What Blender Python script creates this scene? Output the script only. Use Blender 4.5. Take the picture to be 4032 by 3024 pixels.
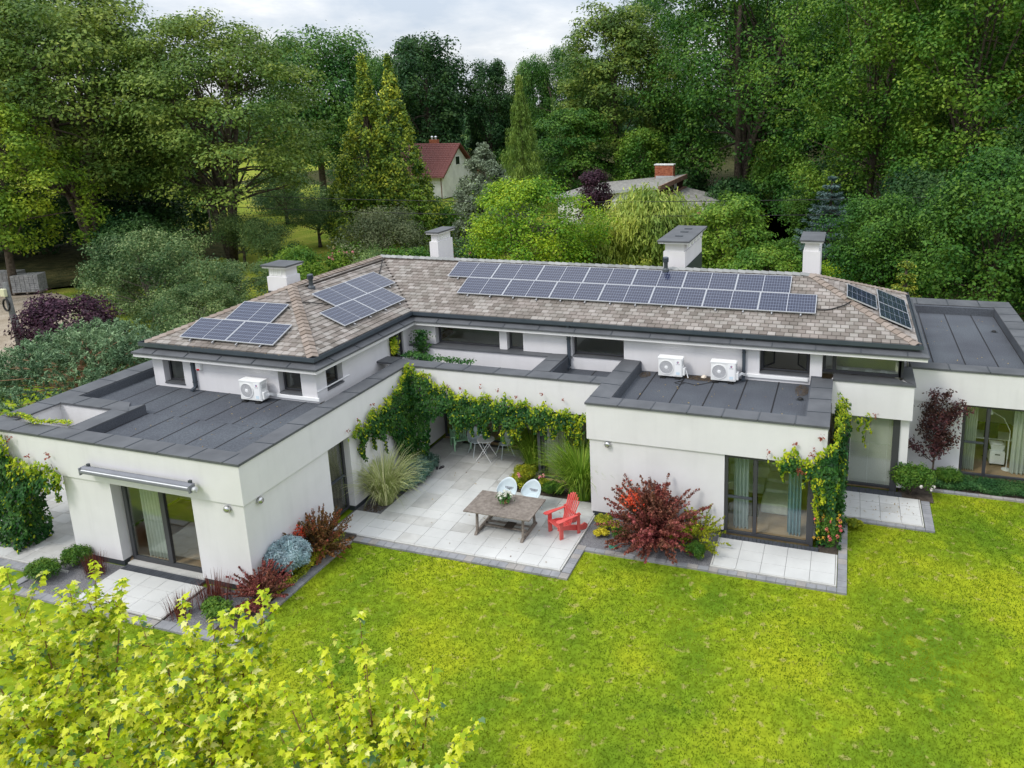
import bpy, math, random
import numpy as np
from mathutils import Vector, Matrix
from math import sin, cos, pi, radians, sqrt
for o in list(bpy.data.objects): bpy.data.objects.remove(o)
SC = bpy.context.scene
COL = SC.collection
# ------------------------------------------------------------ camera
YAW, PIT, ROL = -.3223, .2245, -.0247
fw = Vector((sin(YAW)*cos(PIT), cos(YAW)*cos(PIT), -sin(PIT)))
rt = Vector((cos(YAW), -sin(YAW), 0)); up = rt.cross(fw)
r2 = cos(ROL)*rt + sin(ROL)*up; u2 = -sin(ROL)*rt + cos(ROL)*up
cd = bpy.data.cameras.new('camera'); cam = bpy.data.objects.new('camera', cd); COL.objects.link(cam)
m = Matrix.Identity(4)
for i in range(3): m[i][0] = r2[i]; m[i][1] = u2[i]; m[i][2] = -fw[i]
m.translation = (0, 0, 12); cam.matrix_world = m
cd.sensor_width = 36; cd.lens = 3014.6*36/4032; cd.shift_x = -.0817; cd.shift_y = -.1002
cd.clip_start = .1; cd.clip_end = 6000; SC.camera = cam
# ------------------------------------------------------------ sky, sun, exposure
SUN_EL, SUN_AZ = radians(50), radians(215)      # azimuth clockwise from +Y
W = bpy.data.worlds.new('World'); SC.world = W; W.use_nodes = True
nt = W.node_tree; N = nt.nodes; L = nt.links; N.clear()
def nn(t, **k):
    n = N.new(t)
    for a, b in k.items(): setattr(n, a, b)
    return n
out = nn('ShaderNodeOutputWorld'); bg = nn('ShaderNodeBackground'); bg.inputs[1].default_value = .12
sky = nn('ShaderNodeTexSky', sky_type='NISHITA', sun_disc=False, sun_elevation=SUN_EL, sun_rotation=SUN_AZ, dust_density=2.0)
tc = nn('ShaderNodeTexCoord'); mp = nn('ShaderNodeMapping'); mp.inputs['Scale'].default_value = (1, 1, 2.5)
L.new(tc.outputs['Generated'], mp.inputs[0])
no = nn('ShaderNodeTexNoise'); no.inputs['Scale'].default_value = 4.2; no.inputs['Detail'].default_value = 7; no.inputs['Roughness'].default_value = .55; no.inputs['Distortion'].default_value = .35
L.new(mp.outputs[0], no.inputs[0])
no2 = nn('ShaderNodeTexNoise'); no2.inputs['Scale'].default_value = 7.5; no2.inputs['Detail'].default_value = 6; no2.inputs['Roughness'].default_value = .6
mp2 = nn('ShaderNodeMapping'); mp2.inputs['Scale'].default_value = (1, 1, 3.0); mp2.inputs['Location'].default_value = (3.1, 1.7, .4)
L.new(tc.outputs['Generated'], mp2.inputs[0]); L.new(mp2.outputs[0], no2.inputs[0])
cr = nn('ShaderNodeValToRGB')                      # cloud deck: grey-blue bellies to white tops
e = cr.color_ramp.elements
e[0].position = .40; e[0].color = (3.9, 4.4, 5.1, 1); e[1].position = .61; e[1].color = (7.0, 7.1, 7.2, 1)
x = e.new(.48); x.color = (4.75, 5.1, 5.6, 1); x = e.new(.545); x.color = (5.6, 5.8, 6.1, 1)
mxn = nn('ShaderNodeMath', operation='MULTIPLY_ADD'); mxn.inputs[1].default_value = .62
mxb = nn('ShaderNodeMath', operation='MULTIPLY'); mxb.inputs[1].default_value = .38
L.new(no2.outputs[0], mxb.inputs[0]); L.new(no.outputs[0], mxn.inputs[0]); L.new(mxb.outputs[0], mxn.inputs[2]); L.new(mxn.outputs[0], cr.inputs[0])
mix = nn('ShaderNodeMix', data_type='RGBA'); mix.inputs[0].default_value = .9
L.new(sky.outputs[0], mix.inputs[6]); L.new(cr.outputs[0], mix.inputs[7])
sep = nn('ShaderNodeSeparateXYZ'); L.new(tc.outputs['Generated'], sep.inputs[0])      # overcast deck: brighter towards the zenith
mz = nn('ShaderNodeMapRange'); mz.inputs[1].default_value = 0; mz.inputs[2].default_value = 1; mz.inputs[3].default_value = 1.0; mz.inputs[4].default_value = 2.5; L.new(sep.outputs[2], mz.inputs[0])
vm = nn('ShaderNodeVectorMath', operation='SCALE'); L.new(mix.outputs[2], vm.inputs[0]); L.new(mz.outputs[0], vm.inputs[3])
L.new(vm.outputs[0], bg.inputs[0]); L.new(bg.outputs[0], out.inputs[0])
sl = bpy.data.lights.new('sun', 'SUN'); sl.energy = 1.5; sl.angle = radians(14); sl.color = (1, .965, .9)
so = bpy.data.objects.new('sun', sl); COL.objects.link(so)
d = Vector((sin(SUN_AZ)*cos(SUN_EL), cos(SUN_AZ)*cos(SUN_EL), sin(SUN_EL)))
so.rotation_euler = d.to_track_quat('Z', 'Y').to_euler(); so.location = d*60
vs = SC.view_settings; vs.view_transform = 'Standard'; vs.look = 'None'; vs.gamma = 1; vs.use_curve_mapping = False; vs.exposure = .27
SC.cycles.max_bounces = 6; SC.cycles.transparent_max_bounces = 12; SC.cycles.diffuse_bounces = 4; SC.cycles.glossy_bounces = 3; SC.cycles.transmission_bounces = 4
SC.cycles.caustics_reflective = False; SC.cycles.caustics_refractive = False

# ------------------------------------------------------------ materials
MATS = {}
def mat(name, c1, c2=None, scale=3., rough=.7, bump=0., bscale=60., spec=.3, metal=0., c3=None, detail=4, contrast=(.35, .65), island=False, trans=0., coat=0., bdist=.01, clump=0., clump_s=.5, streak=0.):
    m = bpy.data.materials.new(name); m.use_nodes = True; t = m.node_tree; n = t.nodes; l = t.links
    p = n['Principled BSDF']; p.inputs['Roughness'].default_value = rough; p.inputs['Specular IOR Level'].default_value = spec
    p.inputs['Metallic'].default_value = metal; p.inputs['Coat Weight'].default_value = coat
    col = None
    tc = n.new('ShaderNodeNewGeometry')
    if c2 is None: p.inputs['Base Color'].default_value = (*c1, 1)
    else:
        r = n.new('ShaderNodeValToRGB'); e = r.color_ramp.elements
        if island:
            g = n.new('ShaderNodeNewGeometry'); l.new(g.outputs['Random Per Island'], r.inputs[0])
            e[0].position = 0; e[1].position = 1
            if c3: x = e.new(.5); x.color = (*c3, 1)
        else:
            x = n.new('ShaderNodeTexNoise'); x.inputs['Scale'].default_value = scale; x.inputs['Detail'].default_value = detail; x.inputs['Roughness'].default_value = .6
            l.new(tc.outputs['Position'], x.inputs[0]); l.new(x.outputs[0], r.inputs[0])
            e[0].position, e[1].position = contrast
            if c3: x = e.new(sum(contrast)/2); x.color = (*c3, 1)
        e[0].color = (*c1, 1); e[-1].color = (*c2, 1)
        col = r.outputs[0]
        if clump:
            x = n.new('ShaderNodeTexNoise'); x.inputs['Scale'].default_value = clump_s; x.inputs['Detail'].default_value = 2
            l.new(tc.outputs['Position'], x.inputs[0])
            h = n.new('ShaderNodeHueSaturation')
            mr = n.new('ShaderNodeMapRange'); mr.inputs[1].default_value = .35; mr.inputs[2].default_value = .65; mr.inputs[3].default_value = 1-clump; mr.inputs[4].default_value = 1+clump
            l.new(x.outputs[0], mr.inputs[0]); l.new(mr.outputs[0], h.inputs['Value'])
            mr2 = n.new('ShaderNodeMapRange'); mr2.inputs[1].default_value = .35; mr2.inputs[2].default_value = .65; mr2.inputs[3].default_value = .5+clump*.07; mr2.inputs[4].default_value = .5-clump*.07
            l.new(x.outputs[0], mr2.inputs[0]); l.new(mr2.outputs[0], h.inputs['Hue'])
            l.new(col, h.inputs['Color']); col = h.outputs[0]
        l.new(col, p.inputs['Base Color'])
    if bump:
        x = n.new('ShaderNodeTexNoise'); x.inputs['Scale'].default_value = bscale; x.inputs['Detail'].default_value = 5
        l.new(tc.outputs['Position'], x.inputs[0])
        b = n.new('ShaderNodeBump'); b.inputs['Strength'].default_value = bump; b.inputs['Distance'].default_value = bdist
        l.new(x.outputs[0], b.inputs['Height']); l.new(b.outputs[0], p.inputs['Normal'])
    if trans:
        tr = n.new('ShaderNodeBsdfTranslucent'); ms = n.new('ShaderNodeMixShader'); ms.inputs[0].default_value = trans
        if col is not None: l.new(col, tr.inputs[0])
        else: tr.inputs[0].default_value = (*c1, 1)
        o = n['Material Output']; l.new(p.outputs[0], ms.inputs[1]); l.new(tr.outputs[0], ms.inputs[2]); l.new(ms.outputs[0], o.inputs[0])
    if streak:
        mp = n.new('ShaderNodeMapping'); mp.inputs['Scale'].default_value = (3.5, 3.5, .35); x = n.new('ShaderNodeTexNoise'); x.inputs['Scale'].default_value = 1.0; x.inputs['Detail'].default_value = 5
        l.new(tc.outputs['Position'], mp.inputs[0]); l.new(mp.outputs[0], x.inputs[0]); mr = n.new('ShaderNodeMapRange'); mr.inputs[1].default_value = .52; mr.inputs[2].default_value = .72; mr.inputs[3].default_value = 1; mr.inputs[4].default_value = 1-streak; l.new(x.outputs[0], mr.inputs[0])
        h = n.new('ShaderNodeVectorMath'); h.operation = 'SCALE'; l.new(col, h.inputs[0]); l.new(mr.outputs[0], h.inputs[3]); l.new(h.outputs[0], p.inputs['Base Color'])
    MATS[name] = m; return m
def leafmat(name, a, b, c=None, trans=.3, rough=.55, clump=.25, clump_s=.45, spec=.25):
    return mat(name, a, b, c3=c, island=True, trans=trans, rough=rough, clump=clump, clump_s=clump_s, spec=spec)

plaster = mat('render_plaster', (.665, .650, .662), (.715, .70, .712), scale=1.1, rough=.92, bump=.35, bscale=90, spec=.1, bdist=.006, contrast=(.3, .7), streak=.045)
plaster_in = mat('interior_paint', (.78, .78, .74), rough=.9, spec=.1)
coping_m = mat('coping_sheet', (.075, .079, .086), (.105, .109, .117), scale=1.3, rough=.62, bump=.15, bscale=150, spec=.35, bdist=.003, clump=.07, clump_s=.8)
bitumen = mat('bitumen_felt', (.070, .077, .089), (.103, .111, .127), scale=28, rough=.93, bump=1, bscale=90, spec=.15, bdist=.012, detail=9, contrast=(.38, .62), clump=.13, clump_s=.55)
seam_m = mat('felt_seam', (.018, .018, .02), rough=.9)
anthr = mat('anthracite_metal', (.040, .047, .056), (.050, .058, .068), scale=2, rough=.42, spec=.5)
gutter_m = mat('gutter_metal', (.045, .058, .074), (.058, .072, .09), scale=2, rough=.38, spec=.5)
frame_m = mat('window_frame_metal', (.042, .043, .048), rough=.45, spec=.5)
shingle_m = mat('shingle', (.160, .138, .121), (.315, .29, .265), c3=(.232, .204, .182), island=True, rough=.92, spec=.15, bump=.6, bscale=140, clump=.12, clump_s=1.6)
ridge_m = mat('ridge_cap', (.20, .158, .128), (.30, .25, .215), island=True, rough=.92, spec=.15, bump=.5, bscale=140)
ridge_g = mat('ridge_cap_grey', (.20, .205, .20), (.33, .33, .32), island=True, rough=.92, spec=.15, bump=.5, bscale=140)
under_m = mat('roof_underlay', (.045, .036, .03), rough=.95)
tile_m = mat('terrace_tile', (.47, .47, .455), (.54, .54, .52), scale=1.2, rough=.75, bump=.2, bscale=120, spec=.25, detail=7, contrast=(.3, .7), clump=.06, clump_s=.5)
tile_w = mat('worn_terrace_tile', (.38, .375, .355), (.49, .485, .46), scale=1.6, rough=.8, bump=.2, bscale=120, spec=.2, detail=7)
kerb_m = mat('kerb_stone', (.42, .415, .39), (.52, .51, .48), scale=2, rough=.8)
paver_m = mat('grey_paver', (.20, .205, .215), (.28, .28, .29), scale=2.2, rough=.85, bump=.3, bscale=90)
paver_b = mat('brown_paver', (.24, .225, .21), (.32, .30, .28), scale=2.2, rough=.85, bump=.3, bscale=90)
brickd = mat('dark_brick_paver', (.045, .050, .060), (.065, .070, .082), scale=3, rough=.6)
gravel_m = mat('gravel', (.10, .10, .11), (.24, .235, .24), scale=38, rough=.9, bump=1, bscale=45, bdist=.02, detail=2)
soil_m = mat('soil', (.045, .035, .028), (.10, .08, .062), scale=6, rough=.95, bump=1, bscale=30, bdist=.02)
wood_floor = mat('wood_floor', (.36, .24, .14), (.44, .30, .18), scale=2, rough=.45)
white_pl = mat('white_plastic', (.80, .80, .79), rough=.45, spec=.4)
white_br = mat('white_paint', (.85, .85, .85), rough=.4)
black_r = mat('black_rubber', (.015, .015, .015), rough=.6)
steel = mat('brushed_steel', (.55, .55, .56), rough=.3, metal=.9)
alu = mat('aluminium_frame', (.52, .53, .55), rough=.35, metal=.35)
bark_m = mat('bark', (.045, .034, .025), (.12, .095, .072), scale=5, rough=.95, bump=1, bscale=16, bdist=.04)
bark_l = mat('pale_bark', (.14, .12, .10), (.24, .21, .17), scale=5, rough=.95, bump=1, bscale=16, bdist=.03)
teak = mat('weathered_teak', (.15, .125, .105), (.25, .215, .185), scale=9, rough=.8, bump=.4, bscale=50, detail=6)
red_w = mat('red_painted_wood', (.52, .06, .055), (.64, .12, .105), scale=3, rough=.5, spec=.4)
green_w = mat('mint_painted_wood', (.30, .56, .33), (.38, .64, .40), scale=3, rough=.5)
chair_pl = mat('pale_blue_plastic', (.50, .57, .60), (.56, .63, .66), scale=2, rough=.4)
wicker = mat('wicker', (.34, .19, .09), (.50, .31, .16), scale=30, rough=.7, bump=1, bscale=60)
glass_m = bpy.data.materials.new('window_glass'); glass_m.use_nodes = True
def _gl():
    t = glass_m.node_tree; n = t.nodes; l = t.links; n.clear()
    o = n.new('ShaderNodeOutputMaterial'); ms = n.new('ShaderNodeMixShader'); fr0 = n.new('ShaderNodeLayerWeight'); fr0.inputs[0].default_value = .5; fp = n.new('ShaderNodeMath'); fp.operation = 'POWER'; fp.inputs[1].default_value = 4; l.new(fr0.outputs['Facing'], fp.inputs[0]); fr = n.new('ShaderNodeMath'); fr.operation = 'MULTIPLY_ADD'; fr.inputs[1].default_value = .6; fr.inputs[2].default_value = .07; l.new(fp.outputs[0], fr.inputs[0])
    tr = n.new('ShaderNodeBsdfTransparent'); tr.inputs[0].default_value = (.93, .95, .93, 1); g = n.new('ShaderNodeBsdfGlossy'); g.inputs['Roughness'].default_value = .01
    g.inputs[0].default_value = (.9, .95, .93, 1)
    l.new(fr.outputs[0], ms.inputs[0]); l.new(tr.outputs[0], ms.inputs[1]); l.new(g.outputs[0], ms.inputs[2]); l.new(ms.outputs[0], o.inputs[0])
_gl()
def solar_mat():
    m = bpy.data.materials.new('solar_cells'); m.use_nodes = True; t = m.node_tree; n = t.nodes; l = t.links; p = n['Principled BSDF']
    p.inputs['Roughness'].default_value = .16; p.inputs['Specular IOR Level'].default_value = .5; p.inputs['Coat Weight'].default_value = .1; p.inputs['Coat Roughness'].default_value = .05
    tc = n.new('ShaderNodeTexCoord'); s = n.new('ShaderNodeSeparateXYZ'); l.new(tc.outputs['Object'], s.inputs[0])
    def line(sock, per, w):
        a = n.new('ShaderNodeMath'); a.operation = 'PINGPONG'; a.inputs[1].default_value = per/2; l.new(sock, a.inputs[0])
        b = n.new('ShaderNodeMath'); b.operation = 'LESS_THAN'; b.inputs[1].default_value = w/2; l.new(a.outputs[0], b.inputs[0]); return b.outputs[0]
    A = line(s.outputs[0], .0885, .007); B_ = line(s.outputs[1], .166, .012)
    mx = n.new('ShaderNodeMath'); mx.operation = 'MAXIMUM'; l.new(A, mx.inputs[0]); l.new(B_, mx.inputs[1])
    c = n.new('ShaderNodeMix'); c.data_type = 'RGBA'; c.inputs[6].default_value = (.012, .015, .040, 1); c.inputs[7].default_value = (.17, .20, .27, 1)
    l.new(mx.outputs[0], c.inputs[0]); l.new(c.outputs[2], p.inputs['Base Color'])
    return m
solar_m = solar_mat()

# ------------------------------------------------------------ helpers
class B:
    def __init__(s): s.v = []; s.f = []
    def q(s, *p):
        i = len(s.v); s.v += [tuple(a) for a in p]; s.f.append(tuple(range(i, i+len(p)))); return s
    def box(s, x0, x1, y0, y1, z0, z1):
        i = len(s.v); s.v += [(x, y, z) for z in (z0, z1) for y in (y0, y1) for x in (x0, x1)]
        s.f += [tuple(i+k for k in f) for f in ((0, 2, 3, 1), (4, 5, 7, 6), (0, 1, 5, 4), (1, 3, 7, 5), (3, 2, 6, 7), (2, 0, 4, 6))]; return s
    def prism(s, pts, z0, z1):           # pts CCW seen from above
        n = len(pts); i = len(s.v)
        s.v += [(x, y, z0) for x, y in pts] + [(x, y, z1) for x, y in pts]
        s.f += [tuple(i+n+k for k in range(n)), tuple(i+k for k in range(n-1, -1, -1))]
        s.f += [(i+k, i+(k+1) % n, i+n+(k+1) % n, i+n+k) for k in range(n)]; return s
    def hull8(s, p):                     # 8 points ordered like box
        i = len(s.v); s.v += [tuple(a) for a in p]
        s.f += [tuple(i+k for k in f) for f in ((0, 2, 3, 1), (4, 5, 7, 6), (0, 1, 5, 4), (1, 3, 7, 5), (3, 2, 6, 7), (2, 0, 4, 6))]; return s
    def tube(s, pts, rad, seg=6, cap=True):
        pts = [Vector(p) for p in pts]; n = len(pts)
        if not hasattr(rad, '__len__'): rad = [rad]*n
        base = len(s.v); ref = None
        for k, p in enumerate(pts):
            t = (pts[min(k+1, n-1)]-pts[max(k-1, 0)]).normalized()
            a = Vector((0, 0, 1)) if abs(t.z) < .9 else Vector((1, 0, 0))
            u = t.cross(a).normalized() if ref is None else (ref-t*ref.dot(t)).normalized()
            ref = u; w = t.cross(u)
            for j in range(seg):
                q = p+(u*cos(2*pi*j/seg)+w*sin(2*pi*j/seg))*rad[k]; s.v.append(tuple(q))
        for k in range(n-1):
            for j in range(seg):
                a = base+k*seg; s.f.append((a+j, a+(j+1) % seg, a+seg+(j+1) % seg, a+seg+j))
        if cap:
            s.f.append(tuple(base+j for j in range(seg-1, -1, -1))); s.f.append(tuple(base+(n-1)*seg+j for j in range(seg)))
        return s
    def lathe(s, c, prof, seg=16, axis='z'):
        base = len(s.v); n = len(prof)
        for r, h in prof:
            for j in range(seg):
                a = 2*pi*j/seg; x, y, z = r*cos(a), r*sin(a), h
                if axis == 'y': x, y, z = r*cos(a), -h, r*sin(a)
                if axis == 'x': x, y, z = h, r*cos(a), r*sin(a)
                s.v.append((c[0]+x, c[1]+y, c[2]+z))
        for k in range(n-1):
            for j in range(seg):
                a = base+k*seg; s.f.append((a+j, a+(j+1) % seg, a+seg+(j+1) % seg, a+seg+j))
        s.f.append(tuple(base+j for j in range(seg-1, -1, -1))); s.f.append(tuple(base+(n-1)*seg+j for j in range(seg)))
        return s
WLOC = {}
def tag(o, label=None, cat=None, group=None, kind=None):
    if label: o['label'] = label
    if cat: o['category'] = cat
    if group: o['group'] = group
    if kind: o['kind'] = kind
    return o
def thing(name, loc, label, cat, group=None, rz=0):
    o = bpy.data.objects.new(name, None); COL.objects.link(o); o.location = loc; o.rotation_euler = (0, 0, rz); o.empty_display_size = .2
    WLOC[o.name] = Vector(loc); return tag(o, label, cat, group)
def put(name, me, material, parent=None, local=False, smooth=False):
    if material is not None and not me.materials: me.materials.append(material)
    o = bpy.data.objects.new(name, me); COL.objects.link(o)
    if parent: o.parent = parent
    return o
def obj(name, b, material, parent=None, local=False, smooth=False, bevel=0, **kw):
    """one mesh object; coordinates in world space unless local=True (then in the parent's space)"""
    if isinstance(b, B): v, f = b.v, b.f
    else: v, f = b
    a = np.array(v, float); c = (a.min(0)+a.max(0))/2; c[2] = a[:, 2].min()
    me = bpy.data.meshes.new(name); me.from_pydata([tuple(p) for p in a-c], [], f)
    me.materials.append(material)
    if smooth:
        for p in me.polygons: p.use_smooth = True
    o = bpy.data.objects.new(name, me); COL.objects.link(o)
    base = Vector((0, 0, 0))
    if parent:
        o.parent = parent
        if not local: base = WLOC[parent.name]
    o.location = Vector(c)-base; WLOC[o.name] = Vector(c) if not local else o.location.copy()
    if bevel:
        mo = o.modifiers.new('bevel', 'BEVEL'); mo.width = bevel; mo.segments = 2
    return tag(o, **kw)
def struct(name, b, material): return obj(name, b, material, kind='structure')
def dup(root, loc, label, rz=0, scale=None, group=None):
    r = root.copy(); COL.objects.link(r); r.location = loc; r.rotation_euler = (root.rotation_euler[0], root.rotation_euler[1], rz); r['label'] = label
    if scale: r.scale = scale
    if group: r['group'] = group
    for ch in list(root.children):
        c = ch.copy(); COL.objects.link(c); c.parent = r
        for g in list(ch.children):
            d = g.copy(); COL.objects.link(d); d.parent = c
    WLOC[r.name] = Vector(loc); return r
def inst(name, me, loc, parent=None, wloc=True, rot=None, scale=None):
    o = bpy.data.objects.new(name, me); COL.objects.link(o)
    if parent: o.parent = parent; loc = Vector(loc)-(WLOC[parent.name] if wloc else Vector((0, 0, 0)))
    o.location = loc
    if rot: o.rotation_euler = rot
    if scale: o.scale = scale
    return o
def mesh_of(name, b, material):
    me = bpy.data.meshes.new(name); me.from_pydata(b.v, [], b.f); me.materials.append(material); return me
rnd = random.Random(7)
# ============================================================ GROUND
def gmat(tl=0.):
    m = bpy.data.materials.new('grass_ground'); m.use_nodes = True; t = m.node_tree; n = t.nodes; l = t.links; p = n['Principled BSDF']; p.inputs['Roughness'].default_value = .95; p.inputs['Specular IOR Level'].default_value = .05
    tc = n.new('ShaderNodeTexCoord')
    def noise(s, d=4):
        x = n.new('ShaderNodeTexNoise'); x.inputs['Scale'].default_value = s; x.inputs['Detail'].default_value = d; l.new(tc.outputs['Object'], x.inputs[0]); return x.outputs[0]
    def ramp(src, stops):
        r = n.new('ShaderNodeValToRGB'); e = r.color_ramp.elements; e[0].position = stops[0][0]; e[0].color = (*stops[0][1], 1); e[1].position = stops[-1][0]; e[1].color = (*stops[-1][1], 1)
        for a, c in stops[1:-1]: x = e.new(a); x.color = (*c, 1)
        l.new(src, r.inputs[0]); return r.outputs[0]
    def mx(f, a, b, blend='MIX'):
        c = n.new('ShaderNodeMix'); c.data_type = 'RGBA'; c.blend_type = blend
        if isinstance(f, float): c.inputs[0].default_value = f
        else: l.new(f, c.inputs[0])
        l.new(a, c.inputs[6]); l.new(b, c.inputs[7]); return c.outputs[2]
    a = ramp(noise(.35, 3), [(.36, (.100, .175, .011)), (.5, (.165, .235, .012)), (.64, (.26, .30, .014))])
    b = ramp(noise(5, 5), [(.3, (.35, .35, .35)), (.7, (.66, .66, .66))])
    c = mx(.8, a, b, 'OVERLAY')
    y = n.new('ShaderNodeValToRGB'); y.color_ramp.elements[0].position = .57; y.color_ramp.elements[1].position = .68; l.new(noise(1.3, 4), y.inputs[0])
    yl = n.new('ShaderNodeRGB'); yl.outputs[0].default_value = (.30, .36, .015, 1)
    ym = n.new('ShaderNodeMath'); ym.operation = 'MULTIPLY'; ym.inputs[1].default_value = .55; l.new(y.outputs[0], ym.inputs[0])
    c = mx(ym.outputs[0], c, yl.outputs[0])
    y2 = n.new('ShaderNodeValToRGB'); y2.color_ramp.elements[0].position = .62; y2.color_ramp.elements[1].position = .68; l.new(noise(3.6, 2), y2.inputs[0])
    bl = n.new('ShaderNodeRGB'); bl.outputs[0].default_value = (.42, .33, .14, 1)
    ym2 = n.new('ShaderNodeMath'); ym2.operation = 'MULTIPLY'; ym2.inputs[1].default_value = .45; l.new(y2.outputs[0], ym2.inputs[0])
    c = mx(ym2.outputs[0], c, bl.outputs[0])
    l.new(c, p.inputs['Base Color'])
    bp = n.new('ShaderNodeBump'); bp.inputs['Distance'].default_value = .008; l.new(noise(45, 4), bp.inputs['Height']); l.new(bp.outputs[0], p.inputs['Normal'])
    if tl:
        p.inputs['Normal'].links and t.links.remove(p.inputs['Normal'].links[0]); tr = n.new('ShaderNodeBsdfTranslucent'); ms = n.new('ShaderNodeMixShader'); ms.inputs[0].default_value = tl; l.new(c, tr.inputs[0]); l.new(p.outputs[0], ms.inputs[1]); l.new(tr.outputs[0], ms.inputs[2]); l.new(ms.outputs[0], n['Material Output'].inputs[0])
    return m
grass_m = gmat(); blade_m = gmat(.5)
meadow_m = mat('meadow', (.15, .22, .025), (.33, .32, .06), c3=(.23, .27, .035), scale=.35, rough=.95, bump=1, bscale=9, bdist=.15, detail=8, spec=.05)
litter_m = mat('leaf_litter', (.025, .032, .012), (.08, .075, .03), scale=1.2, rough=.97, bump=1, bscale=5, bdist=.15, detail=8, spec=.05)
dirt_m = mat('dirt', (.27, .22, .16), (.40, .34, .27), scale=.7, rough=.95, bump=1, bscale=8, bdist=.06, detail=8, spec=.1)
b = B(); b.q((-1500, -300, -.12), (1500, -300, -.12), (1500, 3500, -.12), (-1500, 3500, -.12)); struct('ground', b, meadow_m)
def sheet(name, pts, z, m, wob=0):
    r = random.Random(len(name)+len(pts)); P_ = []
    if wob:
        n = len(pts)
        for i in range(n):
            a = Vector(pts[i]); c = Vector(pts[(i+1) % n]); k = max(2, int((c-a).length/1.5))
            for j in range(k): P_.append(a.lerp(c, j/k)+Vector((r.uniform(-wob, wob), r.uniform(-wob, wob))))
    else: P_ = [Vector(p) for p in pts]
    b = B(); b.q(*[(p[0], p[1], z) for p in P_]); return struct(name, b, m)
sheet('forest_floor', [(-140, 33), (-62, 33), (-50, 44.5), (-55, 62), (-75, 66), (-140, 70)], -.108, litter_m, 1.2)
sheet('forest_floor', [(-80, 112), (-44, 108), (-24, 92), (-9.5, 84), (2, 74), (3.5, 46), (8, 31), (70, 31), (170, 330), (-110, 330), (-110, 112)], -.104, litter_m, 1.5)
sheet('dirt_yard', [(-110, 18), (-36, 17), (-39, 30), (-48.5, 37.3), (-62, 39), (-110, 40)], -.100, dirt_m, .6)
b = B(); b.q((-36, -12, -.06), (26, -12, -.06), (26, 24.2, -.06), (-36, 24.2, -.06)); struct('lawn', b, grass_m)

def is_lawn(x, y):
    t = np.full(x.shape, 24.06)
    t = np.where(x < 2.78, 21.56, t); t = np.where(x < .42, 17.88, t); t = np.where(x < -6.52, 16.55, t)
    t = np.where(x < -13.1, 11.95, t); t = np.where(x < -20.45, 12.75, t)
    return y < t
def lawn_blades():
    r = np.random.default_rng(5); n = 520000
    x = r.uniform(-24, 13, n); y = r.uniform(5.2, 24.1, n)
    k = is_lawn(x, y); 
    k &= (x > -.95*y-7) & (x < .52*y+2.5)
    x = x[k]; y = y[k]; n = len(x)
    h = r.uniform(.02, .048, n); a = r.uniform(0, 2*pi, n); w = r.uniform(.006, .012, n)
    lx = r.normal(0, .025, n); ly = r.normal(0, .025, n)
    v = np.empty((n, 3, 3)); 
    v[:, 0] = np.c_[x-w*np.cos(a), y-w*np.sin(a), np.full(n, -.06)]
    v[:, 1] = np.c_[x+w*np.cos(a), y+w*np.sin(a), np.full(n, -.06)]
    v[:, 2] = np.c_[x+lx, y+ly, -.06+h]
    me = bpy.data.meshes.new('grass'); me.vertices.add(n*3); me.vertices.foreach_set('co', v.ravel())
    me.loops.add(n*3); me.loops.foreach_set('vertex_index', np.arange(n*3)); me.polygons.add(n)
    me.polygons.foreach_set('loop_start', np.arange(0, n*3, 3)); me.update(calc_edges=True)
    me.materials.append(blade_m)
    o = bpy.data.objects.new('grass', me); COL.objects.link(o)
    tag(o, 'short green lawn grass with yellowish patches in front of the house', 'grass', kind='stuff')
lawn_blades()

# ---- paved areas: every slab an object of its own
MESHC = {}
def slab_mesh(nm, w, d, h, m, g=.004):
    k = (nm, round(w, 3), round(d, 3), h, m.name)
    if k not in MESHC:
        b = B(); c = min(.003, h/3)
        b.prism([(-w/2+g, -d/2+g), (w/2-g, -d/2+g), (w/2-g, d/2-g), (-w/2+g, d/2-g)], 0, h-c)
        i = len(b.v)-4
        b.f.pop(0)
        b.v += [(sx*(w/2-g-c), sy*(d/2-g-c), h) for sx, sy in ((-1, -1), (1, -1), (1, 1), (-1, 1))]
        j = len(b.v)-4; b.f.append((j, j+1, j+2, j+3))
        b.f += [(i+k2, i+(k2+1) % 4, j+(k2+1) % 4, j+k2) for k2 in range(4)]
        MESHC[k] = mesh_of(nm, b, m)
    return MESHC[k]
def paved(base, x0, x1, y0, y1, nx, ny, z, m=tile_m, m2=None, name='tile', h=.04, skip=None, j=.0012):
    dx = (x1-x0)/nx; dy = (y1-y0)/ny
    for i in range(nx):
        for k in range(ny):
            cx = x0+dx*(i+.5); cy = y0+dy*(k+.5)
            if skip and skip(cx, cy): continue
            mm = m if (m2 is None or rnd.random() > .22) else m2
            inst(name, slab_mesh(name, dx, dy, h, mm), (cx, cy, z-h+rnd.uniform(-j, j)), base, rot=(rnd.uniform(-.002, .002), rnd.uniform(-.002, .002), 0))
def base_sheet(name, rects, z, m):
    b = B()
    for x0, x1, y0, y1 in rects: b.box(x0, x1, y0, y1, z-.1, z)
    return struct(name, b, m)
joint = mat('joint_sand', (.13, .125, .115), rough=.95)
T = base_sheet('terrace', [(-13.14, -6.84, 16.86, 20.42), (-14.0, -13.14, 16.86, 18.03), (-13.14, -10.27, 20.42, 23.5), (-14, -13.14, 21.7, 23.5)], -.01, joint)
TX0, TDX, TY0, TDY = -13.14, .63, 16.86, .4575
def tskip(cx, cy): return cy > 20.3 and cx > -10.35
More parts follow.
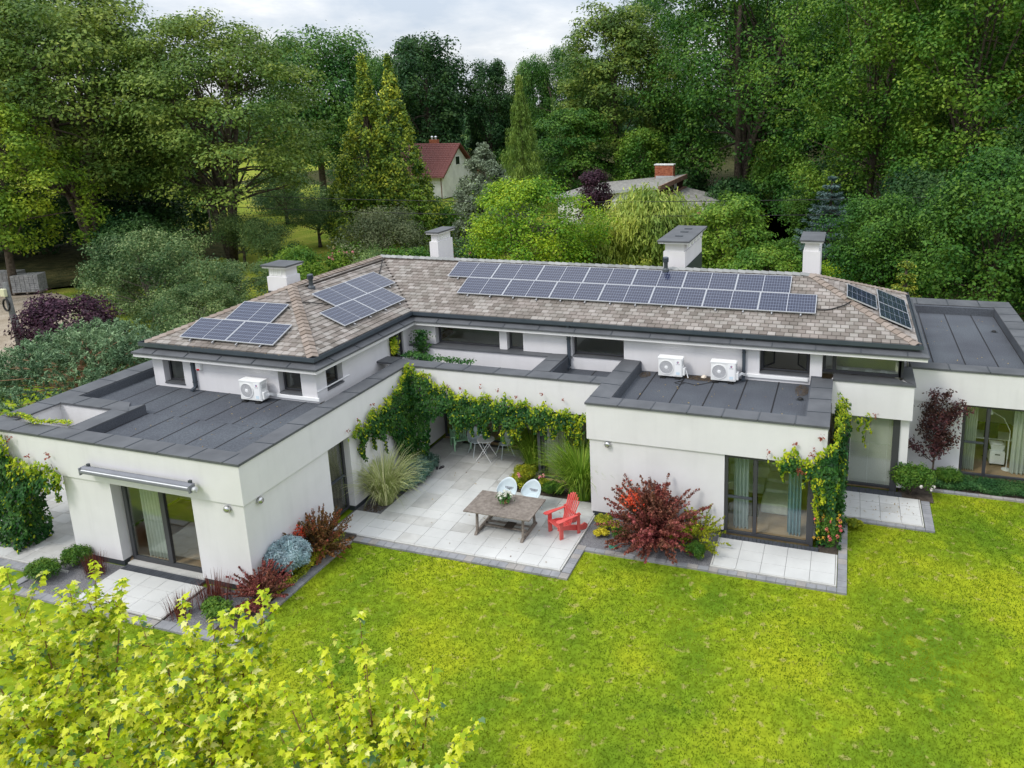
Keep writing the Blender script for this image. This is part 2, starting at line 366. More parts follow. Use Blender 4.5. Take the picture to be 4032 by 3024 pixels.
for i in range(10):
    for k in range(14):
        cx = TX0+TDX*(i+.5); cy = TY0+TDY*(k+.5)
        if cy > 20.42 and cx > -10.27: continue
        y1 = min(TY0+TDY*(k+1), 23.5 if cx < -10.3 else 20.42); x1 = cx+TDX/2
        if cy > 20.42: x1 = min(x1, -10.27)
        x0 = cx-TDX/2; y0 = TY0+TDY*k
        if y1-y0 < .1 or x1-x0 < .1: continue
        mm = tile_w if (rnd.random() < .12 or (cy > 20.6 and rnd.random() < .75)) else tile_m
        inst('tile', slab_mesh('tile', round(x1-x0, 3), round(y1-y0, 3), .04, mm), ((x0+x1)/2, (y0+y1)/2, -.012+rnd.uniform(-.001, .001)), T, rot=(rnd.uniform(-.002, .002), rnd.uniform(-.002, .002), 0))
paved(T, -14.0, -13.14, 16.86, 18.03, 2, 2, .03)
paved(T, -14.0, -13.14, 21.72, 23.5, 1, 4, .03, tile_w)
paved(T, -13.14, -6.8, 16.80, 16.856, 10, 1, .03, kerb_m, name='kerb_stone', h=.12)
paved(T, -6.836, -6.78, 16.86, 19.74, 1, 5, .03, kerb_m, name='kerb_stone', h=.12)
PB = base_sheet('patio', [(-3.05, .12, 18.17, 19.56)], -.01, joint)
paved(PB, -3.0, .12, 18.17, 19.56, 5, 3, .03)
paved(PB, -3.05, .17, 18.115, 18.167, 5, 1, .03, kerb_m, name='kerb_stone', h=.12)
paved(PB, .123, .17, 18.17, 19.56, 1, 3, .03, kerb_m, name='kerb_stone', h=.12); paved(PB, -3.05, -3.003, 18.17, 19.56, 1, 3, .03, kerb_m, name='kerb_stone', h=.12)
paved(PB, -3.0, -.33, 19.57, 19.79, 24, 1, .02, brickd, name='brick', h=.06)
PV = base_sheet('patio', [(.2, 2.46, 21.76, 23.3)], -.01, joint)
paved(PV, .2, 2.46, 21.76, 23.3, 4, 3, .03, tile_m, tile_w)
paved(PV, .2, 2.51, 21.71, 21.757, 4, 1, .03, kerb_m, name='kerb_stone', h=.12); paved(PV, 2.463, 2.51, 21.76, 23.3, 1, 3, .03, kerb_m, name='kerb_stone', h=.12)
paved(PV, .1, 2.0, 23.31, 23.66, 9, 1, .02, brickd, name='brick', h=.06)
PL = base_sheet('patio', [(-18.4, -15.5, 12.2, 13.6)], -.01, joint)
paved(PL, -18.4, -15.55, 12.25, 13.55, 5, 3, .03); paved(PL, -18.45, -15.5, 12.2, 12.247, 5, 1, .03, kerb_m, name='kerb_stone', h=.12); paved(PL, -15.547, -15.5, 12.25, 13.55, 1, 3, .03, kerb_m, name='kerb_stone', h=.12)
paved(PL, -18.4, -15.7, 13.56, 13.8, 26, 1, .02, brickd, name='brick', h=.06)
PC = base_sheet('terrace', [(-26, -20.25, 13.1, 19.5)], -.01, joint)
paved(PC, -26.0, -20.25, 13.1, 19.4, 9, 14, .03, tile_w, tile_m); paved(PC, -26, -19.7, 13.04, 13.097, 10, 1, .03, kerb_m, name='kerb_stone', h=.12)
EB = base_sheet('paver_edging', [(-13.1, -6.52, 16.56, 16.79)], -.06, joint)
def edge(x0, x1, y0, y1, n, m2=paver_b):
    if x1-x0 > y1-y0: paved(EB, x0, x1, y0, y1, n, 1, .0, paver_m, m2, name='paver', h=.08, j=.004)
    else: paved(EB, x0, x1, y0, y1, 1, n, .0, paver_m, m2, name='paver', h=.08, j=.004)
edge(-13.1, -6.52, 16.56, 16.79, 26); edge(-6.77, -6.52, 16.8, 18.15, 6); edge(-6.52, -3.06, 17.94, 18.11, 12); edge(-3.06, .18, 17.92, 18.1, 13); edge(.18, .42, 17.92, 21.5, 14)
edge(.42, 2.53, 21.56, 21.7, 8); edge(2.53, 2.78, 21.56, 23.3, 7); edge(2.9, 9.0, 24.08, 24.23, 18); edge(-13.38, -13.1, 12.25, 16.56, 17); edge(-15.48, -13.1, 11.97, 12.23, 10); edge(-18.5, -15.5, 11.94, 12.18, 12)
edge(-20.5, -18.55, 11.96, 12.2, 8); edge(-20.7, -20.45, 12.0, 12.8, 3); edge(-26, -20.4, 12.78, 13.03, 20)
# planting beds
def bed(name, x0, x1, y0, y1, m, z=-.03):
    b = B(); nx = max(2, int((x1-x0)/.25)); ny = max(2, int((y1-y0)/.25)); r = random.Random(int(x0*100))
    for j in range(ny+1):
        for i in range(nx+1): b.v.append((x0+(x1-x0)*i/nx, y0+(y1-y0)*j/ny, z+r.uniform(-.012, .012)))
    for j in range(ny):
        for i in range(nx): a = j*(nx+1)+i; b.f.append((a, a+1, a+nx+2, a+nx+1))
    return struct(name, b, m)
bed('gravel_bed', -6.775, -3.06, 18.1, 19.81, gravel_m); bed('soil_bed', -14.12, -13.99, 16.8, 23.6, gravel_m); bed('soil_bed', -10.26, -6.95, 20.43, 21.5, soil_m); bed('soil_bed', -10.26, -9.2, 21.5, 23.6, gravel_m)
bed('gravel_bed', -13.99, -13.15, 18.03, 21.7, gravel_m); bed('gravel_bed', -13.99, -13.1, 12.25, 16.855, soil_m); bed('gravel_bed', -15.48, -14, 12.24, 13.74, gravel_m)
bed('gravel_bed', -20.44, -18.46, 12.21, 13.74, gravel_m); bed('soil_bed', -.4, .17, 19.6, 21.5, soil_m); bed('soil_bed', 2.2, 9, 24.24, 25.32, soil_m); bed('soil_bed', 1.9, 2.9, 23.3, 24.2, soil_m)

# ============================================================ HOUSE
HZ = 0
H = thing('house', (-8, 22, 0), 'large white flat and hipped roof villa with solar panels, dark copings and terraces', 'house')
FB, PT, CT = 2.47, 3.555, 3.617
def wall(x0, x1, y0, y1, z0, z1, m=plaster, name='wall'): return obj(name, B().box(x0, x1, y0, y1, z0, z1), m, H)
def plinth(x0, x1, y0, y1): obj('plinth', B().box(x0, x1, y0, y1, -.1, .12), anthr, H)
# --- left wing ground floor
wall(-20.21, -18.5, 13.76, 14.06, .12, FB); wall(-15.72, -14.05, 13.76, 14.06, .12, FB)
wall(-14.35, -14.05, 14.06, 17.08, .12, FB); wall(-14.35, -14.05, 18.08, 23.9, .12, FB); wall(-20.21, -19.91, 14.06, 24, .12, FB)
wall(-23.1, -22.0, 13.78, 14.2, .12, FB)
plinth(-20.18, -18.5, 13.79, 14.0); plinth(-15.72, -14.08, 13.79, 14.0); plinth(-14.3, -14.08, 14.0, 17.08); plinth(-14.3, -14.08, 18.1, 21.6); plinth(-23.0, -22.1, 13.8, 14.1)
# fascia bands
wall(-23.2, -14.0, 13.72, 14.02, FB, PT, name='fascia_wall'); wall(-14.3, -14.0, 14.02, 21.4, FB, PT, name='fascia_wall')
wall(-23.2, -22.9, 14.02, 27, FB, PT, name='fascia_wall'); wall(-14.0, -7.0, 21.4, 21.72, FB, PT, name='fascia_wall')
wall(-14.3, -14.0, 21.4, 22.0, FB, PT, name='fascia_wall')
# roof opening over the side patio
wall(-22.9, -20.4, 15.72, 15.9, FB-.3, PT); wall(-22.9, -22.62, 14.4, 15.72, FB-.3, PT); wall(-20.4, -20.22, 14.3, 15.9, FB-.3, PT)
# --- bay
wall(-6.93, -2.95, 19.82, 20.1, .12, FB); wall(-6.93, -6.63, 20.1, 24, .12, FB); wall(-.62, -.4, 20.1, 23.6, .12, FB)
wall(-7.0, -.23, 19.77, 20.07, FB, PT, name='fascia_wall'); wall(-7.0, -6.7, 20.07, 23.8, FB, PT, name='fascia_wall'); wall(-.53, -.23, 20.07, 23.5, FB, PT, name='fascia_wall')
plinth(-6.9, -2.95, 19.85, 20.05)
# --- second volume, far right wing
wall(-.23, 2.15, 23.53, 23.8, FB, PT, name='fascia_wall'); wall(1.85, 2.15, 23.8, 25.3, FB, PT, name='fascia_wall')
wall(1.82, 2.1, 23.75, 25.33, .12, FB)
wall(2.1, 3.80, 25.36, 25.65, .12, FB); wall(2.15, 14, 25.31, 25.6, FB, PT, name='fascia_wall'); plinth(2.1, 3.8, 25.39, 25.6)
wall(8.2, 14, 25.36, 25.65, .12, FB); wall(6.2, 6.5, 25.6, 34.7, 0, PT); wall(2.2, 6.5, 34.4, 34.7, 0, PT)
# interior shells
wall(-19.9, -14.4, 17.0, 17.1, .1, FB, plaster_in, 'inner_wall'); wall(-6.6, -.65, 23.6, 23.7, .1, FB, plaster_in, 'inner_wall'); wall(-9.0, -7.0, 24.0, 24.1, .1, FB, plaster_in, 'inner_wall')
wall(2.2, 14, 30.0, 30.1, .1, FB, plaster_in, 'inner_wall'); wall(-.3, 1.8, 27.0, 27.1, .1, FB, plaster_in, 'inner_wall'); wall(-14.3, -9, 27, 27.1, .1, FB, plaster_in, 'inner_wall')
wall(2.12, 2.2, 25.65, 30, .1, FB, plaster_in, 'inner_wall'); wall(8.2, 8.3, 25.65, 30, .1, FB, plaster_in, 'inner_wall')
for r_ in ((-19.9, -14.36, 13.95, 17.0), (-6.6, -.5, 19.9, 23.6), (2.2, 8.2, 25.45, 30), (-.3, 1.8, 23.85, 27), (-9.1, -7.0, 21.5, 24)):
    fl = obj('floor', B().box(r_[0], r_[1], r_[2], r_[3], -.05, .05), wood_floor, H)
obj('floor', B().box(-14, -9, 23.6, 27, -.05, .03), wood_floor, H)
# flat roofs : slab with felt strips as pieces
def flat(x0, x1, y0, y1, z, ax, step, ph=0, hz=.3):
    f = obj('flat_roof', B().box(x0, x1, y0, y1, z-hz, z-.012), plaster_in, H)
    a, b_ = (x0, x1) if ax == 'x' else (y0, y1); p = a; k = 0
    q = a+step*(ph if ph else 1)
    while p < b_-.02:
        q = min(q, b_); bb = B()
        if ax == 'x': bb.box(p+.004, q-.012, y0, y1, -.012+z, z+rnd.uniform(0, .003))
        else: bb.box(x0, x1, p+.004, q-.012, -.012+z, z+rnd.uniform(0, .003))
        s = obj('felt_strip', bb, bitumen, f); p = q; q = p+step
        if ax == 'x': obj('felt_seam', B().box(p-.03, p+.012, y0, y1, z+.0032, z+.0062), seam_m, f)
        else: obj('felt_seam', B().box(x0, x1, p-.03, p+.012, z+.0032, z+.0062), seam_m, f)
    return f
flat(-22.5, -14.62, 16.3, 18.3, 3.3, 'x', .98); flat(-19.8, -14.62, 14.33, 16.29, 3.3, 'x', .98, .05); flat(-22.5, -21.66, 18.31, 27, 3.3, 'y', 1.0)
flat(-6.38, -.86, 20.38, 23.8, 3.25, 'x', 1.0, .55); flat(-9.0, -7.02, 22.0, 23.8, 3.1, 'x', 1.0)
flat(2.2, 5.85, 25.95, 33.6, 3.25, 'x', 1.0, .8); flat(-14.6, -9.62, 22.0, 23.5, 2.75, 'x', 1.0, 0, .25)
obj('flat_roof', B().box(-14.3, -7, 21.7, 27, 2.47, 2.49), plaster_in, H)
obj('ceiling', B().box(-.25, 2.1, 23.8, 27, 2.5, 2.6), plaster_in, H); obj('ceiling', B().box(5.8, 14, 25.6, 30, 2.5, 2.9), plaster_in, H)
# parapet upstands (felt faced)
def ups(x0, x1, y0, y1, z0): obj('parapet_upstand', B().box(x0, x1, y0, y1, z0, PT), bitumen, H)
ups(-22.88, -22.5, 16.3, 27, 3.25); ups(-22.9, -19.82, 15.9, 16.28, 3.25); ups(-20.2, -19.82, 14.3, 15.9, 3.25); ups(-19.82, -14.3, 14.02, 14.33, 3.25); ups(-14.62, -14.3, 14.33, 22, 3.25)
ups(-6.7, -6.38, 20.07, 23.8, 3.2); ups(-6.38, -.86, 20.07, 20.38, 3.2); ups(-.86, -.53, 20.07, 23.8, 3.2)
ups(-9.6, -7, 21.72, 21.98, 3.0); ups(-9.04, -8.98, 22.0, 23.8, 3.0)
ups(2.15, 6.2, 25.6, 25.95, 3.2); ups(5.85, 6.2, 25.95, 34, 3.2); ups(2.15, 6.2, 33.62, 34.4, 3.2)
wall(-9.6, -9.05, 21.72, 23.8, 2.7, PT); wall(-14.6, -14.2, 21.9, 23.8, 2.7, 2.9)
# copings: mitred, segmented
def coping(p0, p1, w, inx, iny, m0=0, m1=0, step=1.05, first=None, z=CT):
    """p0->p1 outer edge; (inx,iny) direction to the inner side; m0/m1: +1 mitre shortens inner edge, -1 lengthens, 0 square"""
    p0 = Vector(p0); p1 = Vector(p1); d = (p1-p0); Ln = d.length; d.normalize(); n = Vector((inx, iny)); t = 0
    cuts = [0]; q = first or step
    while q < Ln-.35: cuts.append(q); q += step*rnd.choice((1, 1, 1, .93, 1.05))
    cuts.append(Ln)
    for i in range(len(cuts)-1):
        a, b_ = cuts[i]+(.005 if i else 0), cuts[i+1]-(.005 if i < len(cuts)-2 else 0)
        ai = a+(m0*w if i == 0 else 0); bi = b_-(m1*w if i == len(cuts)-2 else 0)
        o0, o1 = p0+d*a, p0+d*b_; i0, i1 = p0+d*ai+n*w, p0+d*bi+n*w
        z0, z1 = z-.065, z; zi = z-.02; bb = B()
        bb.hull8([(o0.x, o0.y, z0), (o1.x, o1.y, z0), (i0.x, i0.y, z0), (i1.x, i1.y, z0), (o0.x, o0.y, z1), (o1.x, o1.y, z1), (i0.x, i0.y, zi), (i1.x, i1.y, zi)])
        cp = obj('coping_panel', bb, coping_m, H)
        if i: # standing seam at the joint
            s0, s1 = p0+d*(cuts[i]-.014), p0+d*(cuts[i]+.014); e0, e1 = s0+n*(w-.01), s1+n*(w-.01)
            bb = B(); bb.hull8([(s0.x, s0.y, z), (s1.x, s1.y, z), (e0.x, e0.y, zi), (e1.x, e1.y, zi), (s0.x, s0.y, z+.011), (s1.x, s1.y, z+.011), (e0.x, e0.y, zi+.011), (e1.x, e1.y, zi+.011)])
            obj('seam', bb, anthr, cp)
w = .61
coping((-23.24, 13.69), (-13.97, 13.69), w, 0, 1, 1, 1, first=1.4); coping((-13.97, 13.69), (-13.97, 21.37), w, -1, 0, 1, -1, step=1.25)
coping((-23.24, 27), (-23.24, 13.69), w+.1, 1, 0, 0, 1)
coping((-20.42, 14.3), (-20.42, 15.68), .6, 1, 0, 0, -.98, z=CT-.001); coping((-19.82, 15.68), (-22.54, 15.68), .6, 0, 1, 1, 0, z=CT-.002)
coping((-13.97, 21.37), (-7.0, 21.37), w, 0, 1, -1, 0, step=1.1); coping((-15.2, 21.45), (-14.6, 21.45), .65, 0, 1, 0, 0, z=CT+.004)
coping((-9.02, 21.99), (-9.02, 23.79), .62, -1, 0, 0, 0, z=CT+.003)
coping((-7.03, 19.73), (-.19, 19.73), .63, 0, 1, 1, 1, step=.98, first=1.0); coping((-7.03, 23.78), (-7.03, 19.73), .63, 1, 0, 0, 1, step=1.2); coping((-.19, 19.73), (-.19, 23.5), .63, -1, 0, 1, 0, step=1.0)
coping((-.2, 23.5), (2.19, 23.5), .6, 0, 1, 0, 1, z=CT+.004, step=3); coping((2.19, 23.5), (2.19, 25.27), .33, -1, 0, 1.8, 0, z=CT+.003, step=3)
coping((2.16, 25.28), (6.55, 25.28), .67, 0, 1, 0, 1, step=1.15); coping((6.55, 25.28), (6.55, 34.75), .7, -1, 0, 1, 1, step=1.1); coping((6.55, 34.75), (2.3, 34.75), .95, 0, -1, .7, 0, step=1.2)
# --- upper storey
ZW = 4.37
wall(-21.65, -21.22, 18.3, 18.6, 3.28, ZW); wall(-20.38, -16.6, 18.3, 18.6, 3.28, ZW); wall(-15.76, -15.2, 18.3, 18.6, 3.28, ZW)
wall(-21.22, -20.38, 18.3, 18.6, 3.28, 3.42); wall(-16.6, -15.76, 18.3, 18.6, 3.28, 3.5)
wall(-15.5, -15.2, 18.6, 18.79, 3.0, ZW); wall(-15.5, -15.2, 18.79, 19.6, 3.0, 3.53); wall(-15.5, -15.2, 19.6, 22.3, 3.0, ZW); wall(-15.5, -15.2, 22.3, 23.2, 2.7, 3.2); wall(-15.5, -15.2, 23.2, 23.8, 2.7, ZW)
wall(-21.65, -21.35, 18.6, 30, 3.28, ZW)
# main front at y=23.8
for x0, x1, z0, z1 in ((-15.2, -14.21, 3.6, ZW), (-11.63, -11.34, 3.6, ZW), (-10.71, -8.86, 3.6, ZW), (-14.21, -9.6, 2.75, 3.59), (-9.05, -8.86, 3.0, 3.6), (-8.86, -7.0, 3.0, 3.55), (-7.0, -2.47, 3.2, ZW), (-2.47, -.91, 3.2, 3.5), (-.91, -.54, 3.2, ZW)):
    wall(x0, x1, 23.8, 24.1, z0, z1)
wall(-15.2, -14.21, 23.5, 23.8, 2.75, 3.55); wall(-14.21, -9.66, 23.5, 23.8, 2.75, 3.55, name='ledge_wall')
obj('ledge_coping', B().box(-15.15, -9.63, 23.46, 24.08, 3.555, 3.605), coping_m, H); obj('ledge_coping', B().box(-9.0, -8.86, 23.72, 23.79, 3.5, 3.555), coping_m, H)
wall(1.8, 2.1, 26.2, 30.5, 3.28, ZW); wall(-21.6, 2.1, 30.2, 30.5, 3.2, ZW)
obj('inner_wall', B().box(-15.1, -.6, 27, 27.1, 2.6, ZW), plaster_in, H); obj('floor', B().box(-15, 1.8, 24.1, 27, 2.5, 2.62), wood_floor, H)
obj('inner_wall', B().box(-21.3, -15.5, 21, 21.1, 3.2, ZW), plaster_in, H); obj('inner_wall', B().box(-18, -17.9, 21.1, 27, 3.2, ZW), plaster_in, H); obj('inner_wall', B().box(-.6, 1.8, 26.8, 26.9, 2.6, ZW), plaster_in, H); obj('floor', B().box(-21.3, -15.3, 18.6, 30.2, 3.0, 3.2), wood_floor, H); obj('inner_wall', B().box(-17.9, -15.1, 27, 27.1, 2.6, ZW), plaster_in, H); obj('floor', B().box(-15.3, 1.8, 27, 30.2, 2.5, 2.62), wood_floor, H); obj('floor', B().box(-15.3, -15.0, 23.3, 27, 2.5, 2.62), wood_floor, H); obj('inner_wall', B().box(-15.6, -15.5, 23.8, 27.0, 2.6, ZW), plaster_in, H)

# windows
class Fr:
    def __init__(s, o, u, n): s.o = Vector(o); s.u = Vector(u); s.n = Vector(n)
    def box(s, b, a0, a1, n0, n1, z0, z1):
        P = []
        for z in (z0, z1):
            for nn_ in (n0, n1):
                for a in (a0, a1): v = s.o+s.u*a+s.n*nn_; P.append((v.x, v.y, s.o.z+z))
        b.hull8(P); return b
def window(fr, w, h, name='window', reveal=.2, fw=.06, mull=(), rails=(), sill=True, sillw=.32, parent=None, leaf=None, blind=False):
    """frame ring recessed by `reveal` behind the wall face; panes and sill are sub-parts"""
    b = B(); r0, r1 = -reveal-.07, -reveal
    fr.box(b, 0, fw, r0, r1, 0, h); fr.box(b, w-fw, w, r0, r1, 0, h); fr.box(b, fw, w-fw, r0, r1, 0, fw); fr.box(b, fw, w-fw, r0, r1, h-fw, h)
    o = obj(name, b, frame_m, H, bevel=.006)
    xs = [0]+[m_*w for m_ in mull]+[w]
    for m_ in mull: obj('mullion', fr.box(B(), m_*w-fw*.6, m_*w+fw*.6, r0-.01, r1+.012, fw, h-fw), frame_m, o)
    for i in range(len(xs)-1):
        a0, a1 = xs[i]+fw*.9, xs[i+1]-fw*.9
        obj('pane', fr.box(B(), a0, a1, r0+.025, r0+.04, fw*.9, h-fw*.9), glass_m, o)
        if i in rails:
            obj('rail', fr.box(B(), a0, a1, r0, r1+.01, h*.46, h*.46+.05), anthr, o)
    if sill: obj('sill', fr.box(B(), -.01, w+.01, r1, .035, -.05, -.004), coping_m, o, bevel=.008)
    return o
X = (1, 0, 0); FY = (0, -1, 0)
window(Fr((-21.2, 18.3, 3.47), X, FY), .82, .9, sill=True); window(Fr((-16.58, 18.3, 3.56), X, FY), .81, .81)
window(Fr((-15.2, 18.8, 3.585), (0, 1, 0), (1, 0, 0)), .8, .785)
window(Fr((-15.2, 22.32, 3.25), (0, 1, 0), (1, 0, 0)), .86, 1.12, reveal=.05, sill=False)
window(Fr((-14.19, 23.8, 3.612), X, FY), 2.54, .757, sill=False); window(Fr((-11.32, 23.8, 3.612), X, FY), .6, .757, sill=False)
window(Fr((-8.84, 23.8, 3.61), X, FY), 1.83, .76)
for a, b_ in ((-8.86, -7.0),): pass
# open casement window above the bay roof
ow = window(Fr((-2.45, 23.8, 3.56), X, FY), 1.52, .81, fw=.07)
for ch in list(ow.children):
    if ch.name.startswith('pane'): bpy.data.objects.remove(ch)
for s in (0, 1):
    fr = Fr((-2.38, 24.05, 3.62) if not s else (-1.0, 24.05, 3.62), (.45 if not s else -.45, .75, 0), (.75, -.45, 0))
    b = B(); fr.box(b, 0, .04, -.02, .02, 0, .68); fr.box(b, .66, .7, -.02, .02, 0, .68); fr.box(b, .04, .66, -.02, .02, 0, .04); fr.box(b, .04, .66, -.02, .02, .64, .68)
    obj('casement', b, frame_m, ow); obj('pane', fr.box(B(), .04, .66, -.004, .004, .04, .64), glass_m, ow)
# corner window above second volume
cw = window(Fr((-.53, 24.1, 3.62), X, FY), 2.32, .75, reveal=0, fw=.09, mull=(.15,), sill=False)
obj('corner_post', B().box(1.72, 1.86, 24.1, 24.24, 3.618, 4.37), frame_m, cw)
cw2 = window(Fr((1.86, 24.24, 3.62), (0, 1, 0), (1, 0, 0)), 1.96, .75, reveal=0, fw=.07, sill=False)
# ground floor glazing
window(Fr((-18.4, 13.76, .06), X, FY), 2.68, FB-.06, name='sliding_door', reveal=.22, fw=.13, mull=(.52,), sill=False)
obj('threshold', B().box(-18.4, -15.72, 13.8, 13.98, .0, .06), kerb_m, H)
window(Fr((-2.93, 19.82, .05), X, FY), 2.33, FB-.05, name='sliding_door', reveal=.0, fw=.085, mull=(.36,), rails=(0,), sill=False)
obj('corner_post', B().box(-.6, -.5, 19.82, 20.05, 0, FB), frame_m, H)
window(Fr((-.28, 23.74, .05), X, FY), 2.07, FB-.05, name='glazed_door', reveal=.0, fw=.085, mull=(.3,), rails=(0,), sill=False)
obj('corner_post', B().box(1.64, 1.84, 23.7, 23.85, 0, FB), frame_m, H)
window(Fr((3.82, 25.36, .05), X, FY), 4.38, FB-.05, name='sliding_door', reveal=.02, fw=.08, mull=(.165,), rails=(0,), sill=False)
window(Fr((-14.05, 17.1, .05), (0, 1, 0), (1, 0, 0)), .96, FB-.05, name='side_door', reveal=.2, fw=.08, rails=(0,), sill=False)
# screen behind the side door
gw = window(Fr((-9.2, 21.5, .05), X, FY), 2.25, FB-.05, name='glass_wall', reveal=0, fw=.08, sill=False)
obj('corner_post', B().box(-9.3, -9.2, 21.42, 21.58, 0, FB), frame_m, H)
window(Fr((-9.22, 21.6, .05), (0, 1, 0), (-1, 0, 0)), 2.0, FB-.05, name='glass_wall', reveal=0, fw=.08, mull=(.5,), sill=False)
window(Fr((-14.0, 23.62, .05), X, FY), 4.75, FB-.05, name='glass_wall', reveal=0, fw=.08, mull=(.33, .66), sill=False)

# --- overhanging slab, gutter and hipped roof over an L plan
def Lp(d): return [(-22.1+d, 17.93+d), (-14.85-d, 17.93+d), (-14.85-d, 23.46+d), (2.5-d, 23.46+d), (2.5-d, 30.71-d), (-22.1+d, 30.71-d)]
def ring(prof, closed=True):
    b = B(); n = len(prof)
    for d_, z in prof: b.v += [(x, y, z) for x, y in Lp(d_)]
    for k in range(n if closed else n-1):
        k2 = (k+1) % n
        for j in range(6): a = k*6; c = k2*6; b.f.append((a+j, a+(j+1) % 6, c+(j+1) % 6, c+j))
    return b
obj('eaves_slab', ring([(.04, 4.37), (.04, 4.50), (.9, 4.50), (.9, 4.37)]), plaster, H)
obj('ceiling', B().prism([(p[0], p[1]) for p in Lp(.5)], 4.45, 4.48), plaster_in, H)
es = obj('eaves_flashing', ring([(0, 4.475), (0, 4.535), (.2, 4.60), (.42, 4.66), (.42, 4.62), (.03, 4.475)]), coping_m, H)
obj('gutter', ring([(.30, 4.70), (.17, 4.70), (.17, 4.83), (.185, 4.83), (.185, 4.715), (.30, 4.715)]), gutter_m, H)
obj('fascia_board', ring([(.30, 4.62), (.30, 4.80), (.33, 4.80), (.33, 4.62)]), gutter_m, H)
for seg in (((-22.1, 17.93), (-14.85, 17.93), (0, 1)), ((-14.85, 17.93), (-14.85, 23.46), (-1, 0)), ((-14.85, 23.46), (2.5, 23.46), (0, 1))):
    p0 = Vector(seg[0]); p1 = Vector(seg[1]); n = Vector(seg[2]); d = (p1-p0).normalized(); q = .9
    while q < (p1-p0).length-.3:
        a = p0+d*q; c = a+n*.2; e_ = d*.012
        bb = B().hull8([(a.x-e_.x, a.y-e_.y, 4.536), (a.x+e_.x, a.y+e_.y, 4.536), (c.x-e_.x, c.y-e_.y, 4.60), (c.x+e_.x, c.y+e_.y, 4.60), (a.x-e_.x, a.y-e_.y, 4.552), (a.x+e_.x, a.y+e_.y, 4.552), (c.x-e_.x, c.y-e_.y, 4.618), (c.x+e_.x, c.y+e_.y, 4.618)])
        obj('seam', bb, anthr, es); q += 1.32
SL = .394; E0 = .30; ZE = 4.80; WD = 3.625
def rz_(d_): return ZE+SL*(d_-E0)
# slopes: start point, eave direction, inward normal, length, start/end hip(+1) valley(-1)
SLOPES = [((-22.1, 17.93), (1, 0), (0, 1), 7.25, 1, 1), ((-14.85, 17.93), (0, 1), (-1, 0), 5.53, 1, -1), ((-14.85, 23.46), (1, 0), (0, 1), 17.35, -1, 1),
          ((2.5, 23.46), (0, 1), (-1, 0), 7.25, 1, 1), ((2.5, 30.71), (-1, 0), (0, -1), 24.6, 1, 1), ((-22.1, 30.71), (0, -1), (1, 0), 12.78, 1, 1)]
RF = obj('roof', ring([(E0-.02, ZE-.03), (WD, rz_(WD)-.025)], False), under_m, H)
def shingles(k, s):
    (px, py), (dx, dy), (nx, ny), Ln, a0, a1 = s; b = B(); r = random.Random(50+k); e_ = .182; d_ = E0; row = 0
    while d_ < WD-.03:
        d2 = min(d_+e_*1.0, WD); lo = a0*(d_+e_*.5); hi = Ln-a1*(d_+e_*.5); off = (row % 2)*.13+r.uniform(-.015, .015); x = lo-((lo-off) % .262)
        while x < hi:
            xa, xb = max(x+.008, lo), min(x+.262-.008, hi)
            if xb-xa > .03:
                P = []; dd = d_+r.uniform(-.004, .004); t0 = .026+r.uniform(0, .008)
                for top in (0, 1):
                    for q, zz in ((dd, rz_(dd)+(t0 if top else -.004)), (d2+.01, rz_(d2+.01)+(.004 if top else -.01))):
                        for xx in (xa, xb): P.append((px+dx*xx+nx*q, py+dy*xx+ny*q, zz))
                b.hull8(P)
            x += .262
        d_ += e_; row += 1
    return b
for k, s in enumerate(SLOPES): obj('shingles', shingles(k, s), shingle_m, RF, kind='stuff')
def caps(p, q, m, step=.23, wd=.17, drop=None):
    b = B(); p = Vector(p); q = Vector(q); d = q-p; n = int(d.length/step); d.normalize(); sd = Vector((d.y, -d.x, 0)).normalized(); r = random.Random(int(abs(p.x*7)))
    drop = drop if drop is not None else SL*wd*.72
    for i in range(n):
        a = p+d*(i*step-.01); c = p+d*((i+1)*step+.03); w1 = wd*r.uniform(.95, 1.05)
        za = .045; zc = .012
        P = []
        for pt, hh in ((a, za), (c, zc)):
            P += [pt+sd*w1+Vector((0, 0, hh-drop)), pt+Vector((0, 0, hh+.012)), pt-sd*w1+Vector((0, 0, hh-drop))]
        Q = [v-Vector((0, 0, .018)) for v in P]
        i0 = len(b.v); b.v += [tuple(v) for v in P+Q]
        for f in ((0, 1, 4, 3), (1, 2, 5, 4), (6, 9, 10, 7), (7, 10, 11, 8), (0, 6, 7, 1), (1, 7, 8, 2), (0, 3, 9, 6), (2, 8, 11, 5)): b.f.append(tuple(i0+t for t in f))
    obj('ridge_caps', b, m, RF, kind='stuff')
def cnr(i, d_): x, y = Lp(d_)[i]; return (x, y, rz_(d_)+.01)
P3 = (-18.475, 21.555, rz_(WD)+.02); P1 = (-18.475, 27.085, rz_(WD)+.02); P2 = (-1.125, 27.085, rz_(WD)+.02)
for i, t in ((0, P3), (1, P3), (3, P2), (4, P2), (5, P1)): caps(cnr(i, E0+.02), t, ridge_m)
caps(P3, P1, ridge_m, drop=.055); caps(P1, P2, ridge_g, step=.27, drop=.055)
bb = B(); bb.hull8([(-18.4, 26.86, 6.03), (-2.0, 26.86, 6.03), (-18.4, 26.93, 6.06), (-2.0, 26.93, 6.06), (-18.4, 26.86, 6.07), (-2.0, 26.86, 6.07), (-18.4, 26.93, 6.1), (-2.0, 26.93, 6.1)])
obj('ridge_flashing', bb, under_m, RF)
obj('ridge_flashing', B().box(-18.22, -18.15, 21.9, 27, 6.0, 6.05), under_m, RF)
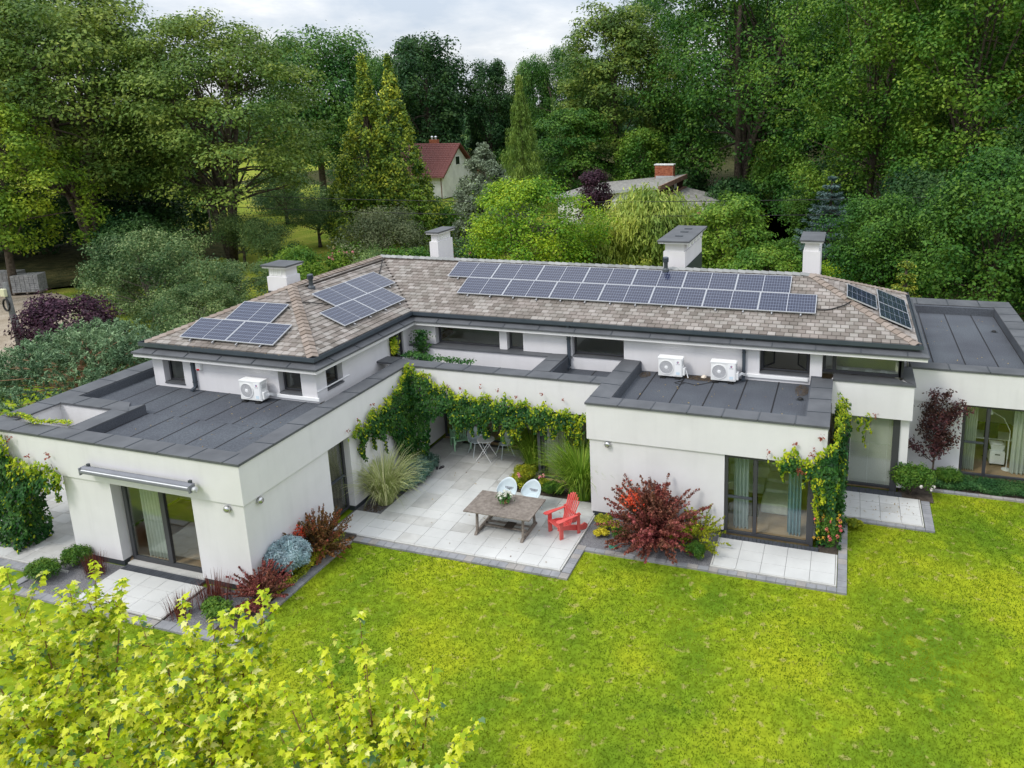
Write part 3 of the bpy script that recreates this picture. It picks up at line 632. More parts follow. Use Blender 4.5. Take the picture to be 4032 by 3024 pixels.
# chimneys
def chimney(x0, x1, y0, y1, zb, zc, grilles, zs=.22, ov=.13, ov_l=None):
    c = obj('chimney', B().box(x0, x1, y0, y1, zb, zc-.45), plaster, H)
    i = .06; obj('chimney_neck', B().box(x0+i, x1-i, y0+i, y1-i, zc-.45, zc-.12), plaster, c)
    obj('cap_slab', B().box(x0-ov+.04, x1+ov-.04, y0-ov+.04, y1+ov-.04, zc-.12, zc-.065), plaster, c)
    obj('cap_sheet', B().box(x0-ov, x1+ov, y0-ov, y1+ov, zc-.065, zc), coping_m, c, bevel=.008)
    for side, n, a0, a1 in grilles:
        st = (a1-a0)/n
        for k in range(n):
            a = a0+st*k
            fr = Fr((0, y0+i, zc-.40), X, FY) if side == 'f' else Fr((x1-i, 0, zc-.40), (0, 1, 0), (1, 0, 0))
            b = B(); fr.box(b, a+.012, a+.045, 0, .02, 0, .24); fr.box(b, a+st-.045, a+st-.012, 0, .02, 0, .24); fr.box(b, a+.045, a+st-.045, 0, .02, 0, .03); fr.box(b, a+.045, a+st-.045, 0, .02, .21, .24)
            for j in range(5): fr.box(b, a+.045, a+st-.045, 0, .012, .045+j*.034, .063+j*.034)
            obj('grille', b, white_pl, c)
    obj('chimney_flashing', B().box(x0-.012, x1+.012, y0-.012, y1+.012, zb, zb+zs), anthr, c)
    return c
chimney(-19.93, -19.08, 22.02, 22.75, 5.4, 6.72, [('f', 3, -19.82, -19.3)], zs=.35)
chimney(-16.88, -16.48, 28.32, 29.6, 5.4, 7.0, [('r', 5, 28.45, 29.45)])
bc = chimney(-6.62, -5.78, 28.05, 31.5, 5.2, 7.0, [], zs=.75, ov=.2)
for y in (28.9, 29.9, 30.7): obj('cap_vent', B().box(-6.35, -6.05, y, y+.14, 7.0, 7.03), anthr, bc)
for k in range(5): obj('cap_bracket', B().box(-5.74, -5.66, 28.35+k*.6, 28.6+k*.6, 6.7, 6.86), white_pl, bc)
chimney(-1.52, -.9, 29.05, 30.8, 5.2, 7.0, [], zs=.3)
def vent(x, y, z, s=1.):
    b = B(); b.lathe((x, y, z), [(.15*s, -.12), (.13*s, .02), (.09*s, .06), (.075*s, .08), (.075*s, .28), (.10*s, .29), (.10*s, .31)], 14)
    v = obj('roof_vent', b, anthr, H, smooth=False)
    b = B(); 
    for j in range(4): b.lathe((x, y, z), [(.085*s, .32+j*.03), (.11*s, .322+j*.03), (.11*s, .335+j*.03), (.085*s, .34+j*.03)], 14)
    b.lathe((x, y, z), [(.11*s, .44), (.1*s, .47), (.05*s, .49)], 14); obj('vent_cowl', b, gutter_m, v)
vent(-18.02, 22.0, 5.97); vent(-6.22, 26.75, 6.12)
# downpipes, stand-offs
def dpipe(x, y, z0, z1, foot=False):
    b = B(); b.box(x-.05, x+.05, y-.1, y-.01, z0+.05, z1); dp = obj('downpipe', b, gutter_m, H)
    for z in (z0+.25, z1-.2): obj('pipe_bracket', B().box(x-.06, x+.06, y-.11, y, z, z+.03), anthr, dp)
    b = B(); b.hull8([(x-.05, y-.24, z0), (x+.05, y-.24, z0), (x-.05, y-.1, z0+.02), (x+.05, y-.1, z0+.02), (x-.05, y-.24, z0+.06), (x+.05, y-.24, z0+.06), (x-.05, y-.01, z0+.14), (x+.05, y-.01, z0+.14)]); obj('pipe_shoe', b, gutter_m, dp)
    obj('pipe_outlet', B().box(x-.045, x+.045, y-.12, y-.03, 4.55, 4.71), gutter_m, dp); obj('pipe_collar', B().box(x-.09, x+.09, y-.2, y-.03, 4.545, 4.575), alu, dp)
dpipe(-19.9, 18.3, 3.33, 4.37); dpipe(-8.97, 23.8, 3.15, 4.37); dpipe(-2.96, 23.8, 3.27, 4.37)
# ============================================================ SOLAR PANELS
def solar(ux, uy, d0, x0, y0, label, tilt=0):
    """(x0,y0): plan corner at the lower left; (ux,uy) long axis in plan; d0 = distance inwards from the eave line of the lower edge"""
    LU, WU = 1.84, 1.035
    u = Vector((ux, uy, 0)); n2 = Vector((-uy, ux, 0)); v = Vector((n2.x, n2.y, SL)).normalized(); w = u.cross(v)
    o = Vector((x0, y0, rz_(d0)+.13))
    M = Matrix.Identity(4)
    for i in range(3): M[i][0] = u[i]; M[i][1] = v[i]; M[i][2] = w[i]
    M.translation = o
    t = bpy.data.objects.new('solar_panel', None); COL.objects.link(t); t.matrix_world = M; WLOC[t.name] = o
    tag(t, label, 'solar panel', 'solar panels on the shingle roof')
    if 'solar' not in MESHC:
        b = B(); f = .017; b.box(0, LU, 0, f, -.035, .004); b.box(0, LU, WU-f, WU, -.035, .004); b.box(0, f, f, WU-f, -.035, .004); b.box(LU-f, LU, f, WU-f, -.035, .004)
        c = B(); c.box(-(LU-.06)/4, (LU-.06)/4, 0, WU-.04, -.012, 0)
        k = B(); k.box(f, LU-f, f, WU-f, -.03, -.02)
        k2 = B(); k2.box(-.02, .02, -.10, .03, -.09, -.035); k2.box(-.03, .03, -.10, -.05, -.13, -.085)
        m_ = B(); m_.box(LU/2-.007, LU/2+.007, f, WU-f, -.01, .001)
        MESHC['solar'] = (mesh_of('frame', b, alu), mesh_of('cell_field', c, solar_m), mesh_of('backsheet', k, black_r), mesh_of('clamp', k2, steel), mesh_of('centre_bar', m_, alu))
    fr, ce, ba, cl, mb = MESHC['solar']
    inst('frame', fr, (0, 0, 0), t, wloc=False); inst('backsheet', ba, (0, 0, 0), t, wloc=False); inst('centre_bar', mb, (0, 0, 0), t, wloc=False)
    for k in (0, 1): inst('cell_field', ce, (.0205+(LU-.041)*(.25+.5*k), .02, 0), t, wloc=False)
    for k in (.25, .75): inst('clamp', cl, (LU*k, 0, 0), t, wloc=False)
    return t
ords = ['leftmost', 'second from the left', 'third from the left', 'middle', 'third from the right', 'second from the right', 'rightmost']
for i in range(7): solar(1, 0, 25.77-23.46, -14.66+i*1.848, 25.77, 'dark solar panel in the upper long row on the main roof, %s' % ords[i])
for i in range(7): solar(1, 0, 24.79-23.46, -13.77+i*1.848, 24.79, 'dark solar panel in the lower long row on the main roof, %s' % ords[i])
solar(1, 0, .52, -20.5, 18.45, 'solar panel at the left eave corner of the left wing roof'); solar(1, 0, .52, -18.645, 18.45, 'solar panel in the lower pair on the left wing front slope, nearer the hip')
solar(1, 0, 1.5, -19.52, 19.43, 'single solar panel above the pair on the left wing front slope')
solar(0, 1, 1.77, -16.62, 21.45, 'upper solar panel beside the round roof vent on the inner slope'); solar(0, 1, 1.77, -16.62, 23.31, 'upper solar panel of the inner slope, closest to the ridge end')
solar(0, 1, .8, -15.65, 20.55, 'lower solar panel of the inner slope, nearest the gutter corner'); solar(0, 1, .8, -15.65, 22.41, 'lower solar panel of the inner slope beside the roof valley')
solar(0, 1, 1.42, 1.06, 25.65, 'single raised solar panel on the right hip slope with hanging cable')
solar(0, 1, .42, 2.08, 24.9, 'front solar panel of the pair at the right roof end'); solar(0, 1, .42, 2.08, 26.76, 'rear solar panel of the pair at the right roof end')
def cable(name, pts, r, label, m=black_r, cat='cable', n=8):
    P = []
    pts = [Vector(p) for p in pts]
    for i in range(len(pts)-1):
        a = pts[max(i-1, 0)]; b_ = pts[i]; c = pts[i+1]; d_ = pts[min(i+2, len(pts)-1)]
        for k in range(n):
            t = k/n; P.append(.5*((2*b_)+(c-a)*t+(2*a-5*b_+4*c-d_)*t*t+(3*b_-a-3*c+d_)*t**3))
    P.append(pts[-1]); b = B().tube(P, r, 6); o = obj(name, b, m, smooth=True); return tag(o, label, cat)
def onroof(x, y, d_, h=.05): return (x, y, rz_(d_)+h)
cable('cable', [onroof(-.8, 25.1, 1.65), onroof(-.45, 25.15, 1.7, .04), onroof(0, 25.35, 1.9, .07), (.25, 25.65, rz_(2.0)+.12), (.4, 26.0, rz_(2.0)+.1)], .02, 'black cable running over the right hip from the long panel row')
cable('cable', [onroof(-17.6, 20.3, 2.3, .06), onroof(-17.9, 20.55, 2.6, .08), onroof(-17.3, 20.9, 2.4, .1), onroof(-16.9, 21.4, 2.05, .07)], .018, 'black cable crossing the left hip between two panel groups')
cable('cable', [(-18.1, 26.6, 6.08), (-17.9, 26.2, 5.95), onroof(-17.7, 25.8, 2.85, .04), onroof(-17.4, 25.2, 2.55, .06)], .018, 'short black cable dropping from the ridge to the inner slope panels')
# ============================================================ AIR CONDITIONERS
def ac(x, y, z, label, rz=0, pipe=True):
    t = thing('air_conditioner', (x, y, z), label, 'air conditioner', 'outdoor air conditioning units on the flat roofs', rz)
    w, dp_, h = .80, .30, .62
    obj('casing', B().box(-w/2, w/2, -dp_/2, dp_/2, .07, .07+h), white_pl, t, local=True, bevel=.018)
    ld = B().box(-w/2-.012, w/2+.012, -dp_/2-.012, dp_/2+.012, .07+h-.03, .07+h+.015)
    for k in range(3): ld.box(-w/2+.03, w/2-.03, -dp_/2+.06+k*.08, -dp_/2+.075+k*.08, .085+h, .092+h)
    obj('top_cover', ld, white_pl, t, local=True, bevel=.01)
    c = (-.13, -dp_/2-.004, .38); obj('fan_well', B().lathe(c, [(.235, 0), (.235, .004)], 28, 'y'), mat_fan, t, local=True)
    g = B()
    for k in range(36):
        a = 2*pi*k/36; a2 = a+.25
        g.q(*[(c[0]+r*cos(q+dd), c[1]-.012, c[2]+r*sin(q+dd)) for r, q, dd in ((.05, a, 0), (.05, a, .10), (.225, a2, .05), (.225, a2, 0))])
    obj('fan_grille', g, white_pl, t, local=True)
    obj('grille_ring', B().lathe(c, [(.245, -.001), (.245, .018), (.222, .018), (.222, -.001)], 28, 'y'), white_pl, t, local=True)
    obj('fan_hub', B().lathe(c, [(.055, 0), (.055, .014), (.04, .02)], 16, 'y'), white_br, t, local=True)
    pn = obj('front_panel', B().box(.15, .37, -dp_/2-.012, -dp_/2, .12, .66), white_br, t, local=True, bevel=.01)
    lg = B()
    for k in range(14):
        a = .5+k*.33; b2 = a+.34
        lg.q(*[(.26+r*cos(q), -dp_/2-.0135, .57+r*sin(q)) for r, q in ((.016, a), (.034, a), (.034, b2), (.016, b2))])
    obj('logo_ring', lg, logo_b, t, local=True)
    obj('logo_dot', B().q((.25, -dp_/2-.0145, .555), (.288, -dp_/2-.0145, .555), (.288, -dp_/2-.0145, .578), (.25, -dp_/2-.0145, .57)), logo_r, t, local=True)
    cu = bpy.data.curves.new('t', 'FONT'); cu.body = 'GREE'; cu.size = .055; cu.align_x = 'CENTER'; to = bpy.data.objects.new('t', cu); me = bpy.data.meshes.new_from_object(to); bpy.data.objects.remove(to)
    me.materials.clear(); me.materials.append(mat_fan); o = bpy.data.objects.new('lettering', me); COL.objects.link(o); o.parent = t; o.location = (.26, -dp_/2-.0145, .49); o.rotation_euler = (pi/2, 0, 0)
    obj('energy_sticker', B().q((.20, -dp_/2-.0135, .15), (.32, -dp_/2-.0135, .15), (.32, -dp_/2-.0135, .24), (.20, -dp_/2-.0135, .24)), mat_stk, t, local=True)
    obj('valve_cover', B().box(w/2, w/2+.075, -.12, .1, .12, .36), white_pl, t, local=True, bevel=.015); obj('side_handle', B().box(w/2, w/2+.02, -.1, .08, .46, .60), mat_fan2, t, local=True, bevel=.006)
    for s in (-.25, .25): obj('foot', B().box(s-.09, s+.09, -.2, .2, 0, .035).box(s-.03, s+.03, -.17, .17, .035, .075), black_r, t, local=True, bevel=.006)
    return t
mat_fan = mat('fan_dark', (.30, .30, .33), rough=.6); mat_fan2 = mat('handle_grey', (.55, .55, .55), rough=.6); logo_b = mat('logo_blue', (.02, .03, .25), rough=.5); logo_r = mat('logo_red', (.7, .03, .04), rough=.5); mat_stk = mat('sticker', (.62, .74, .82), rough=.5)
ac(-17.3, 17.98, 3.305, 'white air conditioner with one fan on the left wing flat roof')
ac(-5.28, 23.42, 3.255, 'left one of two white air conditioners on the bay roof, with a loose hose')
ac(-3.55, 23.42, 3.255, 'white air conditioner on the bay roof nearest the white cable duct')
def duct(name, pts, w, label, m=white_br):
    b = B()
    for a, c in zip(pts, pts[1:]):
        a = Vector(a); c = Vector(c)
        if abs(c.x-a.x) > abs(c.y-a.y): b.box(min(a.x, c.x), max(a.x, c.x), a.y-w*.5, a.y, a.z, a.z+w*1.1)
        else: b.box(a.x, a.x+w*.5, min(a.y, c.y), max(a.y, c.y), a.z, a.z+w*.7)
    return tag(obj(name, b, m, bevel=.008), label, 'duct')
duct('cable_duct', [(-16.72, 18.295, 3.38), (-15.12, 18.295, 3.38)], .10, 'white cable duct along the left wing wall below the small window')
duct('cable_duct', [(-15.195, 18.31, 3.66), (-15.195, 19.9, 3.66)], .055, 'thin white duct on the side wall of the left wing near the coping')
duct('cable_duct', [(-2.88, 23.795, 3.36), (-.95, 23.795, 3.36)], .10, 'white cable duct under the open window above the bay roof')
def pipes(x0, y0, z0, x1, y1, z1, label):
    t = thing('pipe_bundle', (x0, y0, z0), label, 'pipes')
    for k in range(3): obj('pipe', B().tube([(0, 0, -.03+k*.035), ((x1-x0)*.4, (y1-y0)*.3, .03+k*.03), (x1-x0, y1-y0, z1-z0-.03+k*.035)], .014, 6), white_br, t, local=True, smooth=True)
pipes(-16.83, 17.95, 3.5, -16.7, 18.25, 3.45, 'short white pipes joining left wing air conditioner to its duct'); pipes(-3.08, 23.45, 3.48, -2.86, 23.7, 3.42, 'short white pipes joining bay roof air conditioner to its duct')
cable('cable', [(-4.8, 23.3, 3.28), (-4.9, 23.05, 3.27), (-5.05, 22.9, 3.27), (-4.85, 22.8, 3.27), (-4.75, 22.95, 3.28), (-4.95, 23.0, 3.29), (-4.55, 22.92, 3.27), (-4.35, 22.85, 3.27), (-4.1, 23.05, 3.27), (-3.8, 23.3, 3.28)], .009, 'thin black cable lying in loops between the two bay roof units')
cable('pipe_end', [(-4.83, 23.42, 3.5), (-4.78, 23.4, 3.52), (-4.74, 23.38, 3.4), (-4.70, 23.35, 3.29)], .016, 'loose white hose end beside the left bay roof unit', white_br, 'hose')
def lump(name, loc, r, m, label, cat, sz=.5, seed=1):
    rr = random.Random(seed); b = B(); n = 10
    b.lathe((0, 0, 0), [(r*.6, 0), (r, r*.25), (r*.8, r*.6), (r*.3, r*.8)], n)
    b.v = [(x*rr.uniform(.7, 1.25), y*rr.uniform(.7, 1.25), z*rr.uniform(.7, 1.2)*sz*2) for x, y, z in b.v]
    b.v = [(x+loc[0], y+loc[1], z+loc[2]) for x, y, z in b.v]
    return tag(obj(name, b, m), label, cat)
rock_m = mat('pale_stone', (.75, .66, .55), rough=.8)
lump('stone', (-4.22, 23.6, 3.26), .1, rock_m, 'pale stone lying between the two air conditioners on the bay roof', 'stone')
debris_m = mat('moss_debris', (.05, .035, .022), (.16, .11, .06), scale=20, rough=1, bump=1, bscale=60)
def debris(name, x, y, z, rx, ry, label, n=260, seed=2):
    rr = random.Random(seed); b = B()
    for i in range(n):
        a = rr.uniform(0, 2*pi); q = sqrt(rr.random()); px, py = x+rx*q*cos(a), y+ry*q*sin(a); s = rr.uniform(.006, .02); t = rr.uniform(0, pi); h = z+rr.uniform(.004, .02)
        b.q((px-s*cos(t), py-s*sin(t), h), (px+s*sin(t), py-s*cos(t), h+.004), (px+s*cos(t), py+s*sin(t), h), (px-s*sin(t), py+s*cos(t), h+.003))
    return tag(obj(name, b, debris_m), label, 'leaf litter', kind='stuff')
debris('debris', -4.3, 23.5, 3.255, .6, .22, 'brown moss and leaf debris between the bay roof units', 900); debris('debris', -1.1, 23.2, 3.255, .2, .5, 'brown leaf debris at the right end of the bay roof', 400, 4)
debris('debris', -6.15, 23.4, 3.255, .18, .3, 'rusty leaf debris in the left corner of the bay roof', 260, 5); debris('debris', -13.6, 18.5, -.02, .35, .5, 'dry straw under the pampas grass', 700, 6)
def drain(x, y, z, label):
    t = thing('roof_drain', (x, y, z), label, 'drain'); obj('strainer', B().lathe((0, 0, 0), [(.09, 0), (.085, .03), (.05, .06), (.02, .07)], 14), black_r, t, local=True); obj('collar', B().lathe((0, 0, -.004), [(.12, 0), (.12, .008)], 16), anthr, t, local=True)
drain(-1.1, 22.45, 3.26, 'black roof drain near the right coping of the bay roof'); drain(5.5, 31.3, 3.26, 'black roof drain on the far right flat roof')
# alarm siren, awning, wall lamps
s = thing('alarm_siren', (-19.66, 18.3, 4.02), 'white alarm siren box with red lens under the left wing eaves', 'siren')
obj('housing', B().box(-.1, .1, -.1, 0, .0, .24), white_br, s, local=True, bevel=.02); obj('lens', B().lathe((0, -.07, .02), [(.02, -.03), (.06, -.02), (.07, 0), (.07, .03)], 14), mat('red_lens', (.6, .01, .02), rough=.25), s, local=True)
A = thing('awning', (-17.2, 13.6, 2.8), 'closed grey awning cassette mounted above the left wing glass door', 'awning')
awm = mat('awning_grey', (.17, .175, .20), (.20, .205, .23), scale=3, rough=.5)
pf = [(0, .14), (-.08, .16), (-.15, .13), (-.18, .05), (-.15, -.03), (-.06, -.05), (0, -.03)]
b = B()
for xx in (-1.85, 1.85): b.v += [(xx, y, z+.04) for y, z in pf]
n = len(pf); b.f = [(k, (k+1) % n, n+(k+1) % n, n+k) for k in range(n)]+[tuple(range(n-1, -1, -1)), tuple(range(n, 2*n))]
obj('cassette', b, awm, A, local=True); obj('front_rail', B().box(-1.83, 1.83, -.205, -.175, .05, .12), awm, A, local=True, bevel=.008); obj('slot', B().box(-1.8, 1.8, -.19, -.16, .125, .135), white_br, A, local=True)
for sx in (-1, 1): obj('end_cap', B().box(sx*1.85-.02, sx*1.85+.02, -.2, -.005, -.02, .19), awm, A, local=True, bevel=.01)
obj('motor_head', B().lathe((1.93, -.09, .06), [(.055, -.06), (.07, -.03), (.07, .05), (.04, .07)], 12, 'x'), alu, A, local=True)
for sx in (-1.7, 1.75): obj('bracket', B().box(sx-.04, sx+.04, -.06, 0.0, .18, .26), anthr, A, local=True)
def lamp(x, y, z, n, label):
    t = thing('wall_lamp', (x, y, z), label, 'wall lamp', 'round metal wall lamps')
    b = B(); pr = [(.02, .13), (.06, .125), (.085, .10), (.095, .06), (.08, .02), (.07, 0)]
    ax = 'y'; b.lathe((0, 0, 0), [(r, h) for r, h in reversed(pr)], 18, ax)
    obj('shade', b, steel, t, local=True, smooth=True); obj('diffuser', B().lathe((0, -.05, -.075), [(.03, -.015), (.055, 0), (.06, .02)], 16), white_pl, t, local=True, smooth=True)
    t.rotation_euler = (0, 0, 0 if n == 'y' else pi/2)
lamp(-14.52, 13.76, 2.33, 'y', 'round metal wall lamp on the front of the left wing corner'); lamp(-14.05, 14.27, 2.35, 'x', 'round metal wall lamp on the courtyard side of the left wing corner'); lamp(-6.36, 19.82, 2.36, 'y', 'round metal wall lamp on the bay wall above the barberry')
# ============================================================ INTERIORS AND CURTAINS
def curtain(name, p0, p1, z0, z1, m, label, amp=.05, waves=9, flare=.0):
    b = B(); p0 = Vector(p0); p1 = Vector(p1); d_ = p1-p0; n = Vector((-d_.y, d_.x)).normalized(); S = waves*8
    rr = random.Random(int(abs(p0.x*31))); ph = [rr.uniform(.8, 1.2) for _ in range(waves+2)]
    for k in range(S+1):
        t = k/S; o = sin(t*waves*2*pi)*amp*ph[int(t*waves)]
        for j, z in enumerate((z0, (z0+z1)/2, z1)):
            q = p0+d_*(t+(flare*(1-j/2))*(t))+n*o*(1.25-.2*j); b.v.append((q.x, q.y, z))
    for k in range(S):
        for j in range(2): a = k*3+j; b.f.append((a, a+3, a+4, a+1))
    o = obj(name, b, m, smooth=True); return tag(o, label, 'curtain')
sheer = mat('sheer_curtain', (.72, .76, .70), rough=.9, trans=.45); cream = mat('cream_curtain', (.66, .63, .52), rough=.9, trans=.3); blue_c = mat('blue_curtain', (.16, .32, .40), (.22, .40, .48), scale=3, rough=.9, trans=.25); greyc = mat('grey_curtain', (.40, .48, .50), rough=.9, trans=.3)
curtain('curtain', (-18.1, 14.25), (-17.25, 14.25), .08, 2.4, sheer, 'white sheer curtain behind the left wing glass door', waves=8, flare=.12)
curtain('curtain', (-2.72, 20.15), (-2.3, 20.15), .08, 2.4, greyc, 'pale grey blue curtain behind the narrow bay door', waves=4)
curtain('curtain', (-1.22, 20.2), (-.85, 20.2), .08, 2.4, blue_c, 'light blue curtain at the right side of the bay door', waves=4, amp=.06)
curtain('curtain', (-9.12, 21.8), (-8.45, 21.8), .08, 2.4, cream, 'cream curtain behind the courtyard glass wall', waves=8)
curtain('curtain', (3.95, 25.75), (4.3, 25.75), .08, 2.4, sheer, 'white sheer curtain behind the narrow far right door', waves=5)
curtain('curtain', (5.35, 25.8), (7.2, 25.9), .08, 2.4, sheer, 'long white curtain gathered at the far right window', waves=14)
curtain('curtain', (-13.85, 17.2), (-13.85, 17.21), .08, .1, greyc, 'x', waves=1) if False else None
darkcur = mat('dark_curtain', (.10, .085, .08), (.16, .14, .13), scale=4, rough=.9)
curtain('curtain', (-14.42, 17.15), (-14.42, 18.05), .08, 2.4, darkcur, 'dark grey curtain behind the courtyard side door', waves=7, amp=.03)
bl = B()
for k in range(96): z = .12+k*.0243; bl.hull8([(.27, 23.80, z), (1.64, 23.80, z), (.27, 23.818, z+.010), (1.64, 23.818, z+.010), (.27, 23.80, z+.0015), (1.64, 23.80, z+.0015), (.27, 23.818, z+.0115), (1.64, 23.818, z+.0115)])
V_ = thing('venetian_blind', (.95, 23.81, .1), 'pale venetian blind lowered behind the middle glass door', 'blind')
tag(obj('slats', bl, mat('blind_slat', (.62, .62, .58), rough=.5), V_), kind='stuff'); obj('head_rail', B().box(.27, 1.64, 23.79, 23.83, 2.42, 2.46), white_br, V_)
for x in (.4, .95, 1.5): obj('ladder_cord', B().box(x, x+.006, 23.795, 23.80, .12, 2.42), white_br, V_)
obj('bottom_rail', B().box(.27, 1.64, 23.795, 23.82, .095, .115), white_br, V_)
sofa_m = mat('sofa_fabric', (.58, .62, .56), (.66, .70, .64), scale=8, rough=.95)
S_ = thing('sofa', (-1.75, 22.2, .05), 'pale fabric corner sofa seen through the bay door', 'sofa')
obj('chaise', B().box(-2.05, -1.25, 21.1, 22.9, .1, .42), sofa_m, S_, bevel=.05); obj('seat', B().box(-3.4, -2.06, 22.2, 23.1, .1, .42), sofa_m, S_, bevel=.05)
obj('backrest', B().box(-3.4, -1.2, 22.95, 23.3, .1, .85), sofa_m, S_, bevel=.06); obj('armrest', B().box(-1.24, -1.05, 21.1, 23.2, .1, .62), sofa_m, S_, bevel=.05)
for k, (x0, x1, y0, y1, z0, z1) in enumerate(((-2.0, -1.3, 21.75, 22.25, .43, .56), (-2.0, -1.3, 22.3, 22.85, .43, .62), (-3.2, -2.6, 22.65, 22.93, .43, .8), (-2.5, -1.95, 22.65, 22.93, .43, .8))): obj('cushion', B().box(x0, x1, y0, y1, z0, z1), sofa_m, S_, bevel=.05)
R_ = tag(obj('rug', B().box(-3.3, -2.1, 20.9, 22.1, .052, .062), mat('olive_rug', (.12, .10, .02), rough=.95)), 'olive brown rug on the floor behind the bay door', 'rug')
D_ = thing('desk', (4.9, 27.2, .05), 'white desk by the far right window', 'desk'); obj('desk_top', B().box(4.0, 5.6, 26.9, 27.6, .72, .75), white_br, D_, bevel=.005)
for x in (4.1, 5.5): obj('leg', B().box(x-.03, x+.03, 26.95, 27.01, .05, .72), white_br, D_); obj('leg', B().box(x-.03, x+.03, 27.5, 27.56, .05, .72), white_br, D_)
dr = thing('drawer_unit', (5.05, 26.6, .06), 'white rolling drawer unit beside the desk at the far right', 'drawers'); obj('body', B().box(4.85, 5.3, 26.3, 26.8, .12, .55), white_br, dr, bevel=.01); obj('handle', B().box(5.0, 5.15, 26.285, 26.3, .44, .47), black_r, dr)
for sx in (4.9, 5.25):
    for sy in (26.35, 26.75): obj('caster', B().lathe((sx, sy, .06), [(.03, 0), (.03, .06)], 10), black_r, dr)
kb = thing('storage_box', (5.07, 26.55, .56), 'clear plastic storage box with papers on the drawer unit', 'box'); obj('tub', B().hull8([(-.17, -.17, 0), (.17, -.17, 0), (-.17, .17, 0), (.17, .17, 0), (-.21, -.2, .2), (.21, -.2, .2), (-.21, .2, .2), (.21, .2, .2)]), white_pl, kb, local=True); obj('paper', B().box(-.14, .14, -.12, .13, .2, .225), white_br, kb, local=True)
fl = thing('floor_lamp', (5.32, 26.1, .05), 'slim white adjustable floor lamp by the far right curtain', 'lamp'); obj('base', B().lathe((0, 0, 0), [(.14, 0), (.14, .02), (.02, .03)], 20), white_br, fl, local=True)
obj('pole', B().tube([(0, 0, .02), (.02, 0, 1.35)], .012, 8), white_br, fl, local=True); obj('arm', B().tube([(.02, 0, 1.35), (-.18, .05, 1.75), (-.55, .1, 1.95)], .012, 8), white_br, fl, local=True); obj('lamp_head', B().lathe((-.58, .1, 1.86), [(.02, .14), (.05, .1), (.075, 0)], 14), white_br, fl, local=True)
oc = thing('office_chair', (4.95, 27.0, .05), 'black office chair back beside the white desk', 'chair'); obj('backrest', B().box(-.22, .22, -.04, .04, .65, 1.25), black_r, oc, local=True, bevel=.04); obj('seat', B().box(-.24, .24, -.5, -.02, .45, .52), black_r, oc, local=True, bevel=.03); obj('stem', B().lathe((0, -.25, .08), [(.03, 0), (.03, .37)], 10), steel, oc, local=True)
for k in range(5):
    a = 2*pi*k/5; obj('foot', B().tube([(0, -.25, .1), (.28*cos(a), -.25+.28*sin(a), .05)], .02, 6), black_r, oc, local=True)
tb2 = thing('kitchen_counter', (.6, 25.2, 2.62), 'pale worktop with papers behind the upper corner window', 'counter')
obj('worktop', B().box(-.2, 1.0, 24.9, 25.6, .85+2.62-.85, 3.35), white_pl, tb2)
for k, (x, y) in enumerate(((.05, 24.5), (.75, 24.45), (1.2, 24.42))): tag(obj('paper', B().hull8([(x, y, 3.62), (x+.2, y, 3.62), (x+.03, y+.15, 3.62), (x+.22, y+.15, 3.62), (x, y, 3.65), (x+.2, y, 3.64), (x+.03, y+.15, 3.66), (x+.22, y+.15, 3.65)]), white_br), ['crumpled white paper on the inner sill at the left of the corner window', 'flat white paper on the inner sill in the middle of the corner window', 'small white scrap on the inner sill at the right of the corner window'][k], 'paper')
obj('window_board', B().box(-.45, 1.75, 24.34, 24.62, 3.56, 3.618), plaster_in, H)

# ============================================================ TERRACE FURNITURE
def slatbox(b, x0, x1, y0, y1, z0, z1): return b.box(x0, x1, y0, y1, z0, z1)
ZT = .03
t = thing('garden_table', (-9.05, 18.29, ZT), 'large weathered teak extending table on the terrace', 'table')
LT, WT, HT = 2.06, 1.26, .78
for k in (0, 1):
    x0 = -LT/2+k*LT/2+.003; x1 = -LT/2+(k+1)*LT/2-.003
    tp = obj('top_frame', B().box(x0, x1, -WT/2, -WT/2+.075, HT-.035, HT).box(x0, x1, WT/2-.075, WT/2, HT-.035, HT).box(x0 if k == 0 else x1-.09, x0+.09 if k == 0 else x1, -WT/2+.077, WT/2-.077, HT-.035, HT), teak, t, local=True, bevel=.004)
    a0 = x0+.092 if k == 0 else x0; a1 = x1 if k == 0 else x1-.092
    for j in range(17):
        y0 = -WT/2+.079+j*(WT-.158)/17; obj('slat', B().box(a0-tp.location.x, a1-tp.location.x, y0+.003-tp.location.y, y0+(WT-.158)/17-.003-tp.location.y, HT-.028-tp.location.z, HT-.002-tp.location.z), teak, tp, local=True)
obj('apron', B().box(-.78, .78, -.42, -.38, HT-.12, HT-.036).box(-.78, .78, .38, .42, HT-.12, HT-.036), teak, t, local=True)
for sx in (-.72, .72):
    for sy in (-.42, .42):
        obj('leg', B().hull8([(sx-.03, sy-.04, .08), (sx+.03, sy-.04, .08), (sx-.03, sy+.04, .08), (sx+.03, sy+.04, .08), (sx-.03, sy*.86-.035, HT-.036), (sx+.03, sy*.86-.035, HT-.036), (sx-.03, sy*.86+.035, HT-.036), (sx+.03, sy*.86+.035, HT-.036)]), teak, t, local=True, bevel=.005)
    obj('foot_beam', B().hull8([(sx-.04, -.56, 0), (sx+.04, -.56, 0), (sx-.04, .56, 0), (sx+.04, .56, 0), (sx-.04, -.5, .085), (sx+.04, -.5, .085), (sx-.04, .5, .085), (sx+.04, .5, .085)]), teak, t, local=True, bevel=.006)
for sy in (-.12, .10): obj('stretcher', B().box(-.68, .68, sy, sy+.07, .088, .125), teak, t, local=True, bevel=.004)
obj('centre_block', B().box(-.02, .26, -.16, .2, .126, .14).box(.02, .22, -.1, .14, .14, .155), mat('dark_teak', (.07, .055, .045), rough=.8), t, local=True, bevel=.004)
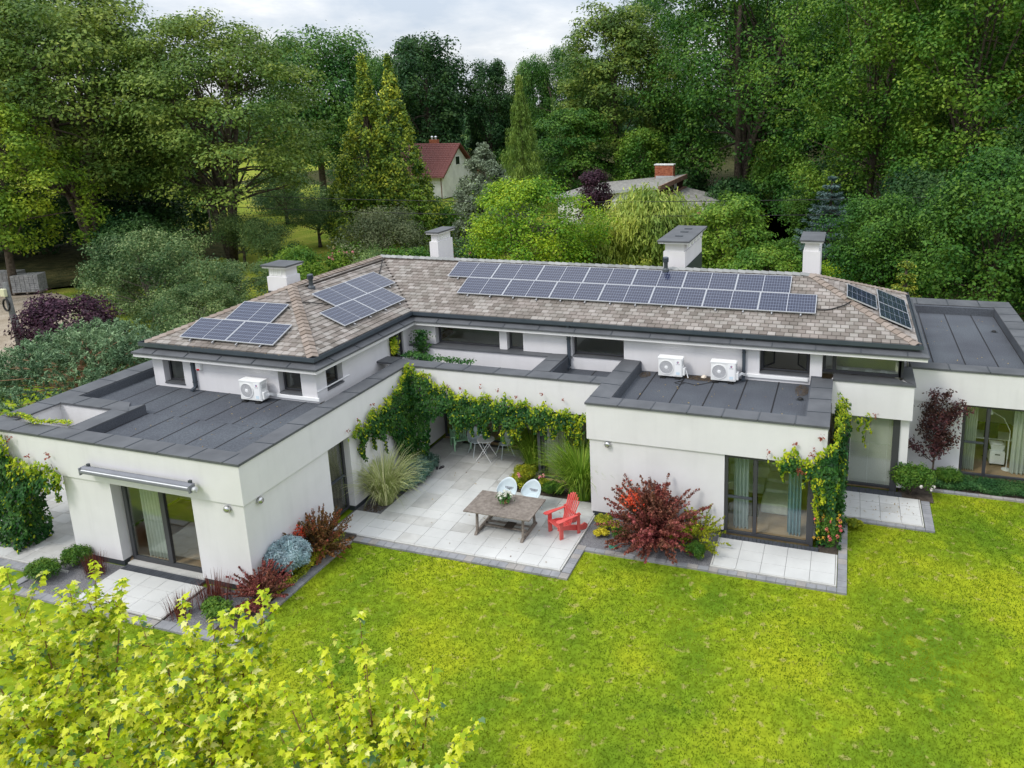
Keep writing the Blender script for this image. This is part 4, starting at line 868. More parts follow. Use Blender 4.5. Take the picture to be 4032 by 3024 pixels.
# basket of hydrangeas
fx, fy, fz = -9.10, 18.42, ZT+HT
bk = thing('flower_basket', (fx, fy, fz), 'wicker basket of white hydrangeas standing on the teak table', 'basket'); bk.scale = (.9, .9, .9)
b = B(); b.lathe((0, 0, 0), [(.085, 0), (.095, .01), (.105, .06), (.12, .13), (.13, .14), (.12, .145), (.10, .14)], 20); obj('basket', b, wicker, bk, local=True)
for k in range(5): obj('weave_band', B().lathe((0, 0, .015+k*.026), [(.098+k*.006, 0), (.105+k*.006, .006), (.1+k*.006, .013)], 20), wicker, bk, local=True)
rr = random.Random(3); petal = leafmat('petal_white', (.80, .80, .74), (.85, .85, .82), (.74, .76, .62), trans=.2, clump=0); gleaf = leafmat('hydrangea_leaf', (.02, .07, .012), (.05, .15, .02), trans=.2, clump=0)
# ============================================================ FOLIAGE TOOLS
RNG = np.random.default_rng(11)
LEAF4 = np.array([(0, -.5, 0), (.30, -.02, .05), (0, .5, 0), (-.30, -.02, .05)])
LEAF6 = np.array([(0, -.5, 0), (.24, -.18, .06), (.22, .2, .05), (0, .5, -.04), (-.22, .2, .05), (-.24, -.18, .06)])
NEEDLE = np.array([(-.07, -.5, 0), (.07, -.5, 0), (.05, .5, 0), (-.05, .5, 0)])
def unit(a): return a/np.maximum(np.linalg.norm(a, axis=1, keepdims=True), 1e-9)
def leaves_mesh(name, C_, Nn, size, tmpl=LEAF4, T_=None, roll=.0):
    n = len(C_); Nn = unit(Nn)
    if T_ is None: T_ = RNG.normal(size=(n, 3))
    T_ = T_-Nn*(T_*Nn).sum(1, keepdims=True); T_ = unit(T_); Bn = np.cross(T_, Nn)
    k = len(tmpl); size = np.broadcast_to(size, (n,))
    V = C_[:, None, :]+size[:, None, None]*(Bn[:, None, :]*tmpl[None, :, 0, None]+T_[:, None, :]*tmpl[None, :, 1, None]+Nn[:, None, :]*tmpl[None, :, 2, None])
    me = bpy.data.meshes.new(name); me.vertices.add(n*k); me.vertices.foreach_set('co', V.astype(np.float32).ravel())
    me.loops.add(n*k); me.loops.foreach_set('vertex_index', np.arange(n*k, dtype=np.int32)); me.polygons.add(n)
    me.polygons.foreach_set('loop_start', np.arange(0, n*k, k, dtype=np.int32)); me.update(calc_edges=True)
    return me
def add_me(name, me, m, parent=None, loc=(0, 0, 0)):
    if not me.materials: me.materials.append(m)
    o = bpy.data.objects.new(name, me); COL.objects.link(o); o.location = loc
    if parent: o.parent = parent
    return o
def crown(R, z0, z1, prof, nc, rc, n, size, seed, squash=.75, inner=.45, up=.5, lobes=.18, tmpl=LEAF4, droop=0, dirT=None, shell=.55, rj=.35, taper=0):
    """leaf clumps through a crown; local coordinates, trunk at the origin. returns mesh, clump centres"""
    r = np.random.default_rng(seed); t = r.random(nc)**.9; a = r.uniform(0, 2*pi, nc)
    ph = r.uniform(0, 2*pi, 4); lob = 1+lobes*(np.sin(2*a+ph[0])+np.sin(3*a+ph[1]+4*t)+.7*np.sin(5*a+ph[2]-6*t))
    rad = R*np.array([prof(q) for q in t])*lob*(inner+(1-inner)*np.sqrt(r.random(nc)))
    cz = z0+(z1-z0)*t+r.normal(0, rc*.25, nc); C0 = np.c_[rad*np.cos(a), rad*np.sin(a), cz]; CR = rc*r.uniform(1-rj, 1+rj, nc)*(1-taper*t)
    w = CR**2; w /= w.sum(); idx = r.choice(nc, n, p=w)
    D = unit(r.normal(size=(n, 3))+np.array([0, 0, .35])); q = (shell+(1-shell)*r.random(n)**.6)[:, None]
    q = q*(1+.22*r.normal(size=(n, 1)))
    Pp = C0[idx]+D*CR[idx][:, None]*q*np.array([1, 1, squash])
    if droop: Pp[:, 2] -= droop*r.random(n)**2
    out_ = unit(np.c_[Pp[:, :2], np.zeros(n)])
    Nn = D*.7+np.array([0, 0, up])+out_*.25+r.normal(size=(n, 3))*.5
    T_ = None
    if dirT is not None: T_ = np.array(dirT)+r.normal(size=(n, 3))*.25+out_*.3
    return leaves_mesh('crown', Pp, Nn, size*r.uniform(.65, 1.3, n), tmpl, T_), C0
def trunk_mesh(h, r0, C0, nl, seed, lean=0, forks=1, spread=.12, zl=.35, bend=.08):
    rr = random.Random(seed); bt = B(); bl = B(); tops = []
    for k in range(forks):
        a = rr.uniform(0, 2*pi); s = spread*h*(0 if forks == 1 else 1); P = []
        for j in range(7):
            q = j/6; P.append((s*cos(a)*q**1.1+rr.uniform(-bend, bend)*h*.12*q+lean*q*h, s*sin(a)*q**1.1+rr.uniform(-bend, bend)*h*.12*q, -.15+h*q))
        bt.tube(P, [r0*(1.25 if j == 0 else 1)*(1-.62*j/6)*(1 if forks == 1 else .72) for j in range(7)], 8); tops.append(P)
    idx = rr.sample(range(len(C0)), min(nl, len(C0)))
    for i in idx:
        P = rr.choice(tops); c = Vector(C0[i]); j = max(2, min(6, int(6*(zl+(1-zl)*rr.random()*min(1, max(.1, c.z/h)))))) ; a = Vector(P[j])
        if c.z < a.z-.2*h: a = Vector(P[2])
        m1 = a.lerp(c, .35)+Vector((rr.uniform(-1, 1), rr.uniform(-1, 1), rr.uniform(0, 1.6)))*h*.02; m2 = a.lerp(c, .7)+Vector((rr.uniform(-1, 1), rr.uniform(-1, 1), rr.uniform(0, 1)))*h*.02
        rb = r0*.34*(1-.6*j/6)+.01; bl.tube([a, m1, m2, c], [rb, rb*.7, rb*.45, rb*.15], 5, cap=False)
    return bt, bl
def gc_prof(t): return max(.02, (1-t)**1.2*min(1, .75+1.6*t))
def ju_prof(t): return max(.1, (1-t**1.7)*min(1, .7+t))
def rnd_prof(t): return max(.12, sqrt(max(0, 1-(2*t-1)**2)))
def oak_prof(t): return max(.25, sqrt(max(0, 1-(1.75*t-.8)**2)))
def cone_prof(t): return max(.03, (1-t)**.85)*min(1, .55+2.2*t)
def col_prof(t): return max(.06, min(1, .65+1.6*t)*(1-t)**.6)
def flat_prof(t): return max(.3, sqrt(max(0, 1-(1.5*t-.55)**2)))
SPEC = {
 'oak': dict(prof=oak_prof, mats=('oak_leaf', (.020, .070, .008), (.075, .165, .018), (.040, .11, .012)), squash=.8, up=.55),
 'oakb': dict(prof=oak_prof, mats=('bright_oak_leaf', (.045, .13, .010), (.16, .27, .030), (.085, .19, .018)), squash=.8, up=.6),
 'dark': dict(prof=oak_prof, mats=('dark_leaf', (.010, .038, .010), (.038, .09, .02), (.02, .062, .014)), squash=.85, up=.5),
 'maple': dict(prof=oak_prof, mats=('maple_leaf', (.018, .062, .010), (.075, .15, .025), (.04, .10, .016)), squash=.85, up=.5),
 'locust': dict(prof=flat_prof, mats=('locust_leaf', (.042, .078, .012), (.120, .165, .028), (.070, .118, .018)), squash=.42, up=.9),
 'yel': dict(prof=oak_prof, mats=('yellow_green_leaf', (.10, .18, .012), (.30, .38, .03), (.17, .27, .02)), squash=.7, up=.6),
 'bright': dict(prof=oak_prof, mats=('fresh_leaf', (.06, .16, .008), (.26, .36, .018), (.13, .25, .012)), squash=.6, up=.7),
 'willow': dict(prof=oak_prof, mats=('willow_leaf', (.13, .20, .035), (.32, .37, .08), (.21, .28, .05)), squash=1.2, up=.1, tmpl=NEEDLE*np.array([2.2, 1.25, 1]), dirT=(0, 0, -1), droop=1.4),
 'silver': dict(prof=oak_prof, mats=('silver_leaf', (.025, .055, .015), (.15, .19, .075), (.052, .098, .030)), squash=.8, up=.5),
 'apple': dict(prof=rnd_prof, mats=('apple_leaf', (.022, .055, .016), (.10, .15, .045), (.05, .095, .028)), squash=.75, up=.5),
 'purple': dict(prof=oak_prof, mats=('purple_leaf', (.018, .008, .014), (.075, .030, .045), (.040, .016, .028)), squash=.8, up=.5),
 'grey': dict(prof=oak_prof, mats=('grey_green_leaf', (.05, .075, .03), (.14, .16, .08), (.09, .115, .05)), squash=.9, up=.4),
 'goldc': dict(prof=gc_prof, mats=('golden_conifer_leaf', (.03, .07, .010), (.33, .38, .04), (.085, .145, .018)), squash=1.25, up=.2),
 'junip': dict(prof=ju_prof, mats=('grey_juniper_leaf', (.045, .055, .035), (.20, .25, .17), (.09, .12, .07)), squash=.9, up=.3),
 'shrub': dict(prof=oak_prof, mats=('shrub_leaf', (.035, .10, .010), (.16, .28, .025), (.08, .18, .016)), squash=.8, up=.6),
}
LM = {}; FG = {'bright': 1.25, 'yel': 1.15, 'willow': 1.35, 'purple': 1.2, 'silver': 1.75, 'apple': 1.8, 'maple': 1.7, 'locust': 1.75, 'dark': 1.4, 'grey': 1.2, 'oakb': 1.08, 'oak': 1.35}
def lm(k):
    if k not in LM:
        n, a, b_, c = SPEC[k]['mats']; f = FG.get(k, 1.5); LM[k] = leafmat(n, *[tuple(min(.8, q*f) for q in cc) for cc in (a, b_, c)], clump=.36, clump_s=.3)
    return LM[k]
def tree(name, sp, x, y, R, z0, z1, label, n=20000, size=.3, nc=90, rc=None, trunk=.3, forks=1, limbs=16, seed=None, group=None, cat='tree', base=0, bark=None, zl=.35, spread=.12, inner=.45, lobes=.18, lean=0, kind=None, shell=.55, mt=None):
    seed = seed or int(abs(x*13+y*7))+1; S = SPEC[sp]; rc = rc or R*.26
    t = thing(name, (x, y, base), label, cat, group)
    z1 -= rc*S.get('squash', .75)*1.0; z0 += rc*.35; R -= rc*.55; size *= .9; n = int(n*.72)
    me, C0 = crown(R, z0, z1, S['prof'], nc, rc, n, size, seed, squash=S.get('squash', .75), up=S.get('up', .5), tmpl=S.get('tmpl', LEAF4), dirT=S.get('dirT'), droop=S.get('droop', 0), inner=inner, lobes=lobes, shell=shell, taper=.65 if sp in ('goldc', 'junip') else 0)
    add_me('crown', me, mt or lm(sp), t)
    if trunk:
        bt, bl = trunk_mesh(z0+(z1-z0)*.7, trunk, C0, limbs, seed, forks=forks, zl=zl, spread=spread, lean=lean)
        obj('trunk', bt, bark or bark_m, t, local=True, smooth=True)
        if bl.v: obj('branches', bl, bark or bark_m, t, local=True, smooth=True)
    return t
def copy_tree(src, x, y, sc, rz, label, group=None):
    return dup(src, (x, y, 0), label, rz=rz, scale=sc, group=group)
def conifer(name, x, y, R, H_, label, mt, z0=.2, tops=((0, 0, 1),), n=24000, size=.3, droop=.35, tiers=26, dens=1, seed=3, cat='tree', tuft=1., trunk=.25, hang=0., prof=cone_prof, group=None, upturn=.25):
    r = np.random.default_rng(seed); t = thing(name, (x, y, 0), label, cat, group); P = []; D = []
    bt = B(); bl = B()
    for ox, oy, hs in tops:
        Ht = H_*hs; bt.tube([(ox*.3, oy*.3, -.1), (ox, oy, Ht*.5), (ox, oy, Ht*.97)], [trunk, trunk*.6, .03], 7)
        for i in range(tiers):
            q = (i+r.random())/tiers; nb = max(3, int(11*(1-q)+4)); L0 = R*prof(q)
            for k in range(nb):
                a = 2*pi*(k+r.random())/nb; Lb = L0*r.uniform(.75, 1.12); zb = z0+(Ht-z0)*q
                m_ = max(3, int(n/tiers/nb/len(tops)*(1-q*.6)*1.5)); s = r.random(m_)**.6
                px = ox+np.cos(a)*Lb*s; py = oy+np.sin(a)*Lb*s; pz = zb-droop*Lb*s+upturn*Lb*s**3
                w = (.10+.22*Lb*.25)*(1.1-s)+.08
                px = px+r.normal(0, 1, m_)*w*np.abs(np.sin(a)*1)+r.normal(0, .05, m_); py = py+r.normal(0, 1, m_)*w*np.abs(np.cos(a))+r.normal(0, .05, m_)
                pz = pz-np.abs(r.normal(0, .10, m_))-hang*r.random(m_)
                P.append(np.c_[px, py, pz]); D.append(np.c_[np.full(m_, np.cos(a)), np.full(m_, np.sin(a)), np.full(m_, -droop-hang*3)])
                if k % 3 == 0: bl.tube([(ox, oy, zb), (ox+cos(a)*Lb*.6, oy+sin(a)*Lb*.6, zb-droop*Lb*.6)], [.035, .012], 4, cap=False)
    P = np.concatenate(P); D = np.concatenate(D); m_ = len(P); T_ = D+r.normal(size=(m_, 3))*.45; Nn = np.array([0, 0, 1.])+r.normal(size=(m_, 3))*.55+D*.3
    me = leaves_mesh('crown', P, Nn, size*r.uniform(.6, 1.3, m_), LEAF4*np.array([.75*tuft, 1.2, 1]), T_)
    add_me('crown', me, mt, t); obj('trunk', bt, bark_m, t, local=True); obj('branches', bl, bark_m, t, local=True)
    return t
def blades(name, x, y, z, n, L_, w, spread, arch, mt, label, cat='ornamental grass', rbase=.15, seed=1, side=None, up0=.9, group=None, base=None):
    r = random.Random(seed); b = B(); S = 6
    for i in range(n):
        a = r.uniform(0, 2*pi) if side is None else r.gauss(side, .9); q = sqrt(r.random())*rbase; l = L_*r.uniform(.6, 1.1); sp = spread*r.uniform(.3, 1.15); ww = w*r.uniform(.6, 1.2)
        bx, by = q*cos(a), q*sin(a); pa = Vector((-sin(a), cos(a), 0)); tw = r.uniform(-.6, .6); i0 = len(b.v); ar = arch*r.uniform(.6, 1.3)
        px, pz, th = 0, 0, r.uniform(.02, .35)*sp/.8
        for k in range(S):
            wk = ww*(1-(k/(S-1))**1.6)+.0008
            c = Vector((bx+cos(a)*px, by+sin(a)*px, pz)); e_ = (pa*cos(tw)+Vector((0, 0, 1))*sin(tw)*.4)*wk
            b.v += [tuple(c-e_), tuple(c+e_)]
            px += sin(th)*l/(S-1); pz += cos(th)*l/(S-1); th += ar*(.35+k*.33)
        for k in range(S-1): j = i0+2*k; b.f.append((j, j+1, j+3, j+2))
    t = thing(name, (x, y, z), label, cat, group); obj('blades', b, mt, t, local=True); return t
def spiky(name, x, y, z, R, Hh, n, mt, label, size=.045, per=90, arch=.6, seed=2, w=.06, cat='shrub', group=None, stem=True, up=.3):
    """shrub of arching shoots densely set with small leaves"""
    r = np.random.default_rng(seed); P = []; Nn = []; T_ = []; bs = B()
    for i in range(n):
        a = r.uniform(0, 2*pi); el = r.uniform(.15, 1.45); L_ = (R*cos(el)**1+Hh*sin(el))*r.uniform(.65, 1.08)
        d_ = np.array([cos(a)*cos(el), sin(a)*cos(el), sin(el)]); s0 = .05 if stem else .3
        s = r.uniform(.25, 1, per)**.8; dr = arch*.25*L_
        c = d_[None, :]*L_*s[:, None]; c[:, 2] += dr*(np.sin(s*pi))*.5-dr*.35*s**2
        c[:, 0] *= 1; c += r.normal(0, w, (per, 3))*(1.15-s[:, None])*.8+r.normal(0, w*.25, (per, 3)); c[:, 2] = np.maximum(c[:, 2], .02)
        P.append(c); Nn.append(r.normal(size=(per, 3))+np.array([0, 0, .9])); T_.append(d_[None, :]+r.normal(size=(per, 3))*.7)
        if i % 2 == 0: bs.tube([(0, 0, 0), tuple(d_*L_*.5+np.array([0, 0, dr*.5])), tuple(d_*L_*.9)], [.012, .008, .003], 4, cap=False)
    t = thing(name, (x, y, z), label, cat, group); P = np.concatenate(P)
    add_me('foliage', leaves_mesh('foliage', P, np.concatenate(Nn), size*r.uniform(.6, 1.3, len(P)), LEAF4, np.concatenate(T_)), mt, t)
    obj('stems', bs, bark_m, t, local=True); return t
def mound(name, x, y, z, rx, ry, h, n, size, mt, label, cat='shrub', seed=1, tmpl=LEAF4, nc=14, stems=True, group=None, rough=.35):
    r = np.random.default_rng(seed); a = r.uniform(0, 2*pi, nc); q = np.sqrt(r.random(nc))*.75
    C0 = np.c_[rx*q*np.cos(a), ry*q*np.sin(a), h*(.35+.35*(1-q**2))*r.uniform(.8, 1.15, nc)]; cr = rough
    idx = r.integers(0, nc, n); D = unit(r.normal(size=(n, 3))+np.array([0, 0, .3])); P = C0[idx]+D*np.array([rx*cr, ry*cr, h*cr*.9])*(.6+.4*r.random((n, 1))**.5)*(1+.12*r.normal(size=(n, 1)))
    P[:, 2] = np.maximum(P[:, 2], .01)
    t = thing(name, (x, y, z), label, cat, group); add_me('foliage', leaves_mesh('foliage', P, D+r.normal(size=(n, 3))*.5+np.array([0, 0, .4]), size*r.uniform(.6, 1.3, n), tmpl), mt, t)
    if stems:
        bs = B()
        for c in C0[:8]: bs.tube([(0, 0, 0), tuple(c*.5), tuple(c)], [.02, .012, .006], 4, cap=False)
        obj('stems', bs, bark_m, t, local=True)
    return t
def blooms(parent, pts, r_, m, seed=1, n=26, name='flower'):
    rr = np.random.default_rng(seed)
    for p in pts:
        D = unit(rr.normal(size=(n, 3))+np.array([0, 0, .2])); P = np.array(p)+D*r_*(.6+.4*rr.random((n, 1)))
        add_me(name, leaves_mesh(name, P, D, r_*.75*rr.uniform(.8, 1.2, n), LEAF6), m, parent)
heads = []
for k in range(15):
    a = rr.uniform(0, 2*pi); q = sqrt(rr.random())*.21; heads.append((q*cos(a)*1.15, q*sin(a), .22+.14*(1-(q/.21)**2)+rr.uniform(-.02, .03)))
blooms(bk, heads, .062, petal, 4, 34, 'flower_head')
n_ = 160; P = np.c_[RNG.normal(0, .12, n_), RNG.normal(0, .11, n_), RNG.uniform(.13, .30, n_)]
add_me('leaves', leaves_mesh('leaves', P, np.c_[P[:, :2]*3, np.full(n_, .7)]+RNG.normal(size=(n_, 3))*.3, .11, LEAF6), gleaf, bk)
st = B()
for h in heads: st.tube([(0, 0, .1), (h[0]*.5, h[1]*.5, .18), h], .005, 4, cap=False)
obj('stems', st, gleaf, bk, local=True)
# adirondack chairs
def adirondack(x, y, z, rz, m, label, s=1.07):
    t = thing('adirondack_chair', (x, y, z), label, 'chair', None, rz); t.scale = (s, s, s)
    # local: faces -y ; seat front at y=-.30
    for sx in (-.27, .27):
        obj('front_leg', B().box(sx-.022, sx+.022, -.33, -.22, 0, .53), m, t, local=True, bevel=.005)
        b = B(); pts = [(-.36, .36), (-.36, .26), (-.10, .20), (.25, .06), (.52, 0), (.60, .05), (.60, .13), (.52, .20), (.38, .17), (.2, .24), (0, .31)]
        i0 = 0; n = len(pts)
        for xx in (sx*.87-.018, sx*.87+.018): b.v += [(xx, yy, zz) for yy, zz in pts]
        b.f = [(k, (k+1) % n, n+(k+1) % n, n+k) for k in range(n)]+[tuple(range(n-1, -1, -1)), tuple(range(n, 2*n))]
        obj('side_rail', b, m, t, local=True)
        obj('rear_post', B().box(sx*1.12-.02, sx*1.12+.02, .22, .31, .0, .60), m, t, local=True, bevel=.005)
        b = B(); pl = [(-.42, -.06), (-.44, .03), (-.38, .075), (-.2, .07), (.1, .035), (.34, .02), (.36, -.02), (.34, -.045), (.0, -.05), (-.25, -.07), (-.36, -.09)]
        b.prism([((sx*1.13+(xx if sx > 0 else -xx)), yy) for yy, xx in pl] if sx < 0 else [((sx*1.13+xx), yy) for yy, xx in pl][::-1], .53, .555)
        for k, v in enumerate(b.v): b.v[k] = (v[0], v[1], v[2]+.02*(-v[1]))
        obj('armrest', b, m, t, local=True, bevel=.005)
    obj('back_rail', B().box(-.31, .31, .25, .275, .46, .53), m, t, local=True)
    for k in range(6):
        y0 = -.37+k*.078; z0 = .355-k*.023; obj('seat_slat', B().hull8([(-.25, y0, z0), (.25, y0, z0), (-.25, y0+.058, z0-.02), (.25, y0+.058, z0-.02), (-.25, y0, z0+.018), (.25, y0, z0+.018), (-.25, y0+.058, z0-.002), (.25, y0+.058, z0-.002)]), m, t, local=True, bevel=.003)
    for k in range(7):
        f = (k-3)/3; tw = .062+.0*abs(f); x0 = f*.165; x1 = f*.235; top = 1.02-.13*f*f; zb = .20; yb = .06; yt = .06+(top-zb)*.42
        b = B(); w0, w1 = .017, .025
        b.hull8([(x0-w0, yb-.01, zb), (x0+w0, yb-.01, zb), (x0-w0, yb+.01, zb), (x0+w0, yb+.01, zb), (x1-w1, yt-.01, top-.02*(f > 0)), (x1+w1, yt-.01, top-.02*(f < 0)), (x1-w1, yt+.01, top-.02*(f > 0)), (x1+w1, yt+.01, top-.02*(f < 0))])
        obj('back_slat', b, m, t, local=True, bevel=.004)
    return t
adirondack(-7.36, 18.62, ZT, radians(-35), red_w, 'red wooden adirondack chair beside the teak table')
adirondack(-13.0, 23.0, ZT, radians(38), green_w, 'mint green wooden adirondack chair under the hanging vine')
def shell_chair(x, y, z, rz, label, s=1.05):
    t = thing('shell_chair', (x, y, z), label, 'chair', 'pale plastic armchairs on the terrace', rz); t.scale = (s, s, s)
    b = B(); NU, NV = 16, 9
    for j in range(NV+1):
        v = j/NV
        for i in range(NU+1):
            u = (i/NU-.5)*2; a = u*1.75   # wraps from arm to arm, back at +y
            rx, ry = .25+.05*v, .22+.05*v; hb = .44*(1-.72*abs(u)**1.5); px = rx*sin(a); py = ry*cos(a)*(1 if cos(a) > 0 else .8)+.02
            q = min(1, v*1.6); b.v.append((px*(.55+.45*q), py*(.55+.45*q), .44+max(0, v-.25)/.75*hb))
    for j in range(NV):
        for i in range(NU):
            if 3 <= j <= 4 and 4 <= i <= 11 and i % 2 == 0 and False: continue
            a = j*(NU+1)+i; b.f.append((a, a+1, a+NU+2, a+NU+1))
    sh = obj('shell', b, chair_pl, t, local=True, smooth=True); mo = sh.modifiers.new('s', 'SOLIDIFY'); mo.thickness = .012
    obj('seat', B().lathe((0, 0, .43), [(.05, 0), (.18, .002), (.2, .015), (.17, .02)], 18), chair_pl, t, local=True, smooth=True)
    g = B()
    for k in range(6):
        for j in range(3): g.box(-.13+k*.046, -.13+k*.046+.026, .205, .222, .53+j*.03, .547+j*.03)
    obj('back_openings', g, mat_fan, t, local=True)
    for sx in (-1, 1):
        for sy in (-1, 1): obj('leg', B().tube([(sx*.12, sy*.12, .43), (sx*.25, sy*.24, 0)], [.012, .009], 7), chair_pl, t, local=True)
    return t
shell_chair(-9.50, 19.35, ZT, 0, 'pale blue plastic armchair behind the teak table, left of the pair'); shell_chair(-8.74, 19.42, ZT, radians(-6), 'pale blue plastic armchair behind the teak table, right of the pair')
shell_chair(-12.15, 22.62, ZT, radians(48), 'pale plastic armchair left of the bistro table'); shell_chair(-11.12, 22.72, ZT, radians(-42), 'pale plastic armchair right of the bistro table')
t = thing('bistro_table', (-11.66, 22.35, ZT), 'round white folding bistro table under the vine', 'table'); obj('table_top', B().lathe((0, 0, .71), [(.30, 0), (.31, .005), (.31, .02), (.29, .025)], 30), white_br, t, local=True)
for sy in (-.22, .22):
    for s_ in (-1, 1): obj('leg', B().tube([(s_*.2, sy, .71), (-s_*.27, sy*1.15, .0)], .011, 7), white_br, t, local=True)
for s_ in (-1, 1): obj('crossbar', B().tube([(s_*.27, -.25, .02), (s_*.27, .25, .02)], .01, 6), white_br, t, local=True)
obj('brace', B().tube([(0, -.23, .35), (0, .23, .35)], .008, 6), white_br, t, local=True)
pt = thing('potted_plant', (-11.6, 22.4, ZT+.735), 'small pot with greenery on the bistro table', 'plant pot'); obj('pot', B().lathe((0, 0, 0), [(.06, 0), (.09, .1), (.10, .16), (.09, .16)], 18), mat('grey_pot', (.25, .25, .26), rough=.6), pt, local=True)
P = np.c_[RNG.normal(0, .07, 120), RNG.normal(0, .07, 120), RNG.uniform(.14, .32, 120)]; add_me('foliage', leaves_mesh('foliage', P, RNG.normal(size=(120, 3))+[0, 0, .6], .07, LEAF6), gleaf, pt)
shoe_m = mat('dark_leather', (.02, .018, .018), (.05, .04, .05), scale=20, rough=.6)
for k, (sx, sy, a, lb) in enumerate(((-12.98, 21.2, .5, 'dark clog on the terrace tiles beside the juniper, nearer the house wall'), (-12.84, 21.26, -.3, 'dark clog beside the juniper, further right on the tiles'))):
    s_ = thing('shoe', (sx, sy, ZT), lb, 'shoe', None, a); obj('sole', B().prism([(.04*c*(1+.2*s2), .13*s2) for c, s2 in ((cos(q), sin(q)) for q in [2*pi*i/12 for i in range(12)])], 0, .02), black_r, s_, local=True)
    obj('upper', B().hull8([(-.04, -.11, .02), (.04, -.11, .02), (-.04, .03, .02), (.04, .03, .02), (-.02, -.07, .06), (.02, -.07, .06), (-.035, .03, .075), (.035, .03, .075)]), shoe_m, s_, local=True, bevel=.012); obj('strap', B().tube([(-.042, .05, .03), (-.03, .09, .06), (.03, .09, .06), (.042, .05, .03)], .009, 6), shoe_m, s_, local=True)
hs = thing('irrigation_lid', (-5.78, 18.3, -.01), 'green oval irrigation valve lid in the gravel bed', 'valve lid'); obj('lid', B().prism([(.13*cos(a), .10*sin(a)) for a in [2*pi*i/20 for i in range(20)]], 0, .035), mat('green_plastic', (.05, .28, .18), rough=.45), hs, local=True, bevel=.01); obj('lid_handle', B().box(-.03, .03, -.012, .012, .035, .042), green_w, hs, local=True)

# ============================================================ GARDEN PLANTS
pampas_m = leafmat('pampas_blade', (.22, .29, .07), (.74, .72, .42), (.44, .49, .18), trans=.3, clump=0)
misc_m = leafmat('miscanthus_blade', (.07, .18, .012), (.42, .55, .07), (.18, .32, .025), trans=.3, clump=0)
blades('pampas_grass', -13.42, 18.75, 0, 900, 1.85, .012, 1.5, .38, pampas_m, 'variegated pampas grass clump by the courtyard wall', seed=3, rbase=.25)
blades('tall_grass', -7.55, 20.75, 0, 1100, 2.15, .014, 1.2, .36, misc_m, 'tall green arching grass in the corner beside the bay wall', seed=4, rbase=.35)
blades('tall_grass', -9.78, 22.15, 0, 700, 2.0, .013, 1.0, .32, misc_m, 'tall green grass under the vine next to the glass wall post', seed=5, rbase=.28)
blood = leafmat('blood_grass', (.06, .015, .015), (.30, .10, .06), (.12, .03, .025), trans=.3, clump=0)
blades('blood_grass', -15.2, 12.5, 0, 170, .55, .008, .35, .1, blood, 'dark red upright grass at the corner of the left patio', seed=6, rbase=.3); blades('blood_grass', -14.8, 13.2, 0, 260, .6, .008, .35, .1, blood, 'reddish brown grass along the wall right of the left patio', seed=7, rbase=.45)
blades('blood_grass', -18.9, 13.25, 0, 200, .55, .008, .35, .1, blood, 'red tinged grass between the round bush and the left glass door', seed=8, rbase=.3)
jun_m = leafmat('juniper_needles', (.05, .12, .085), (.20, .30, .24), (.10, .19, .14), trans=.15, clump=.2, clump_s=2)
mound('juniper', -13.33, 20.35, 0, .55, 1.35, .5, 9000, .08, jun_m, 'spreading blue green juniper between pampas grass and terrace tiles', seed=3, tmpl=NEEDLE*2.2, nc=30)
barb_m = leafmat('barberry_leaf', (.11, .028, .022), (.34, .115, .075), (.19, .06, .042), trans=.2, clump=.3, clump_s=1.2); barbr_m = leafmat('barberry_bright', (.60, .05, .02), (.80, .14, .05), trans=.2, clump=0)
bb_ = spiky('barberry', -4.75, 18.85, 0, 1.25, 1.55, 240, barb_m, 'big dark red barberry bush in front of the bay wall', size=.075, per=95, w=.06, seed=4)
nP = 260; P = np.c_[RNG.normal(-.55, .16, nP), RNG.normal(-.3, .12, nP), RNG.normal(1.38, .13, nP)]; add_me('bright_shoots', leaves_mesh('f', P, RNG.normal(size=(nP, 3))+[0, -.4, .7], .08, LEAF4), barbr_m, bb_)
barg_m = leafmat('barberry_mixed', (.10, .035, .02), (.34, .12, .05), (.17, .10, .02), trans=.2, clump=.4, clump_s=2.5)
spiky('barberry', -13.62, 13.55, 0, .62, .95, 110, barb_m, 'smaller red barberry at the outer corner of the left wing', size=.055, per=80, w=.035, seed=5)
b2 = spiky('barberry', -13.55, 15.75, 0, .75, 1.15, 140, barg_m, 'red and green barberry by the courtyard side door', size=.06, per=80, w=.04, seed=6)
nP = 140; P = np.c_[RNG.normal(-.35, .1, nP), RNG.normal(-.35, .12, nP), RNG.normal(.8, .12, nP)]; add_me('bright_shoots', leaves_mesh('f', P, RNG.normal(size=(nP, 3))+[0, -.4, .7], .07, LEAF4), barbr_m, b2)
spr_m = leafmat('blue_spruce_needles', (.16, .26, .29), (.40, .50, .53), (.27, .37, .40), trans=.1, clump=.2, clump_s=3)
mound('dwarf_blue_spruce', -13.68, 14.62, 0, .66, .66, 1.2, 17000, .065, spr_m, 'pale blue dwarf spruce between two red barberries', seed=7, nc=90, tmpl=NEEDLE*1.8, rough=.17)
gold = leafmat('golden_shrub_leaf', (.14, .22, .012), (.50, .48, .03), (.30, .34, .02), trans=.3, clump=.25, clump_s=2.5); vgold = leafmat('golden_flower_leaf', (.45, .38, .02), (.70, .60, .04), trans=.2, clump=0)
grn = leafmat('garden_green_leaf', (.035, .11, .012), (.14, .25, .03), (.07, .17, .018), trans=.3, clump=.2, clump_s=2)
mound('euonymus', -13.42, 15.0, 0, .28, 1.6, .3, 4200, .05, gold, 'low yellow green shrub strip along the paver edge of the left bed', seed=8, nc=26)
spiky('golden_spirea', -3.55, 18.95, 0, .75, .95, 60, gold, 'loose yellow green bush right of the big barberry', size=.065, per=70, w=.05, seed=9)
